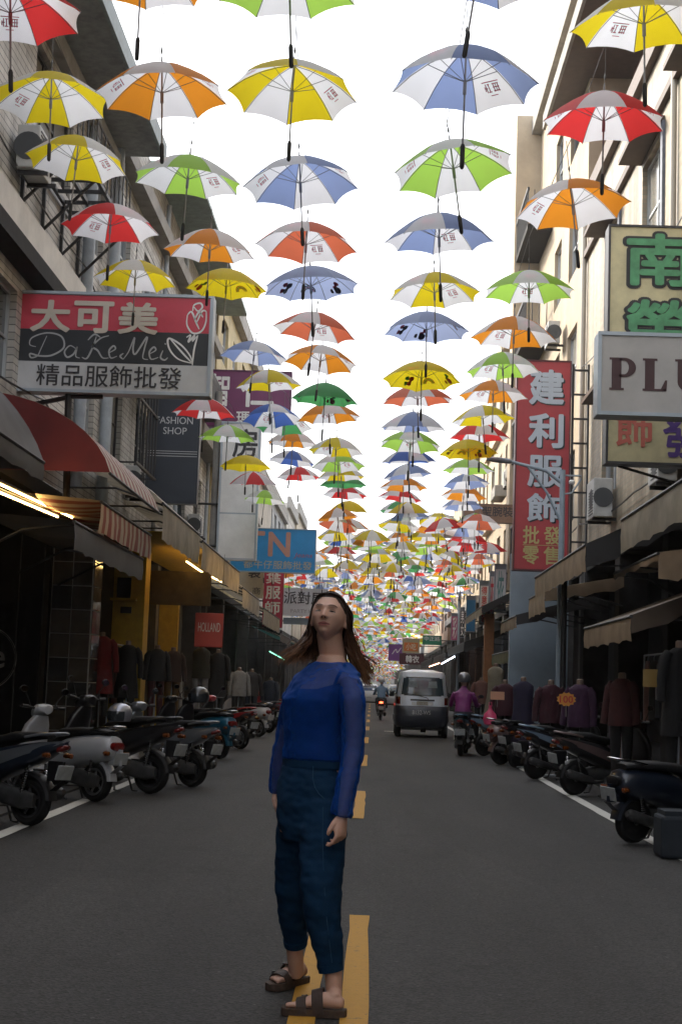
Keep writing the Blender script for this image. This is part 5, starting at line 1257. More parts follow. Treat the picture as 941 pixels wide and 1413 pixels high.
for st in ('sport', 'retro'):
    s_ = st == 'sport'
    body = ([(-.98,0,.755,.03,.018), (-.88,0,.725,.085,.05), (-.70,0,.665,.135,.10), (-.45,0,.60,.165,.13), (-.20,0,.53,.17,.16), (.0,0,.46,.15,.16), (.09,0,.40,.12,.11)] if s_ else
            [(-.90,0,.60,.07,.07), (-.86,0,.61,.13,.13), (-.70,0,.60,.185,.17), (-.45,0,.57,.20,.18), (-.20,0,.52,.185,.19), (.0,0,.46,.15,.17), (.09,0,.40,.12,.11)])
    SC['body_'+st] = mk('tail_body', lx(body, 18, 2.8 if s_ else 2.3), M_plastic)
    seat = ([(-.80,0,.815,.06,.02), (-.68,0,.825,.12,.035), (-.42,0,.80,.14,.05), (-.30,0,.765,.145,.05), (-.05,0,.735,.13,.05), (.06,0,.68,.08,.035)] if s_ else
            [(-.82,0,.77,.09,.03), (-.66,0,.785,.15,.04), (-.35,0,.775,.16,.05), (-.1,0,.75,.15,.055), (.06,0,.68,.09,.04)])
    SC['seat_'+st] = mk('seat', lx(seat, 16, 2.8), M_seat)
    sh = MB().rings([se_ring((x, 0, z), tx, hw, 18, 2.8, 'z') for z, x, hw, tx in ((.24,.36,.13,.07), (.32,.44,.18,.06), (.5,.475,.215,.05), (.68,.46,.215,.055), (.82,.42,.17,.07), (.93,.37,.09,.06))])
    SC['shield_'+st] = mk('leg_shield', sh, M_plastic)
    fb = MB(); fb.bbox(-.02, .44, -.175, .175, .235, .285, .02); fb.bbox(.0, .36, -.06, .06, .285, .315, .012); SC['floor_'+st] = mk('floorboard', fb, M_plastic)
    pan = MB()      # side panels (coloured)
    if s_:
        for sy in (-1, 1):
            pan.add([(-.99, sy*.035, .79), (-.70, sy*.142, .745), (-.36, sy*.18, .66), (-.10, sy*.188, .575), (.05, sy*.17, .50), (-.02, sy*.175, .41), (-.30, sy*.185, .52), (-.62, sy*.155, .64), (-.93, sy*.07, .745)], [(0,1,7,8), (1,2,6,7), (2,3,5,6), (3,4,5)])
    SC['panel_'+st] = mk('side_panel', pan, M_plastic) if s_ else None
cw = lx([(.26,0,1.0,.06,.05), (.30,0,1.01,.12,.06), (.38,0,.99,.13,.075), (.45,0,.96,.09,.06), (.48,0,.95,.05,.04)], 16, 2.4); SC['cowl'] = mk('handlebar_cowl', cw, M_plastic)
mb = MB(); mb.tube([(.34,-.33,1.03), (.36,-.2,1.02), (.37,0,1.0), (.36,.2,1.02), (.34,.33,1.03)], .013, 8); SC['bar'] = mk('handlebar', mb, M_plastic)
mb = MB(); mb.tube([(.345,-.34,1.03), (.353,-.23,1.025)], .02, 10); mb.tube([(.40,-.2,1.03), (.385,-.33,1.02)], .006, 5); SC['grip'] = mk('grip', mb, M_handle)
mb = MB(); mb.tube([(.36,-.19,1.03), (.36,-.24,1.12), (.34,-.30,1.19)], .007, 6); SC['mstem'] = mk('mirror_stem', mb, M_plastic)
mb = MB(); mb.rings([[Vector((.34+k, -.33+a*math.cos(t*math.pi/8), 1.225+b_*math.sin(t*math.pi/8))) for t in range(16)] for k, a, b_ in ((.03,.01,.008), (.025,.05,.032), (.005,.065,.042), (-.004,.06,.038))]); SC['mirror'] = mk('mirror', mb, M_plastic)
mb = MB(); mb.add([(.334, -.33+.055*math.cos(t*math.pi/8), 1.225+.034*math.sin(t*math.pi/8)) for t in range(16)], [tuple(range(16))]); SC['mglass'] = mk('mirror_glass', mb, M_mirror)
mb = lx([(.44,0,.96,.075,.045), (.475,0,.955,.06,.035), (.495,0,.95,.02,.012)], 14, 2.2); SC['headlight'] = mk('headlight', mb, M_lens)
fe = MB(); rg = []
for a in range(-30, 121, 15):
    t = R(a); rg.append([Vector((.66+math.cos(t)*q, w, .22+math.sin(t)*q)) for w, q in ((-.075,.225), (-.07,.25), (-.04,.268), (0,.275), (.04,.268), (.07,.25), (.075,.225))])
fe.rings(rg, caps=False, closed=False); SC['fender'] = mk('front_fender', fe, M_plastic)
fe = MB(); rg = []
for a in range(70, 176, 15):
    t = R(a); rg.append([Vector((-.62+math.cos(t)*q, w, .22+math.sin(t)*q)) for w, q in ((-.075,.235), (-.06,.262), (0,.275), (.06,.262), (.075,.235))])
fe.rings(rg, caps=False, closed=False); fe.quad((-.865,-.05,.33), (-.865,.05,.33), (-.985,.05,.42), (-.985,-.05,.42)); fe.box(-.97,-.80,-.02,.02,.42,.60); SC['rfender'] = mk('rear_fender', fe, M_plastic)
mb = MB(); 
for sy in (-1, 1): mb.tube([(.66, sy*.085, .22), (.55, sy*.085, .50), (.50, sy*.06, .62)], [.025,.025,.02], 8)
mb.tube([(.52, 0, .55), (.40, 0, .95)], .03, 8); SC['fork'] = mk('fork', mb, M_engine)
mb = lx([(-.74,.095,.235,.025,.06), (-.6,.10,.24,.04,.09), (-.4,.09,.27,.06,.09), (-.2,.04,.30,.10,.10), (-.08,0,.32,.10,.10), (-.03,0,.33,.06,.06)], 14, 3); SC['engine'] = mk('engine', mb, M_engine)
mb = MB(); mb.tube([(-.2,-.10,.20), (-.35,-.14,.19), (-.42,-.15,.20), (-.46,-.155,.215), (-.82,-.165,.31), (-.86,-.167,.32)], [.018,.02,.03,.055,.06,.03], 12); SC['exhaust'] = mk('exhaust', mb, M_engine)
mb = MB(); mb.lathe([(.0,-.01), (.0105,-.01), (.0105,.30), (0,.30)], (0,0,0), 'z', 8)
for k in range(9): mb.lathe([(.012, .05+k*.022), (.026, .056+k*.022), (.026, .066+k*.022), (.012, .07+k*.022)], (0,0,0), 'z', 10)
SC['shock'] = mk('shock_absorber', mb, M_chrome)
mb = MB(); mb.tube([(-.20,-.12,.24), (-.26,-.17,.02), (-.34,-.17,.015)], .012, 6); mb.tube([(-.20,.12,.24), (-.26,.17,.02), (-.34,.17,.015)], .012, 6); mb.tube([(-.22,-.13,.16), (-.22,.13,.16)], .012, 6); SC['stand'] = mk('centre_stand', mb, M_engine)
mb = MB(); mb.tube([(-.60,-.14,.80), (-.78,-.13,.835), (-.93,-.07,.85), (-.95,0,.852), (-.93,.07,.85), (-.78,.13,.835), (-.60,.14,.80)], .014, 8); SC['grab'] = mk('grab_rail', mb, M_plastic)
mb = MB(); mb.bbox(-.005,.005,-.11,.11,-.068,.068,.004); SC['plate'] = mk('number_plate', mb, M_plate, False)
mb = lx([(-1.005,0,.735,.02,.012), (-.985,0,.725,.06,.028), (-.93,0,.705,.075,.03), (-.90,0,.70,.05,.02)], 14, 2.6); SC['tail_sport'] = mk('tail_light', mb, M_tail)
mb = lx([(-.945,0,.63,.03,.02), (-.93,0,.63,.085,.05), (-.88,0,.63,.10,.055)], 14, 2.6); SC['tail_retro'] = mk('tail_light', mb, M_tail)
mb = lx([(-.93,-.16,.55,.01,.01), (-.92,-.16,.55,.03,.025), (-.87,-.155,.55,.035,.03), (-.84,-.15,.55,.02,.02)], 10, 2); SC['ind'] = mk('indicator', mb, M_amber)
SCG = 'scooters parked along the street'
def paint(n, c, metal=.2): return mat('scooter_'+n, c, .32, metal=metal, coat=.5, var=.08, vscale=4)
def scooter(loc, rz, style, bodym, accm, label, lean=R(3), rim=None, plate=True, steer=.0, scale=1.0, parked=True, tailm=None):
    o = tag(empty('scooter', loc, rz), label, 'scooter', SCG); o.rotation_euler = (lean, 0, rz); o.scale = (scale,)*3
    w = part('rear_wheel', SC['tyre'], o, loc=(-.62,0,.225)); part('rim', SC['rim'], w, m=rim or M_rim); 
    w = part('front_wheel', SC['tyre'], o, loc=(.66,0,.225), rot=(0,0,steer)); part('rim', SC['rim'], w, m=rim or M_rim); part('brake_disc', SC['disc'], w)
    part('tail_body', SC['body_'+style], o, m=bodym); part('seat', SC['seat_'+style], o); part('leg_shield', SC['shield_'+style], o, m=accm if style == 'retro' else bodym)
    part('floorboard', SC['floor_'+style], o); part('handlebar_cowl', SC['cowl'], o, m=accm); part('handlebar', SC['bar'], o)
    if SC['panel_'+style]: part('side_panel', SC['panel_'+style], o, m=accm)
    for sy in (1, -1):
        g = part('grip', SC['grip'], o); g.scale = (1, sy, 1)
        ms = part('mirror_stem', SC['mstem'], o); ms.scale = (1, sy, 1)
        mi = part('mirror', SC['mirror'], o); mi.scale = (1, sy, 1); part('mirror_glass', SC['mglass'], mi)
        i_ = part('indicator', SC['ind'], o, loc=(0, 0, .0 if style == 'retro' else .10)); i_.scale = (1, sy, 1)
        s_ = part('shock_absorber', SC['shock'], o, loc=(-.60, sy*.125, .27), rot=(0, R(-12), 0))
    part('headlight', SC['headlight'], o); part('front_fender', SC['fender'], o, m=accm); part('rear_fender', SC['rfender'], o, m=bodym if style == 'retro' else M_plastic)
    part('fork', SC['fork'], o); part('engine', SC['engine'], o); part('exhaust', SC['exhaust'], o); part('grab_rail', SC['grab'], o, m=accm if style == 'sport' else M_chrome)
    part('tail_light', SC['tail_'+style], o, m=tailm)
    if plate: part('number_plate', SC['plate'], o, loc=(-.985 if style == 'sport' else -.97, 0, .50), rot=(0, R(-14), 0))
    if parked: part('centre_stand', SC['stand'], o)
    return o
def park(px, py, ang, *a, **k):
    """rear tyre touches the ground at this photo pixel; ang = heading, degrees left of the street's direction"""
    g = ground(px, py); h = R(90+ang); sc_ = k.get('scale', 1)
    return scooter((g.x+.62*sc_*math.cos(h), g.y+.62*sc_*math.sin(h), -.004), h, *a, **k)
P_navy = paint('navy', (.013, .02, .036)); P_silver = paint('silver', (.20, .215, .24), .6); P_white = paint('white', (.36, .37, .39), 0); P_black = paint('black', (.010, .010, .012)); P_teal = paint('teal', (.01, .09, .15)); P_rose = paint('rose_beige', (.15, .10, .095), .3); P_red = paint('red', (.32, .015, .02)); P_iceblue = paint('ice_blue', (.22, .31, .41), .4); P_midblue = paint('dark_blue', (.018, .05, .12), .4); P_darkest = paint('blue_black', (.012, .018, .032), .3); P_grey = paint('grey', (.10, .10, .115), .4)
park(40, 1139, 62, 'sport', P_navy, P_silver, 'navy scooter with pale silver tail trim at the left edge', rim=M_rimdark)
park(131, 1106, 56, 'retro', P_white, P_white, 'round tailed white scooter beside the silver trimmed navy one', scale=.98)
park(207, 1095, 64, 'sport', P_black, P_black, 'large black scooter with silver helmet on its handlebar', rim=M_rimdark, scale=1.08)
park(264, 1086, 60, 'sport', P_silver, P_silver, 'silver grey scooter right of the large black one', scale=1.0, rim=M_rimdark)
park(303, 1047, 46, 'retro', P_teal, P_black, 'teal and black scooter with rounded tail in front of the clothes rack', rim=M_rim)
park(331, 1034, 50, 'sport', P_black, P_red, 'black scooter with red trim beyond the teal one')
park(357, 1017, 54, 'retro', P_white, P_white, 'white scooter far along the left row')
park(371, 1011, 48, 'sport', P_black, P_grey, 'dark grey scooter just past the far white one')
park(382, 1004, 44, 'sport', P_red, P_red, 'small red scooter nearest the woman in the left row')
park(280, 1042, 50, 'sport', P_black, P_black, 'black scooter half hidden behind the silver one')
park(872, 1163, -58, 'retro', P_darkest, P_black, 'blackish scooter at the right edge beside the crate', rim=M_rim, tailm=M_plastic, scale=.93)
park(791, 1097, -64, 'sport', P_black, P_rose, 'black scooter with grey rose tail trim, second from the right edge')
park(738, 1075, -62, 'sport', P_black, P_iceblue, 'black scooter with pale ice blue tail panels on the white line')
park(690, 1055, -60, 'retro', P_rose, P_rose, 'rose beige scooter left of the ice blue one')
park(667, 1043, -58, 'sport', P_iceblue, P_iceblue, 'pale blue scooter next to the purple clad rider')
park(713, 1060, -58, 'sport', P_black, P_black, 'plain black scooter squeezed between the rose and ice blue ones', rim=M_rimdark)
# helmets left on scooters
def helmet(loc, m, label, rz=0, parent=None):
    o = empty('helmet', loc, rz) if parent is None else None
    mb = MB(); mb.rings([ell((0, 0, z), r_, r_*1.15, 18) for z, r_ in ((-.09, .115), (-.05, .13), (0, .135), (.05, .125), (.09, .10), (.115, .06), (.125, .01))]); s_ = mb.build('shell', m, o or parent, smooth=True)
    mb = MB(); mb.rings([[Vector((math.sin(a)*r_, -math.cos(a)*r_*1.15, z)) for a in [R(q) for q in range(-80, 81, 16)]] for z, r_ in ((-.085, .126), (-.04, .140), (.01, .144), (.03, .14))], caps=False, closed=False); v = mb.build('visor', mat('smoke_visor', (.02, .025, .03), .08, spec=.8), o or parent, smooth=True)
    if o: tag(o, label, 'helmet', 'helmets left on scooters')
    else: s_.location = loc; v.location = loc
    return o or s_
g = at(163, 985, 17.7); helmet((g.x, 17.85, g.z), paint('helmet_silver', (.30, .31, .36), .6), 'silver white helmet resting on the large black scooter', -.8)
g = at(268, 950, 19.6); helmet((g.x, 20.2, g.z-.1), P_black, 'black helmet on the handlebar of the teal scooter', -.5)
# bag on the scooter row at right
g = at(676, 985, 28.5); o = tag(empty('shopping_bag', g), 'bright pink plastic bag hanging on the blue scooter', 'bag'); mb = MB(); mb.rings([ell((0, 0, z), a_, a_*.6, 14, z*3) for z, a_ in ((-.22, .06), (-.20, .12), (-.1, .14), (.0, .11), (.06, .05), (.12, .03), (.16, .04))]); mb.build('bag', mat('pink_plastic', (.62, .06, .16), .35, bump=.5, bscale=18), o, smooth=True); mb = MB(); mb.tube([(-.03,0,.14), (-.02,0,.22), (.02,0,.22), (.03,0,.14)], .006, 5); mb.build('bag_handle', mat('pink_plastic', (.62, .06, .16), .35), o)

# ------------------------------------------------------------------ riders
def rider_mesh():
    mb = MB()
    mb.rings([ell((x, 0, z), rx, ry, 14) for x, z, rx, ry in ((-.25,.74,.13,.17), (-.27,.82,.14,.18), (-.26,.95,.13,.165), (-.23,1.08,.12,.17), (-.20,1.20,.125,.195), (-.18,1.29,.11,.20), (-.16,1.35,.07,.10), (-.15,1.40,.055,.06), (-.14,1.45,.05,.05))])
    for s_ in (-1, 1):
        mb.tube([(-.18, s_*.17, 1.28), (-.13, s_*.235, 1.16), (-.04, s_*.27, 1.04), (.12, s_*.29, 1.02), (.30, s_*.29, 1.05)], [.065,.06,.05,.045,.038], 10)
        mb.tube([(.28, s_*.29, 1.05), (.37, s_*.29, 1.035)], [.04,.032], 8)
        mb.tube([(-.25, s_*.09, .83), (-.05, s_*.13, .83), (.18, s_*.17, .82)], [.105,.095,.075], 10)
        mb.tube([(.17, s_*.17, .82), (.17, s_*.16, .58), (.13, s_*.14, .36)], [.073,.062,.045], 10)
        mb.tube([(.10, s_*.14, .33), (.22, s_*.15, .325), (.31, s_*.15, .315)], [.045,.043,.03], 8)
    mb.rings([ell((-.12, 0, z), r_, r_*.85, 12) for z, r_ in ((1.42,.05), (1.46,.075), (1.54,.092), (1.62,.09), (1.68,.05), (1.69,.01))])
    return remeshed(mb, .014, 3)
RIDER = rider_mesh()
def rider(loc, rz, jac, hel, label, low=None):
    o = tag(empty('person', loc, rz), label, 'person')
    me = RIDER.copy(); low = low or mat('rider_trousers', (.02, .022, .03), .85)
    for x in (jac, low, mat('rider_skin', (.36, .22, .16), .6), M_black): me.materials.append(x)
    for p in me.polygons:
        c = p.center; p.material_index = 0 if c.z > .90 else 1
        if c.z > 1.43 or (c.x > .29 and c.z > .9): p.material_index = 2
        elif c.z < .365: p.material_index = 3
        elif c.x > -.02 and c.z < .92: p.material_index = 1
    link('body', me, o); helmet((-.125, 0, 1.60), hel, '', parent=o)
    for ch in o.children:
        if ch.name.startswith(('shell', 'visor')): ch.rotation_euler = (0, 0, math.pi/2); ch.name = 'helmet' if ch.name.startswith('shell') else 'visor'
    return o
g = ground(635, 1043); h = R(90-8)
scl = (g.x+.62*math.cos(h), g.y+.62*math.sin(h), -.004)
scooter(scl, h, 'sport', P_black, P_teal, 'black scooter with teal panel ridden by the person in purple', lean=0, parked=False)
rider((scl[0], scl[1], 0), h, mat('purple_jacket', (.16, .015, .12), .6, var=.25, vscale=8, bump=.4, bscale=14), paint('helmet_grey', (.16, .165, .175), .5), 'person in magenta purple jacket and grey helmet on a scooter beside the van')
g = ground(525, 994); h = R(90)
scl = (g.x, g.y+.62, -.004)
scooter(scl, h, 'sport', P_black, P_black, 'black scooter ridden away in the middle of the road', lean=0, parked=False, tailm=mat('lit_tail', (.8, .03, .02), .3, emit=(1, .05, .02), estr=6))
rider((scl[0], scl[1], 0), h, mat('blue_shirt', (.12, .20, .30), .7, var=.2, vscale=8), paint('helmet_white', (.45, .46, .46), 0), 'person in pale blue shirt and white helmet riding away up the road')

# ------------------------------------------------------------------ van and cars
class Car:
    def __init__(s, name, label, loc, prof, e=8.0, rz=0.0):
        s.prof = prof; s.e = e; s.root = tag(empty(name, loc, rz), label, 'van' if 'van' in name else 'car')
    def at(s, z):
        P = s.prof
        for i in range(len(P)-1):
            if P[i][0] <= z <= P[i+1][0]:
                t = (z-P[i][0])/(P[i+1][0]-P[i][0]); return [P[i][k]+(P[i+1][k]-P[i][k])*t for k in range(1, 4)]
        return list(P[-1][1:] if z > P[-1][0] else P[0][1:])
    def ring(s, z, grow=0.0, n=56):
        hw, r_, f = s.at(z); yc, ly = (r_+f)/2, (f-r_)/2; out = []
        for j in range(n):
            t = 2*math.pi*j/n; c, q = math.cos(t), math.sin(t)
            out.append(Vector((math.copysign(abs(c)**(2/s.e), c)*(hw+grow), yc+math.copysign(abs(q)**(2/s.e), q)*(ly+grow), z)))
        return out
    def shell(s, name, z0, z1, m, grow=0.0, k=7):
        mb = MB(); mb.rings([s.ring(z0+(z1-z0)*i/k, grow) for i in range(k+1)]); return mb.build(name, m, s.root, smooth=True, angle=35)
    def rear(s, x, z): hw, r_, f = s.at(z); yc, ly = (r_+f)/2, (f-r_)/2; return yc-ly*max(0, 1-abs(x/hw)**s.e)**(1/s.e)
    def rear_patch(s, name, x0, x1, z0, z1, m, off=.008, parent=None, n=10, k=5, taper=0.0):
        mb = MB(); V = []
        for j in range(k+1):
            z = z0+(z1-z0)*j/k; tp = taper*(j/k)
            for i in range(n+1):
                x = (x0+tp)+(x1-x0-2*tp)*i/n; V.append((x, s.rear(x, z)-off, z))
        mb.add(V, [(j*(n+1)+i, j*(n+1)+i+1, (j+1)*(n+1)+i+1, (j+1)*(n+1)+i) for j in range(k) for i in range(n)]); return mb.build(name, m, parent or s.root, smooth=True)
    def side_patch(s, name, sx, y0, y1, z0, z1, m, off=.006):
        mb = MB(); V = []
        for j in range(5):
            z = z0+(z1-z0)*j/4; hw, r_, f = s.at(z); yc, ly = (r_+f)/2, (f-r_)/2
            for i in range(9):
                y = y0+(y1-y0)*i/8; V.append((sx*(hw*max(0, 1-abs((y-yc)/ly)**s.e)**(1/s.e)+off), y, z))
        mb.add(V, [(j*9+i, j*9+i+1, (j+1)*9+i+1, (j+1)*9+i) for j in range(4) for i in range(8)]); return mb.build(name, m, s.root, smooth=True)
    def wheel(s, x, y, r_=.265, w=.15):
        mb = MB(); k = w/2; mb.lathe([(r_*.62, -k), (r_*.9, -k*1.05), (r_, -k*.6), (r_, k*.6), (r_*.9, k*1.05), (r_*.62, k)], (0,0,0), 'x', 24); o = mb.build('wheel', M_tyre, s.root, smooth=True); o.location = (x, y, r_)
        mb = MB(); mb.lathe([(0, -k*.9), (r_*.60, -k*.9), (r_*.62, 0), (r_*.60, k*.9), (0, k*.9)], (0,0,0), 'x', 18); mb.build('rim', M_rim, o, smooth=True)
g = ground(581, 1018)
v = Car('van', 'silver and dark blue microvan driving away on the right', (g.x, g.y+1.45, 0), [(.26,.70,-1.52,1.52), (.34,.735,-1.60,1.60), (.55,.745,-1.64,1.64), (.80,.745,-1.63,1.62), (.86,.735,-1.60,1.60), (1.02,.725,-1.59,1.52), (1.12,.715,-1.575,1.40), (1.62,.645,-1.50,.95), (1.72,.63,-1.47,.80), (1.80,.59,-1.42,.70), (1.845,.50,-1.30,.60), (1.855,.30,-1.0,.40)])
V_silver = mat('van_silver', (.60, .66, .74), .35, metal=.1, coat=.4, var=.12, vscale=3); V_dark = mat('van_dark_blue', (.018, .022, .035), .4, coat=.3, var=.2, vscale=4)
v.shell('upper_body', .86, 1.855, V_silver, k=14); v.shell('lower_body', .28, .858, V_dark, k=8); v.shell('bumper', .42, .60, V_dark, .02, 3)
M_vglass = mat('van_glass', (.02, .035, .045), .08, spec=.8)
rw = v.rear_patch('rear_window', -.585, .585, 1.16, 1.62, M_vglass, .008, taper=.055)
mb_seal = v.rear_patch('window_seal', -.615, .615, 1.135, 1.645, M_black, .004, taper=.058)
for sx in (-1, 1):
    v.rear_patch('seat_headrest', sx*.27-.13, sx*.27+.13, 1.36, 1.54, mat('pale_sunshade', (.20, .24, .25), .5, var=.4, vscale=9), .0105, parent=rw, taper=.02)
    a, b_ = (sx*.60, sx*.715) if sx > 0 else (sx*.715, sx*.60)
    t_ = v.rear_patch('tail_light', a if sx > 0 else a, b_, .90, 1.10, M_tail, .012); v.rear_patch('indicator_lens', a+.004, b_-.004, 1.035, 1.10, M_amber, .016, parent=t_)
    v.side_patch('side_window', sx, -1.3, -.35, 1.16, 1.58, M_vglass); v.side_patch('side_window', sx, -.25, .65, 1.16, 1.58, M_vglass)
    v.wheel(sx*.64, -1.05); v.wheel(sx*.64, 1.05)
    mb = MB(); mb.bbox(sx*.80-.07, sx*.80+.07, .86, .93, 1.08, 1.24, .02); mb.build('side_mirror', M_plastic, v.root, smooth=True)
    mb = MB(); mb.tube([(sx*.70, .9, 1.15), (sx*.78, .89, 1.15)], .02, 6); mb.build('mirror_arm', M_plastic, v.root)
mb = MB(); V = []
for j in range(5):
    z = 1.16+.44*j/4; hw, r_, f = v.at(z)
    for i in range(9): x = -.58+1.16*i/8*(1); V.append((x*(1-.1*j/4), f*1-.0+.006-((abs(x)/hw)**8)*.3, z))
mb.add(V, [(j*9+i, j*9+i+1, (j+1)*9+i+1, (j+1)*9+i) for j in range(4) for i in range(8)]); mb.build('windscreen', M_vglass, v.root, smooth=True)
rec = v.rear_patch('handle_strip', -.33, .33, 1.00, 1.045, M_black, .014); pl = v.rear_patch('number_plate', -.16, .16, .885, .985, mat('van_plate', (.36, .36, .30), .5, var=.4, vscale=40), .014)
for sx in (-1, 1): v.rear_patch('plate_light', sx*.23-.06, sx*.23+.06, .885, .975, M_lens, .013)
lettering('8132-WS', -.27, .23, .63, .745, v.rear(0, .69)-.014, smat('pale_letter', (.45, .46, .46)), v.root, .012)
mb = MB(); y = v.rear(0, 1.16)-.03; mb.tube([(-.22, v.rear(0,1.17)-.02, 1.17), (.12, v.rear(0,1.10)-.03, 1.09), (.16, v.rear(0,1.06)-.012, 1.05)], .01, 6); mb.tube([(-.50, v.rear(-.5,1.2)-.025, 1.20), (-.05, v.rear(0,1.16)-.028, 1.155)], .008, 6); mb.build('wiper', M_black, v.root)
mb = MB(); mb.lathe([(.10, -.06), (.13, -.07), (.13, .07), (.10, .06)], (0,0,0), 'x', 16); o = mb.build('underbody_tank', M_engine, v.root, smooth=True); o.location = (.05, -1.2, .27)
mb = MB(); mb.box(-.55, .55, -1.3, 1.3, .2, .27); mb.build('chassis', M_engine, v.root)
hatch = [(.22,.76,-1.9,1.95), (.32,.82,-2.0,2.05), (.6,.84,-2.03,2.1), (.85,.82,-1.98,2.0), (.95,.79,-1.9,1.0), (1.25,.66,-1.55,.4), (1.42,.58,-1.2,.1), (1.46,.45,-.9,-.1)]
def small_car(px, py, m, label, dy=0):
    g = ground(px, py); c = Car('car', label, (g.x, g.y+2+dy, 0), hatch)
    c.shell('body', .26, .94, m, k=8); c.shell('cabin', .94, 1.46, m, k=8); c.shell('sill', .20, .30, M_black, .004, 2)
    c.rear_patch('rear_window', -.56, .56, 1.0, 1.34, M_vglass, .01, taper=.05)
    for sx in (-1, 1):
        a, b_ = (.60, .78) if sx > 0 else (-.78, -.60); c.rear_patch('tail_light', a, b_, .70, .86, M_tail, .012)
        c.side_patch('side_window', sx, -1.2, .3, 1.0, 1.34, M_vglass); c.wheel(sx*.72, -1.25, .3, .18); c.wheel(sx*.72, 1.3, .3, .18)
    c.rear_patch('number_plate', -.2, .2, .5, .6, M_plate, .012)
small_car(508, 974, mat('car_white', (.45, .46, .47), .35, coat=.4), 'white car far ahead at left of the riding scooter')
small_car(549, 978, mat('car_silver', (.40, .40, .42), .35, coat=.4), 'small silver car far ahead between scooter rider and van')
# ------------------------------------------------------------------ the woman on the centre line
YW = 6.35
gR = ground(444, 1402); gL = ground(396, 1368)          # her left foot (nearer), her right foot
W0 = Vector(((gR.x+gL.x)/2, (gR.y+gL.y)/2, 0.0))
woman = tag(empty('person', W0), 'woman with long wavy hair in sheer blue top and navy trousers on centre line', 'person')
def W(px, py, Y=YW): return at(px, py, Y+.28)-W0       # she stands a little behind the plane her outline was measured on
def skin_mat():
    m = bpy.data.materials.new('skin'); m.use_nodes = True; nt = m.node_tree; b = nt.nodes['Principled BSDF']
    tc = nt.nodes.new('ShaderNodeTexCoord'); n = nt.nodes.new('ShaderNodeTexNoise'); n.inputs['Scale'].default_value = 14; n.inputs['Detail'].default_value = 6
    nt.links.new(tc.outputs['Object'], n.inputs['Vector']); r = nt.nodes.new('ShaderNodeValToRGB')
    r.color_ramp.elements[0].position = .3; r.color_ramp.elements[0].color = (.54, .315, .235, 1); r.color_ramp.elements[1].position = .7; r.color_ramp.elements[1].color = (.61, .385, .295, 1)
    nt.links.new(n.outputs['Fac'], r.inputs['Fac']); nt.links.new(r.outputs[0], b.inputs['Base Color'])
    b.inputs['Roughness'].default_value = .5; b.inputs['Subsurface Weight'].default_value = .12; b.inputs['Subsurface Radius'].default_value = (.012, .005, .003); b.inputs['Subsurface Scale'].default_value = 1.0
    return m
M_skin = skin_mat(); M_lip = mat('lips', (.42, .15, .135), .45); M_brow = mat('brow_hair', (.085, .048, .033), .7); M_nail = mat('nails', (.50, .30, .25), .3)
PSI = R(-38)
# head: ellipsoid pushed into a face; front is -y, up is z
HC = W(454.5, 850.5, 6.33)
MH = Matrix.Translation(HC) @ Matrix.Rotation(R(-13), 4, 'Z') @ Matrix.Rotation(R(3.0), 4, 'Y') @ Matrix.Rotation(R(-17), 4, 'X') @ Matrix.Diagonal((1.055, 1.005, .935, 1))
def G(a, s): return math.exp(-(a/s)**2)
def head_pt(th, ph):
    d = Vector((math.cos(ph)*math.sin(th), -math.cos(ph)*math.cos(th), math.sin(ph)))
    x, y, z = d.x*.074, d.y*.094, d.z*.114
    front = max(0.0, -d.y)
    if z < -.02: k = min(1, (-.02-z)/.09); x *= 1-.40*k*k; y *= (1-.12*k) if y > 0 else 1
    if y > 0: y *= 1.06; z += .006*(1-abs(d.z))
    if y < 0:
        y *= 1-.10*(1-abs(x)/.074)*(1 if abs(z) < .09 else .4)       # flatter face
        f = front
        nose = G(x, .0080+.0035*max(0, min(1, (.010-z)/.045)))*(max(0, min(1, (.014-z)/.050)) if z > -.036 else max(0, 1-(-.036-z)/.009))
        y -= .0300*nose*f
        y -= .0045*G(abs(x)-.0115, .006)*G(z+.035, .007)*f            # wings of the nose
        y -= .0075*G(z-.021, .009)*G(abs(x)-.026, .026)*f             # brow ridge
        y += .0140*G(abs(x)-.029, .0145)*G(z-.003, .0115)*f             # eye sockets
        y -= .0060*G(abs(x)-.030, .0115)*G(z+.003, .0080)*f           # eyeball under the lid
        y -= .0060*G(abs(x)-.044, .018)*G(z+.026, .020)*f             # cheek bone
        y -= .0060*G(x, .020)*(G(z+.0600, .0048)+1.1*G(z+.0690, .0055))*f    # lips
        y += .0045*G(x, .024)*G(z+.0645, .0024)*f
        y += .0025*G(x, .005)*G(z+.050, .006)*f
        y += .0045*G(x, .028)*G(z+.079, .006)*f
        y -= .0150*G(x, .022)*G(z+.097, .015)*f                       # chin
        y -= .0050*G(abs(x)-.030, .016)*G(z+.085, .016)*f             # jaw
    return Vector((x, y, z))
mbw = MB(); rg = []
for i in range(1, 60):
    ph = -math.pi/2+math.pi*i/60; rg.append([MH @ head_pt(2*math.pi*j/80, ph) for j in range(80)])
mbw.rings(rg)
for sx in (-1, 1):                                                    # ears
    e = [MH @ Vector((sx*(.066+k), .008+dy+.022*math.cos(t)*s_, -.022+.031*math.sin(t)*s_)) for k, dy, s_ in ((0,0,.8), (.008,.004,1), (.014,.006,1), (.017,.006,.8)) for t in [2*math.pi*q/14 for q in range(14)]]
    mbw.rings([e[q*14:(q+1)*14] for q in range(4)])
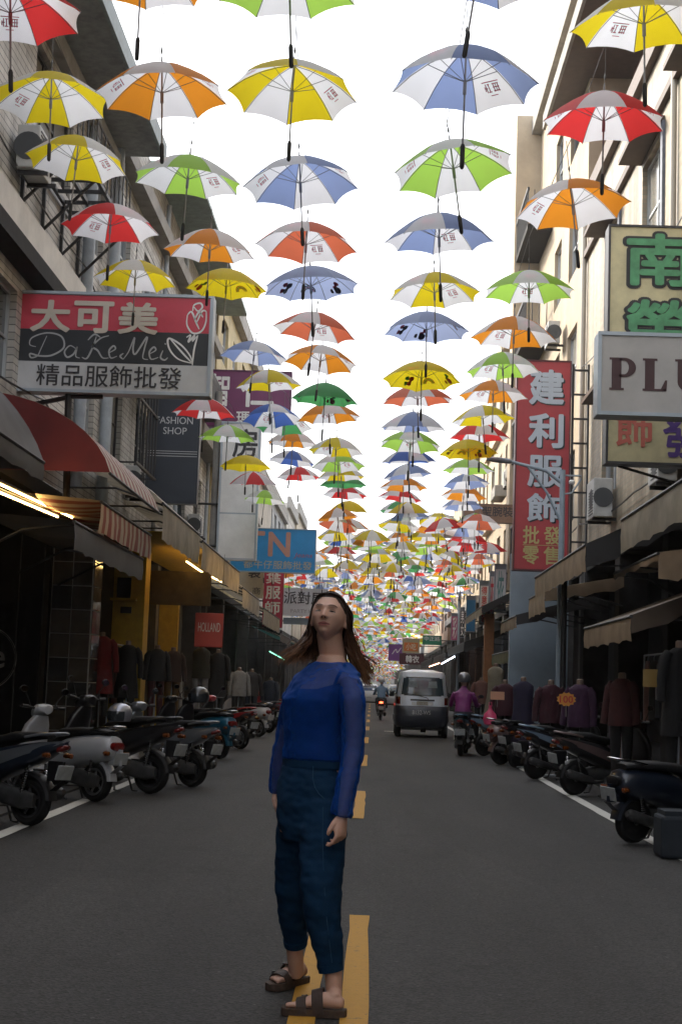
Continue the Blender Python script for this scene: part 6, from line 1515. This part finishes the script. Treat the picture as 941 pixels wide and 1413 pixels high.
# neck, torso
nb = W(456, 913, 6.36)
mbw.tube([MH @ Vector((0, .048, -.01)), MH @ Vector((0, .050, -.075)), nb+Vector((.006, .034, .03)), nb+Vector((0, .028, -.04))], [.058, .057, .058, .066], 20)
TOR = [(430, 1150, .155, .115), (430, 1110, .165, .120), (431, 1075, .150, .110), (433, 1045, .126, .094), (434, 1010, .124, .094), (435, 988, .132, .106), (438, 964, .140, .114), (447, 943, .140, .090), (454, 927, .120, .066), (456.5, 920, .092, .062), (457, 914, .074, .060), (457, 905, .056, .055)]
mbw.rings([ell(W(px, py, YW), rx, ry, 28, PSI) for px, py, rx, ry in TOR])
fr = Vector((math.sin(PSI), -math.cos(PSI), 0)); lt = Vector((math.cos(PSI), math.sin(PSI), 0))
# arms
armN = [W(480, 938, 6.25), W(487, 964, 6.21), W(489, 1022, 6.20), W(482, 1070, 6.15), W(473, 1122, 6.11)]
armF = [W(416, 940, 6.47), W(405, 965, 6.54), W(396, 1015, 6.60), W(386, 1055, 6.62), W(382, 1090, 6.64)]
mbw.tube(armN, [.042, .043, .038, .036, .024], 14); mbw.tube(armF, [.040, .042, .038, .036, .024], 14)
# hands: palm, four fingers and a thumb, relaxed
def hand(wr, down, across, out, s=1.0, curl=.35):
    """wr wrist; down = towards the fingertips, across = towards the thumb side, out = back of the hand"""
    down, across, out = down.normalized(), across.normalized(), out.normalized()
    P = lambda d, a, o_: wr+(down*d+across*a+out*o_)*s
    mbw.rings([[P(d, a0+w*math.cos(t), h*math.sin(t)) for t in [2*math.pi*q/14 for q in range(14)]] for d, a0, w, h in ((-.015,0,.024,.019), (.01,0,.027,.019), (.04,.002,.036,.018), (.07,.002,.039,.016), (.092,.0,.036,.013), (.098,0,.03,.008))])
    for k, (a, L) in enumerate(((.028, .066), (.0095, .074), (-.0095, .069), (-.027, .054))):
        c = curl*(1+.25*k); pts = [P(.075, a, .002)]; d0, o0 = .092, .002; ang = .15
        for q, seg in enumerate((.45, .32, .25)):
            pts.append(P(d0, a*1.02, o0)); ang += c; d0 += L*seg*math.cos(ang); o0 -= L*seg*math.sin(ang)
        pts.append(P(d0, a*1.0, o0)); mbw.tube(pts, [.0095, .0092, .0085, .0078, .0058], 10)
    mbw.tube([P(.015, .020, -.004), P(.04, .042, -.012), P(.068, .050, -.022), P(.088, .046, -.030)], [.014, .0125, .0105, .007], 10)
hand(W(472.5, 1124, 6.105), W(469, 1157, 6.08)-W(472.5, 1124, 6.105), Vector((-.55, -.75, 0)), Vector((.80, -.58, 0)), 1.0, .42)
hand(W(383, 1092, 6.65), W(389, 1123, 6.66)-W(383, 1092, 6.65), Vector((-.7, -.7, 0)), Vector((-.70, .70, 0)), .95, .40)
# legs
legN = [W(447, 1130, 6.27), W(444, 1185, 6.24), W(445, 1235, 6.22), W(452, 1290, 6.22), W(460, 1340, 6.20), W(461, 1368, 6.19)]
legF = [W(414, 1130, 6.44), W(406, 1190, 6.48), W(405, 1235, 6.52), W(405, 1280, 6.62), W(407, 1312, 6.66), W(409, 1342, 6.70)]
mbw.tube(legN[:4], [.070, .056, .046, .042], 16); mbw.tube(legF[:4], [.066, .050, .044, .040], 16)
# feet and sandals share one frame: heel at the origin, toes towards +x
SOLE = .034
def foot_frame(heel, toe):
    d = toe-heel; d.z = 0; d.normalize(); y = Vector((-d.y, d.x, 0)); M = Matrix(((d.x, y.x, 0, heel.x), (d.y, y.y, 0, heel.y), (0, 0, 1, 0), (0, 0, 0, 1))); return M
fN = foot_frame(ground(474, 1405)-W0, ground(414, 1401)-W0); fF = foot_frame(ground(420, 1357)-W0, ground(365, 1369)-W0)
def foot(M, leg, inner):
    P = lambda x, y, z: M @ Vector((x, y, z+SOLE))
    mbw.rings([[P(x, yc+w*math.cos(t), zc+h*math.sin(t)) for t in [2*math.pi*q/16 for q in range(16)]] for x, yc, w, zc, h in ((.0,0,.018,.026,.018), (.012,0,.028,.028,.026), (.04,0,.031,.032,.031), (.08,inner*.003,.032,.036,.034), (.12,inner*.004,.036,.032,.031), (.16,inner*.003,.042,.022,.022), (.19,0,.043,.015,.015), (.208,0,.038,.011,.010))])
    a0 = P(.042, 0, .045); ank = leg[-1]; mbw.tube([a0-Vector((0,0,.015)), a0, a0.lerp(ank, .55), ank, ank.lerp(leg[-2], .5), leg[-2], leg[-3]], [.030, .032, .033, .035, .037, .039, .040], 16)
    for k in range(5):
        y = inner*(.031-.0152*k); L = (.046, .042, .038, .032, .026)[k]; r_ = (.0125, .0095, .009, .0085, .0085)[k]; x0 = .196-.006*k
        mbw.tube([P(x0-.02, y, .013), P(x0+L*.5, y, .014), P(x0+L*.85, y, .010), P(x0+L, y, .009)], [r_, r_, r_*.95, r_*.6], 10)
foot(fN, legN, 1); foot(fF, legF, 1)
bodyme = remeshed(mbw, .0040, 4, .45)
bodyme.materials.append(M_skin)
link('body', bodyme, woman)
def face_strip(name, pts, w, m, lift, taper=True):
    """a thin strip of hair, lip, eye or painted crease shade lying on the face, through head-space (x, z) points"""
    mb = MB(); V = []; n = len(pts)
    for i, (x, z) in enumerate(pts):
        k = w*(math.sin(math.pi*(i+.6)/(n+.2)) if taper else 1)
        for dz in (k/2, -k/2):
            best = None
            th, ph = math.asin(max(-1, min(1, x/.07))), math.asin(max(-1, min(1, (z+dz)/.114)))
            for _ in range(12):
                q = head_pt(th, ph); th += (x-q.x)/.075; ph += (z+dz-q.z)/.114
            q = head_pt(th, ph); V.append(MH @ Vector((q.x, q.y-lift, q.z)))
    mb.add(V, [(2*i, 2*i+1, 2*i+3, 2*i+2) for i in range(n-1)]); return mb.build(name, m, woman, smooth=True)
face_strip('lips', [(x, -.0600-.0000+.0012*math.cos(x*260)-.0045*(abs(x)/.027)**2) for x in [-.027+.0045*i for i in range(13)]], .0080, M_lip, .0022)
face_strip('lips', [(x, -.0680+.0030*(abs(x)/.026)**2) for x in [-.025+.005*i for i in range(11)]], .0098, M_lip, .0022)
face_strip('lip_line', [(x, -.0640-.0012*(abs(x)/.026)**2) for x in [-.026+.0052*i for i in range(11)]], .0022, mat('lip_shadow', (.07, .02, .018), .7), .0032)  # shade in the parting of the lips, painted as a dark strip
for sx in (-1, 1): face_strip('nostril', [(sx*x, z) for x, z in ((.004, -.0405), (.007, -.0398), (.0105, -.0410))], .0040, mat('lip_shadow', (.07, .02, .018), .7), .0030)  # nostril hollows given as painted dark shade
for sx in (-1, 1):
    face_strip('eyebrow', [(sx*x, z) for x, z in ((.011,.0205), (.020,.0235), (.030,.0255), (.040,.0245), (.048,.0195))], .0066, M_brow, .003)
    face_strip('eyelashes', [(sx*x, z) for x, z in ((.0165,-.0045), (.022,-.0012), (.030,.0005), (.038,-.0012), (.0445,-.0055))], .0066, M_brow, .0026)
    face_strip('eye', [(sx*x, z) for x, z in ((.0175,-.0068), (.022,-.0055), (.026,-.0049), (.031,-.0048), (.036,-.0055), (.040,-.0068), (.0435,-.0085))], .0085, mat('eye_white', (.20, .165, .15), .3), .0016)
    face_strip('iris', [(sx*x-.001, z) for x, z in ((.0240,-.0053), (.0270,-.0050), (.0300,-.0049), (.0330,-.0050), (.0365,-.0056))], .0090, mat('iris_dark', (.03, .022, .016), .15), .0022)
    face_strip('lid_crease', [(sx*x, z) for x, z in ((.017,.0035), (.023,.0062), (.030,.0072), (.037,.0062), (.044,.0030))], .0030, mat('lid_shadow', (.26, .13, .095), .6), .0018)  # shade of the lid fold put in as a darker skin strip

# --- clothes
def cloth_wrinkle(me, amp, f, zs=(1, 1, 1), fine=.0):
    N = [v.normal.copy() for v in me.vertices]; C = [v.co.copy() for v in me.vertices]; out = []
    for c, nn in zip(C, N):
        n = noise.noise(Vector((c.x*f*zs[0], c.y*f*zs[1], c.z*f*zs[2])))
        n2 = noise.noise(Vector((c.x*f*2.7*zs[0]+9, c.y*f*2.7*zs[1], c.z*f*2.7*zs[2])))
        out.extend(c+nn*(amp*n+amp*.5*n2))
    me.vertices.foreach_set('co', out); me.update()
M_sheer = bpy.data.materials.new('sheer_blue'); M_sheer.use_nodes = True; nt = M_sheer.node_tree; nt.nodes.clear()
out = nt.nodes.new('ShaderNodeOutputMaterial'); mx = nt.nodes.new('ShaderNodeMixShader'); tr = nt.nodes.new('ShaderNodeBsdfTransparent'); pb = nt.nodes.new('ShaderNodeBsdfPrincipled')
pb.inputs['Specular IOR Level'].default_value = .15; pb.inputs['Base Color'].default_value = (.007, .060, .29, 1); pb.inputs['Roughness'].default_value = .6; tr.inputs['Color'].default_value = (.55, .66, .95, 1)
lw = nt.nodes.new('ShaderNodeLayerWeight'); lw.inputs['Blend'].default_value = .35; rmp = nt.nodes.new('ShaderNodeValToRGB')
rmp.color_ramp.elements[0].position = 0.0; rmp.color_ramp.elements[0].color = (.45, .45, .45, 1); rmp.color_ramp.elements[1].position = .75; rmp.color_ramp.elements[1].color = (1, 1, 1, 1)
nt.links.new(lw.outputs['Facing'], rmp.inputs['Fac']); nt.links.new(rmp.outputs[0], mx.inputs[0]); nt.links.new(tr.outputs[0], mx.inputs[1]); nt.links.new(pb.outputs[0], mx.inputs[2]); nt.links.new(mx.outputs[0], out.inputs[0])
M_cami = mat('blue_camisole', (.006, .048, .23), .85, var=.15, vscale=20, bump=.1, bscale=120, spec=.15)
M_trous = mat('navy_trousers', (.007, .034, .082), .9, var=.25, vscale=7, bump=.10, bscale=160, spec=.15)
M_seam = mat('trouser_seam', (.012, .06, .12), .8)
mb = MB()      # blouse: body and sleeves
BL = [(432, 1049, .152, .118), (432, 1040, .150, .117), (433, 1015, .146, .116), (434, 990, .152, .126), (436, 966, .160, .134), (446, 944, .168, .112), (454, 929, .164, .094), (457, 921, .122, .084), (458, 916, .090, .078), (458, 914, .084, .074)]
mb.rings([ell(W(px, py, YW), rx, ry, 32, PSI) for px, py, rx, ry in BL])
mb.tube([armN[0]+Vector((-.03,.02,.01)), W(484, 948, 6.235), W(486, 970, 6.21), W(488, 1000, 6.20), W(487, 1035, 6.19), W(481, 1072, 6.15), W(474, 1105, 6.12), W(472, 1122, 6.11), W(471, 1126, 6.11)], [.050, .056, .058, .054, .050, .048, .047, .050, .046], 18)
mb.tube([armF[0]+Vector((.02,.0,.01)), armF[1], armF[2], armF[3], W(382.5, 1082, 6.64), W(382, 1092, 6.65)], [.052, .056, .054, .047, .044, .040], 18)
me = remeshed(mb, .007, 6, .5); cloth_wrinkle(me, .0065, 11, (1, 1, 1.8)); me.materials.append(M_sheer); link('blouse', me, woman)
mb = MB()      # camisole under it, scooped at the neck
CA = [(432, 1046, .143, .110), (432, 1030, .140, .110), (433, 1010, .139, .111), (434, 990, .144, .118), (435.5, 975, .149, .125), (437, 966, .151, .126), (440, 958, .151, .121)]
rgs = [ell(W(px, py, YW), rx, ry, 48, PSI) for px, py, rx, ry in CA]
for k, (px, py) in enumerate(((442, 954), (444, 950))):
    top = []
    for j, p in enumerate(ell(W(px, py, YW), .151, .115-.006*k, 48, PSI)):
        t = 2*math.pi*j/48; side = abs(math.cos(t)); p.z += (.5+.5*k)*(.050*max(0, side-.40)-.004*(1-side)); top.append(p)
    rgs.append(top)
mb.rings(rgs, caps=False); mb.build('camisole', M_cami, woman, smooth=True, angle=80)
for sx in (-1, 1):
    mb = MB(); a = W(449, 950)+lt*(sx*.105)+fr*.075; b_ = W(455, 921)+lt*(sx*.10)+fr*.02; c = W(450, 940)+lt*(sx*.10)-fr*.095
    mb.tube([a, a.lerp(b_, .55)+fr*.012, b_+Vector((0,0,.012)), b_.lerp(c, .5)+Vector((0,0,.006)), c], .007, 8); mb.build('camisole_strap', M_cami, woman, smooth=True)
mb = MB()      # trousers: high waist, roomy legs tapering to a cuff
TR = [(432, 1043, .138, .104), (431, 1060, .146, .112), (430, 1085, .163, .124), (430, 1110, .172, .130), (430, 1140, .168, .126), (430, 1160, .150, .112)]
mb.rings([ell(W(px, py, YW), rx, ry, 30, PSI) for px, py, rx, ry in TR])
mb.tube([W(446, 1110, 6.29), W(446, 1150, 6.26), W(444, 1190, 6.24), W(443.5, 1228, 6.21), W(446, 1262, 6.20), W(451, 1300, 6.20), W(456, 1328, 6.20), W(457, 1339, 6.20)], [.100, .102, .096, .090, .082, .068, .055, .053], 22)
mb.tube([W(416, 1110, 6.42), W(410, 1150, 6.46), W(405.5, 1195, 6.50), W(404.5, 1230, 6.53), W(405, 1262, 6.59), W(407, 1290, 6.63), W(408, 1302, 6.65)], [.100, .096, .086, .080, .070, .056, .053], 22)
me = remeshed(mb, .007, 5, .5); cloth_wrinkle(me, .0085, 9, (1, 1, 1.7)); me.materials.append(M_trous); tro = link('trousers', me, woman)
# pocket seam and cuffs
def ring_on(path_pt, r_, h, m, name, axis):
    mb = MB(); a = axis.normalized(); u = a.orthogonal().normalized(); w_ = a.cross(u); n = 26
    mb.rings([[path_pt+a*k+(u*math.cos(2*math.pi*j/n)+w_*math.sin(2*math.pi*j/n))*q for j in range(n)] for k, q in ((0, r_-.012), (0, r_), (h, r_+.002), (h, r_-.012))]+[[path_pt+a*0+(u*math.cos(2*math.pi*j/n)+w_*math.sin(2*math.pi*j/n))*(r_-.012) for j in range(n)]], caps=False)
    return mb.build(name, m, woman, smooth=True)
ring_on(W(457, 1340, 6.20), .054, .030, M_trous, 'trouser_cuff', W(451, 1300, 6.20)-W(457, 1339, 6.20)); ring_on(W(408, 1303, 6.65), .054, .030, M_trous, 'trouser_cuff', W(407, 1290, 6.63)-W(408, 1302, 6.65))
mb = MB(); mb.rings([ell(W(432, 1050+k, YW), .149+g_, .115+g_, 30, PSI) for k, g_ in ((8, -.004), (8, .0), (-2, -.001), (-2, -.008))], caps=False); mb.build('waistband', M_trous, woman, smooth=True)
def on_surf(p):
    ok, loc, nrm, idx = tro.closest_point_on_mesh(p); return loc+nrm*.003
mb = MB(); ct = [on_surf(W(px, py, 6.20)) for px, py in ((431, 1056), (431, 1072), (434, 1086), (440, 1096), (448, 1102))]; mb.tube(ct, .0022, 6); mb.build('pocket_seam', M_seam, woman, smooth=True)
mb = MB(); mb.tube([on_surf(W(px, py, 6.12)) for px, py in ((446, 1110), (446, 1150), (447, 1190), (448, 1230), (451, 1270), (456, 1310), (459, 1330))], .0016, 6); mb.build('leg_seam', M_seam, woman, smooth=True)
# sandals
M_cork = mat('cork_sole', (.075, .048, .034), .85, var=.35, vscale=60); M_strap = mat('brown_leather', (.045, .026, .019), .6, var=.25, vscale=20, bump=.2)
def sandal(M, inner):
    P = lambda x, y, z: M @ Vector((x, y, z))
    out = [(-.012,.0,.014), (-.006,0,.028), (.03,0,.038), (.09,inner*.002,.038), (.14,inner*.003,.044), (.19,inner*.003,.050), (.225,inner*.005,.047), (.250,inner*.008,.036), (.262,inner*.010,.018)]
    mb = MB(); rgs = []
    for x, yc, w in out:
        rgs.append([P(x, yc-w, .004), P(x, yc-w*1.0, .024), P(x, yc-w*1.02, .034), P(x, yc-w*.9, .036), P(x, yc, .031), P(x, yc+w*.9, .036), P(x, yc+w*1.02, .034), P(x, yc+w, .024), P(x, yc+w, .004), P(x, yc, .003)])
    mb.rings(rgs); s_ = mb.build('sandal_sole', M_cork, woman, smooth=True)
    for x0, x1, w, h in ((.080, .128, .046, .122), (.150, .192, .053, .086)):
        mb = MB(); rgs = []
        for k in range(15):
            t = math.pi*k/14; c, q = math.cos(t), math.sin(t); sh = .010*q
            rgs.append([P(x0+sh, c*w, .018+q**.7*(h-.018)), P(x1+sh, c*w, .018+q**.7*(h-.018-.014)), P(x1+sh, c*(w-.004), .018+q**.7*(h-.023-.014)), P(x0+sh, c*(w-.004), .018+q**.7*(h-.023))])
        mb.rings(rgs); mb.build('sandal_strap', M_strap, woman, smooth=True)
        mb = MB(); mb.bbox(-.008, .008, -.006, .006, -.009, .009, .002); b_ = mb.build('buckle', M_engine, woman); b_.location = P((x0+x1)/2+.008, -w*.75, .018+.66**.7*(h-.02))
sandal(fN, 1); sandal(fF, 1)

# --- hair
def hair_mat():
    m = bpy.data.materials.new('wavy_hair'); m.use_nodes = True; nt = m.node_tree; b = nt.nodes['Principled BSDF']
    at_ = nt.nodes.new('ShaderNodeAttribute'); at_.attribute_name = 'along'; r = nt.nodes.new('ShaderNodeValToRGB')
    r.color_ramp.elements[0].position = .30; r.color_ramp.elements[0].color = (.022, .011, .008, 1); r.color_ramp.elements[1].position = .95; r.color_ramp.elements[1].color = (.22, .10, .045, 1)
    e = r.color_ramp.elements.new(.68); e.color = (.055, .025, .014, 1)
    nt.links.new(at_.outputs['Fac'], r.inputs['Fac']); nt.links.new(r.outputs[0], b.inputs['Base Color']); b.inputs['Roughness'].default_value = .42; b.inputs['Specular IOR Level'].default_value = .4
    return m
M_hair = hair_mat()
hm = MB(); along = []; rh = random.Random(5)
def lock(pts, r0, wave=.006, freq=3.0, n=16, seg=5, phs=None):
    P = [Vector(p) for p in pts]; Q = []
    for i in range(len(P)-1):
        p0, p1, p2, p3 = P[max(i-1,0)], P[i], P[i+1], P[min(i+2,len(P)-1)]
        m_ = max(2, n//(len(P)-1))
        for k in range(m_):
            t = k/m_; Q.append(0.5*((2*p1)+(p2-p0)*t+(2*p0-5*p1+4*p2-p3)*t*t+(3*p1-p0-3*p2+p3)*t**3))
    Q.append(P[-1]); ph, ph2 = (phs[0]+rh.gauss(0, .35), phs[1]+rh.gauss(0, .35)) if phs else (rh.uniform(0, 6.28), rh.uniform(0, 6.28)); N = len(Q); rs = []
    for i, q in enumerate(Q):
        t = i/(N-1); a = wave*max(0, (t-.30)/.7)
        Q[i] = q+Vector((math.sin(ph+t*freq*6.28), math.cos(ph2+t*freq*6.28), .5*math.sin(ph2+t*freq*5)))*a
        rs.append(r0*(.75+.35*math.sin(math.pi*min(1, t*1.3)))*(1 if t < .75 else max(.12, (1-t)/.25)))
    k0 = len(hm.v); hm.tube(Q, rs, seg)
    for i in range(N): along.extend([i/(N-1)]*seg)
HP = lambda x, y, z: MH @ Vector((x, y, z))
# fine hair springing from the hairline
for k in range(150):
    u = rh.uniform(-1, 1); sg = 1 if u+rh.gauss(0, .08) > -.06 else -1; th = u*R(66); zz = .076-.13*max(0, abs(math.sin(th))-.5)
    p0 = head_pt(th, math.asin(zz/.114)); p1 = head_pt(th*1.15+sg*.12, math.asin(min(.108, zz+.013)/.114))*1.035; p2 = head_pt(sg*R(rh.uniform(72, 100)), R(rh.uniform(22, 34)))*1.06
    ys = rh.uniform(.005, .055); tl = [W(489+rh.gauss(0, 4), 893+rh.gauss(0, 4), 6.37), W(503+rh.gauss(0, 7), 925+rh.gauss(0, 7), 6.40)] if sg > 0 else [W(421+rh.gauss(0, 3), 885+rh.gauss(0, 3), 6.34), W(404+rh.gauss(0, 7), 905+rh.gauss(0, 5), 6.30)]
    lock([MH @ (p0*.995), MH @ p1, MH @ p2, HP(sg*.077, ys, .0), HP(sg*.078, ys+.01, -.05)]+tl, rh.uniform(.0018, .0034), .006, 2.2, 20, 4)
# scalp cap
cap = []
for i in range(20):
    ph = R(90-i*5.6); row = []
    for j in range(48):
        th = 2*math.pi*j/48; d = Vector((math.cos(ph)*math.sin(th), -math.cos(ph)*math.cos(th), math.sin(ph))); z0 = d.z*.114
        hl = .070-.13*max(0, abs(d.x)-.5) if d.y < .1 else -.2          # hairline: high on the forehead, lower behind the temples
        k = max(0, min(1, (z0-hl)/.030)); g_ = (.95 if z0 < hl else 1.004+.065*k)
        q = head_pt(th, ph); q = Vector((q.x*g_, q.y*g_, q.z*(g_ if g_ > 1 else 1)))
        if i > 15: q *= 1-.05*(i-15)
        row.append(MH @ q)
    cap.append(row)
k0 = len(hm.v); hm.rings(cap); along.extend([.15]*(len(hm.v)-k0))
CL = [(rh.uniform(0, 6.28), rh.uniform(0, 6.28), rh.gauss(0, 7), rh.gauss(0, 7), rh.random()) for _ in range(18)]; CR = [(rh.uniform(0, 6.28), rh.uniform(0, 6.28), rh.gauss(0, 6), rh.gauss(0, 4), rh.random()) for _ in range(14)]
for k in range(320):       # her left side: behind the shoulder, ends swinging out to the right
    f = rh.random(); y0 = -.066+.125*f; z0 = .106-.012*abs(y0)/.08-(.012 if y0 < -.05 else 0)
    st = (rh.uniform(-.008, .012), y0, z0+.009)
    ys = -.002+.070*f+rh.uniform(-.010, .010); cl = CL[min(17, int(f*18))]; back = cl[4]
    e = W(509+cl[2]+rh.gauss(0, 1.6)-8*back, 940+cl[3]+rh.gauss(0, 1.8)-6*back, 6.40+.06*back)
    lock([HP(*st), HP(.050, -.052*(1-f)+.050*f, .080), HP(.077, ys-.004, .02), HP(.078+.006*rh.random(), ys+.018, -.045), W(486+cl[2]*.5+rh.gauss(0, 1.6), 892+rh.gauss(0, 1.5), 6.37+.05*back), W(496+cl[2]*.7+rh.gauss(0, 1.8), 917+rh.gauss(0, 1.5), 6.38+.06*back), e], rh.uniform(.0025, .0052), .013, 2.3, 20, 5, cl)
for k in range(230):       # her right side: past the cheek, blown to the left
    f = rh.random(); y0 = -.066+.125*f; z0 = .106-.012*abs(y0)/.08-(.012 if y0 < -.05 else 0)
    st = (rh.uniform(-.012, .008), y0, z0+.009); ys = -.008+.072*f+rh.uniform(-.01, .01); cl = CR[min(13, int(f*14))]; back = cl[4]
    if k % 5 < 3: tail = [W(421+cl[2]*.3+rh.gauss(0, 1.2), 884+rh.gauss(0, 1.5), 6.33+.04*back), W(409+cl[2]*.6+rh.gauss(0, 1.5), 900+cl[3]*.6+rh.gauss(0, 1.3), 6.30+.04*back), W(395+cl[2]+rh.gauss(0, 1.6), 914+cl[3]+rh.gauss(0, 1.4), 6.27+.04*back)]
    else: tail = [W(426+rh.gauss(0, 3), 888+rh.gauss(0, 3), 6.42), W(424+rh.gauss(0, 5), 903+rh.gauss(0, 4), 6.45), W(417+rh.gauss(0, 7), 912+rh.gauss(0, 4), 6.44)]
    lock([HP(*st), HP(-.050, -.052*(1-f)+.050*f, .080), HP(-.077, ys-.004, .02), HP(-.077-.004*rh.random(), ys+.012, -.040)]+tail, rh.uniform(.0025, .0050), .010, 2.2, 20, 5, cl)
for k in range(130):        # down the back of the neck
    a = rh.uniform(-.085, .07); lock([HP(a*.3, .02, .118), HP(a, .09, .06), HP(a*1.1, .105, -.02), W(456+a*300, 900, 6.47), W(462+a*330, 922+rh.gauss(0, 5), 6.50)], rh.uniform(.004, .007), .006, 2, 14)
for k in range(50):        # stray fine strands
    sgn = 1 if k % 2 else -1; s0 = HP(sgn*.08, rh.uniform(-.02, .06), rh.uniform(-.02, .04))
    e = W(514+rh.gauss(0, 9), 936+rh.gauss(0, 12), 6.42) if sgn > 0 else W(396+rh.gauss(0, 10), 910+rh.gauss(0, 9), 6.28)
    mdl = W(490, 896, 6.38) if sgn > 0 else W(420, 886, 6.34)
    lock([s0, mdl+Vector((rh.gauss(0, .012), 0, rh.gauss(0, .012))), s0.lerp(e, .75)+Vector((rh.gauss(0, .012), 0, rh.gauss(0, .008)-.01)), e], .0018, .010, 2.4, 16, 4)
o = hm.build('hair', M_hair, woman, smooth=True, angle=80)
a_ = o.data.attributes.new('along', 'FLOAT', 'POINT'); a_.data.foreach_set('value', along[:len(o.data.vertices)])
# ------------------------------------------------------------------ the hazy air
mb = MB(); mb.box(-70, 70, -45, 360, -1.2, 24.5)
hz = tag(mb.build('haze', None), 'pale daylight haze filling the street', 'haze', kind='stuff')
hm_ = bpy.data.materials.new('haze_air'); hm_.use_nodes = True; nt = hm_.node_tree; nt.nodes.clear()
ho = nt.nodes.new('ShaderNodeOutputMaterial'); hv = nt.nodes.new('ShaderNodeVolumePrincipled')
hv.inputs['Color'].default_value = (1.0, .98, .95, 1); hv.inputs['Density'].default_value = .0006; hv.inputs['Anisotropy'].default_value = .55
nt.links.new(hv.outputs[0], ho.inputs['Volume'])
hz.data.materials.clear(); hz.data.materials.append(hm_)
bpy.data.scenes.remove(_tmp)
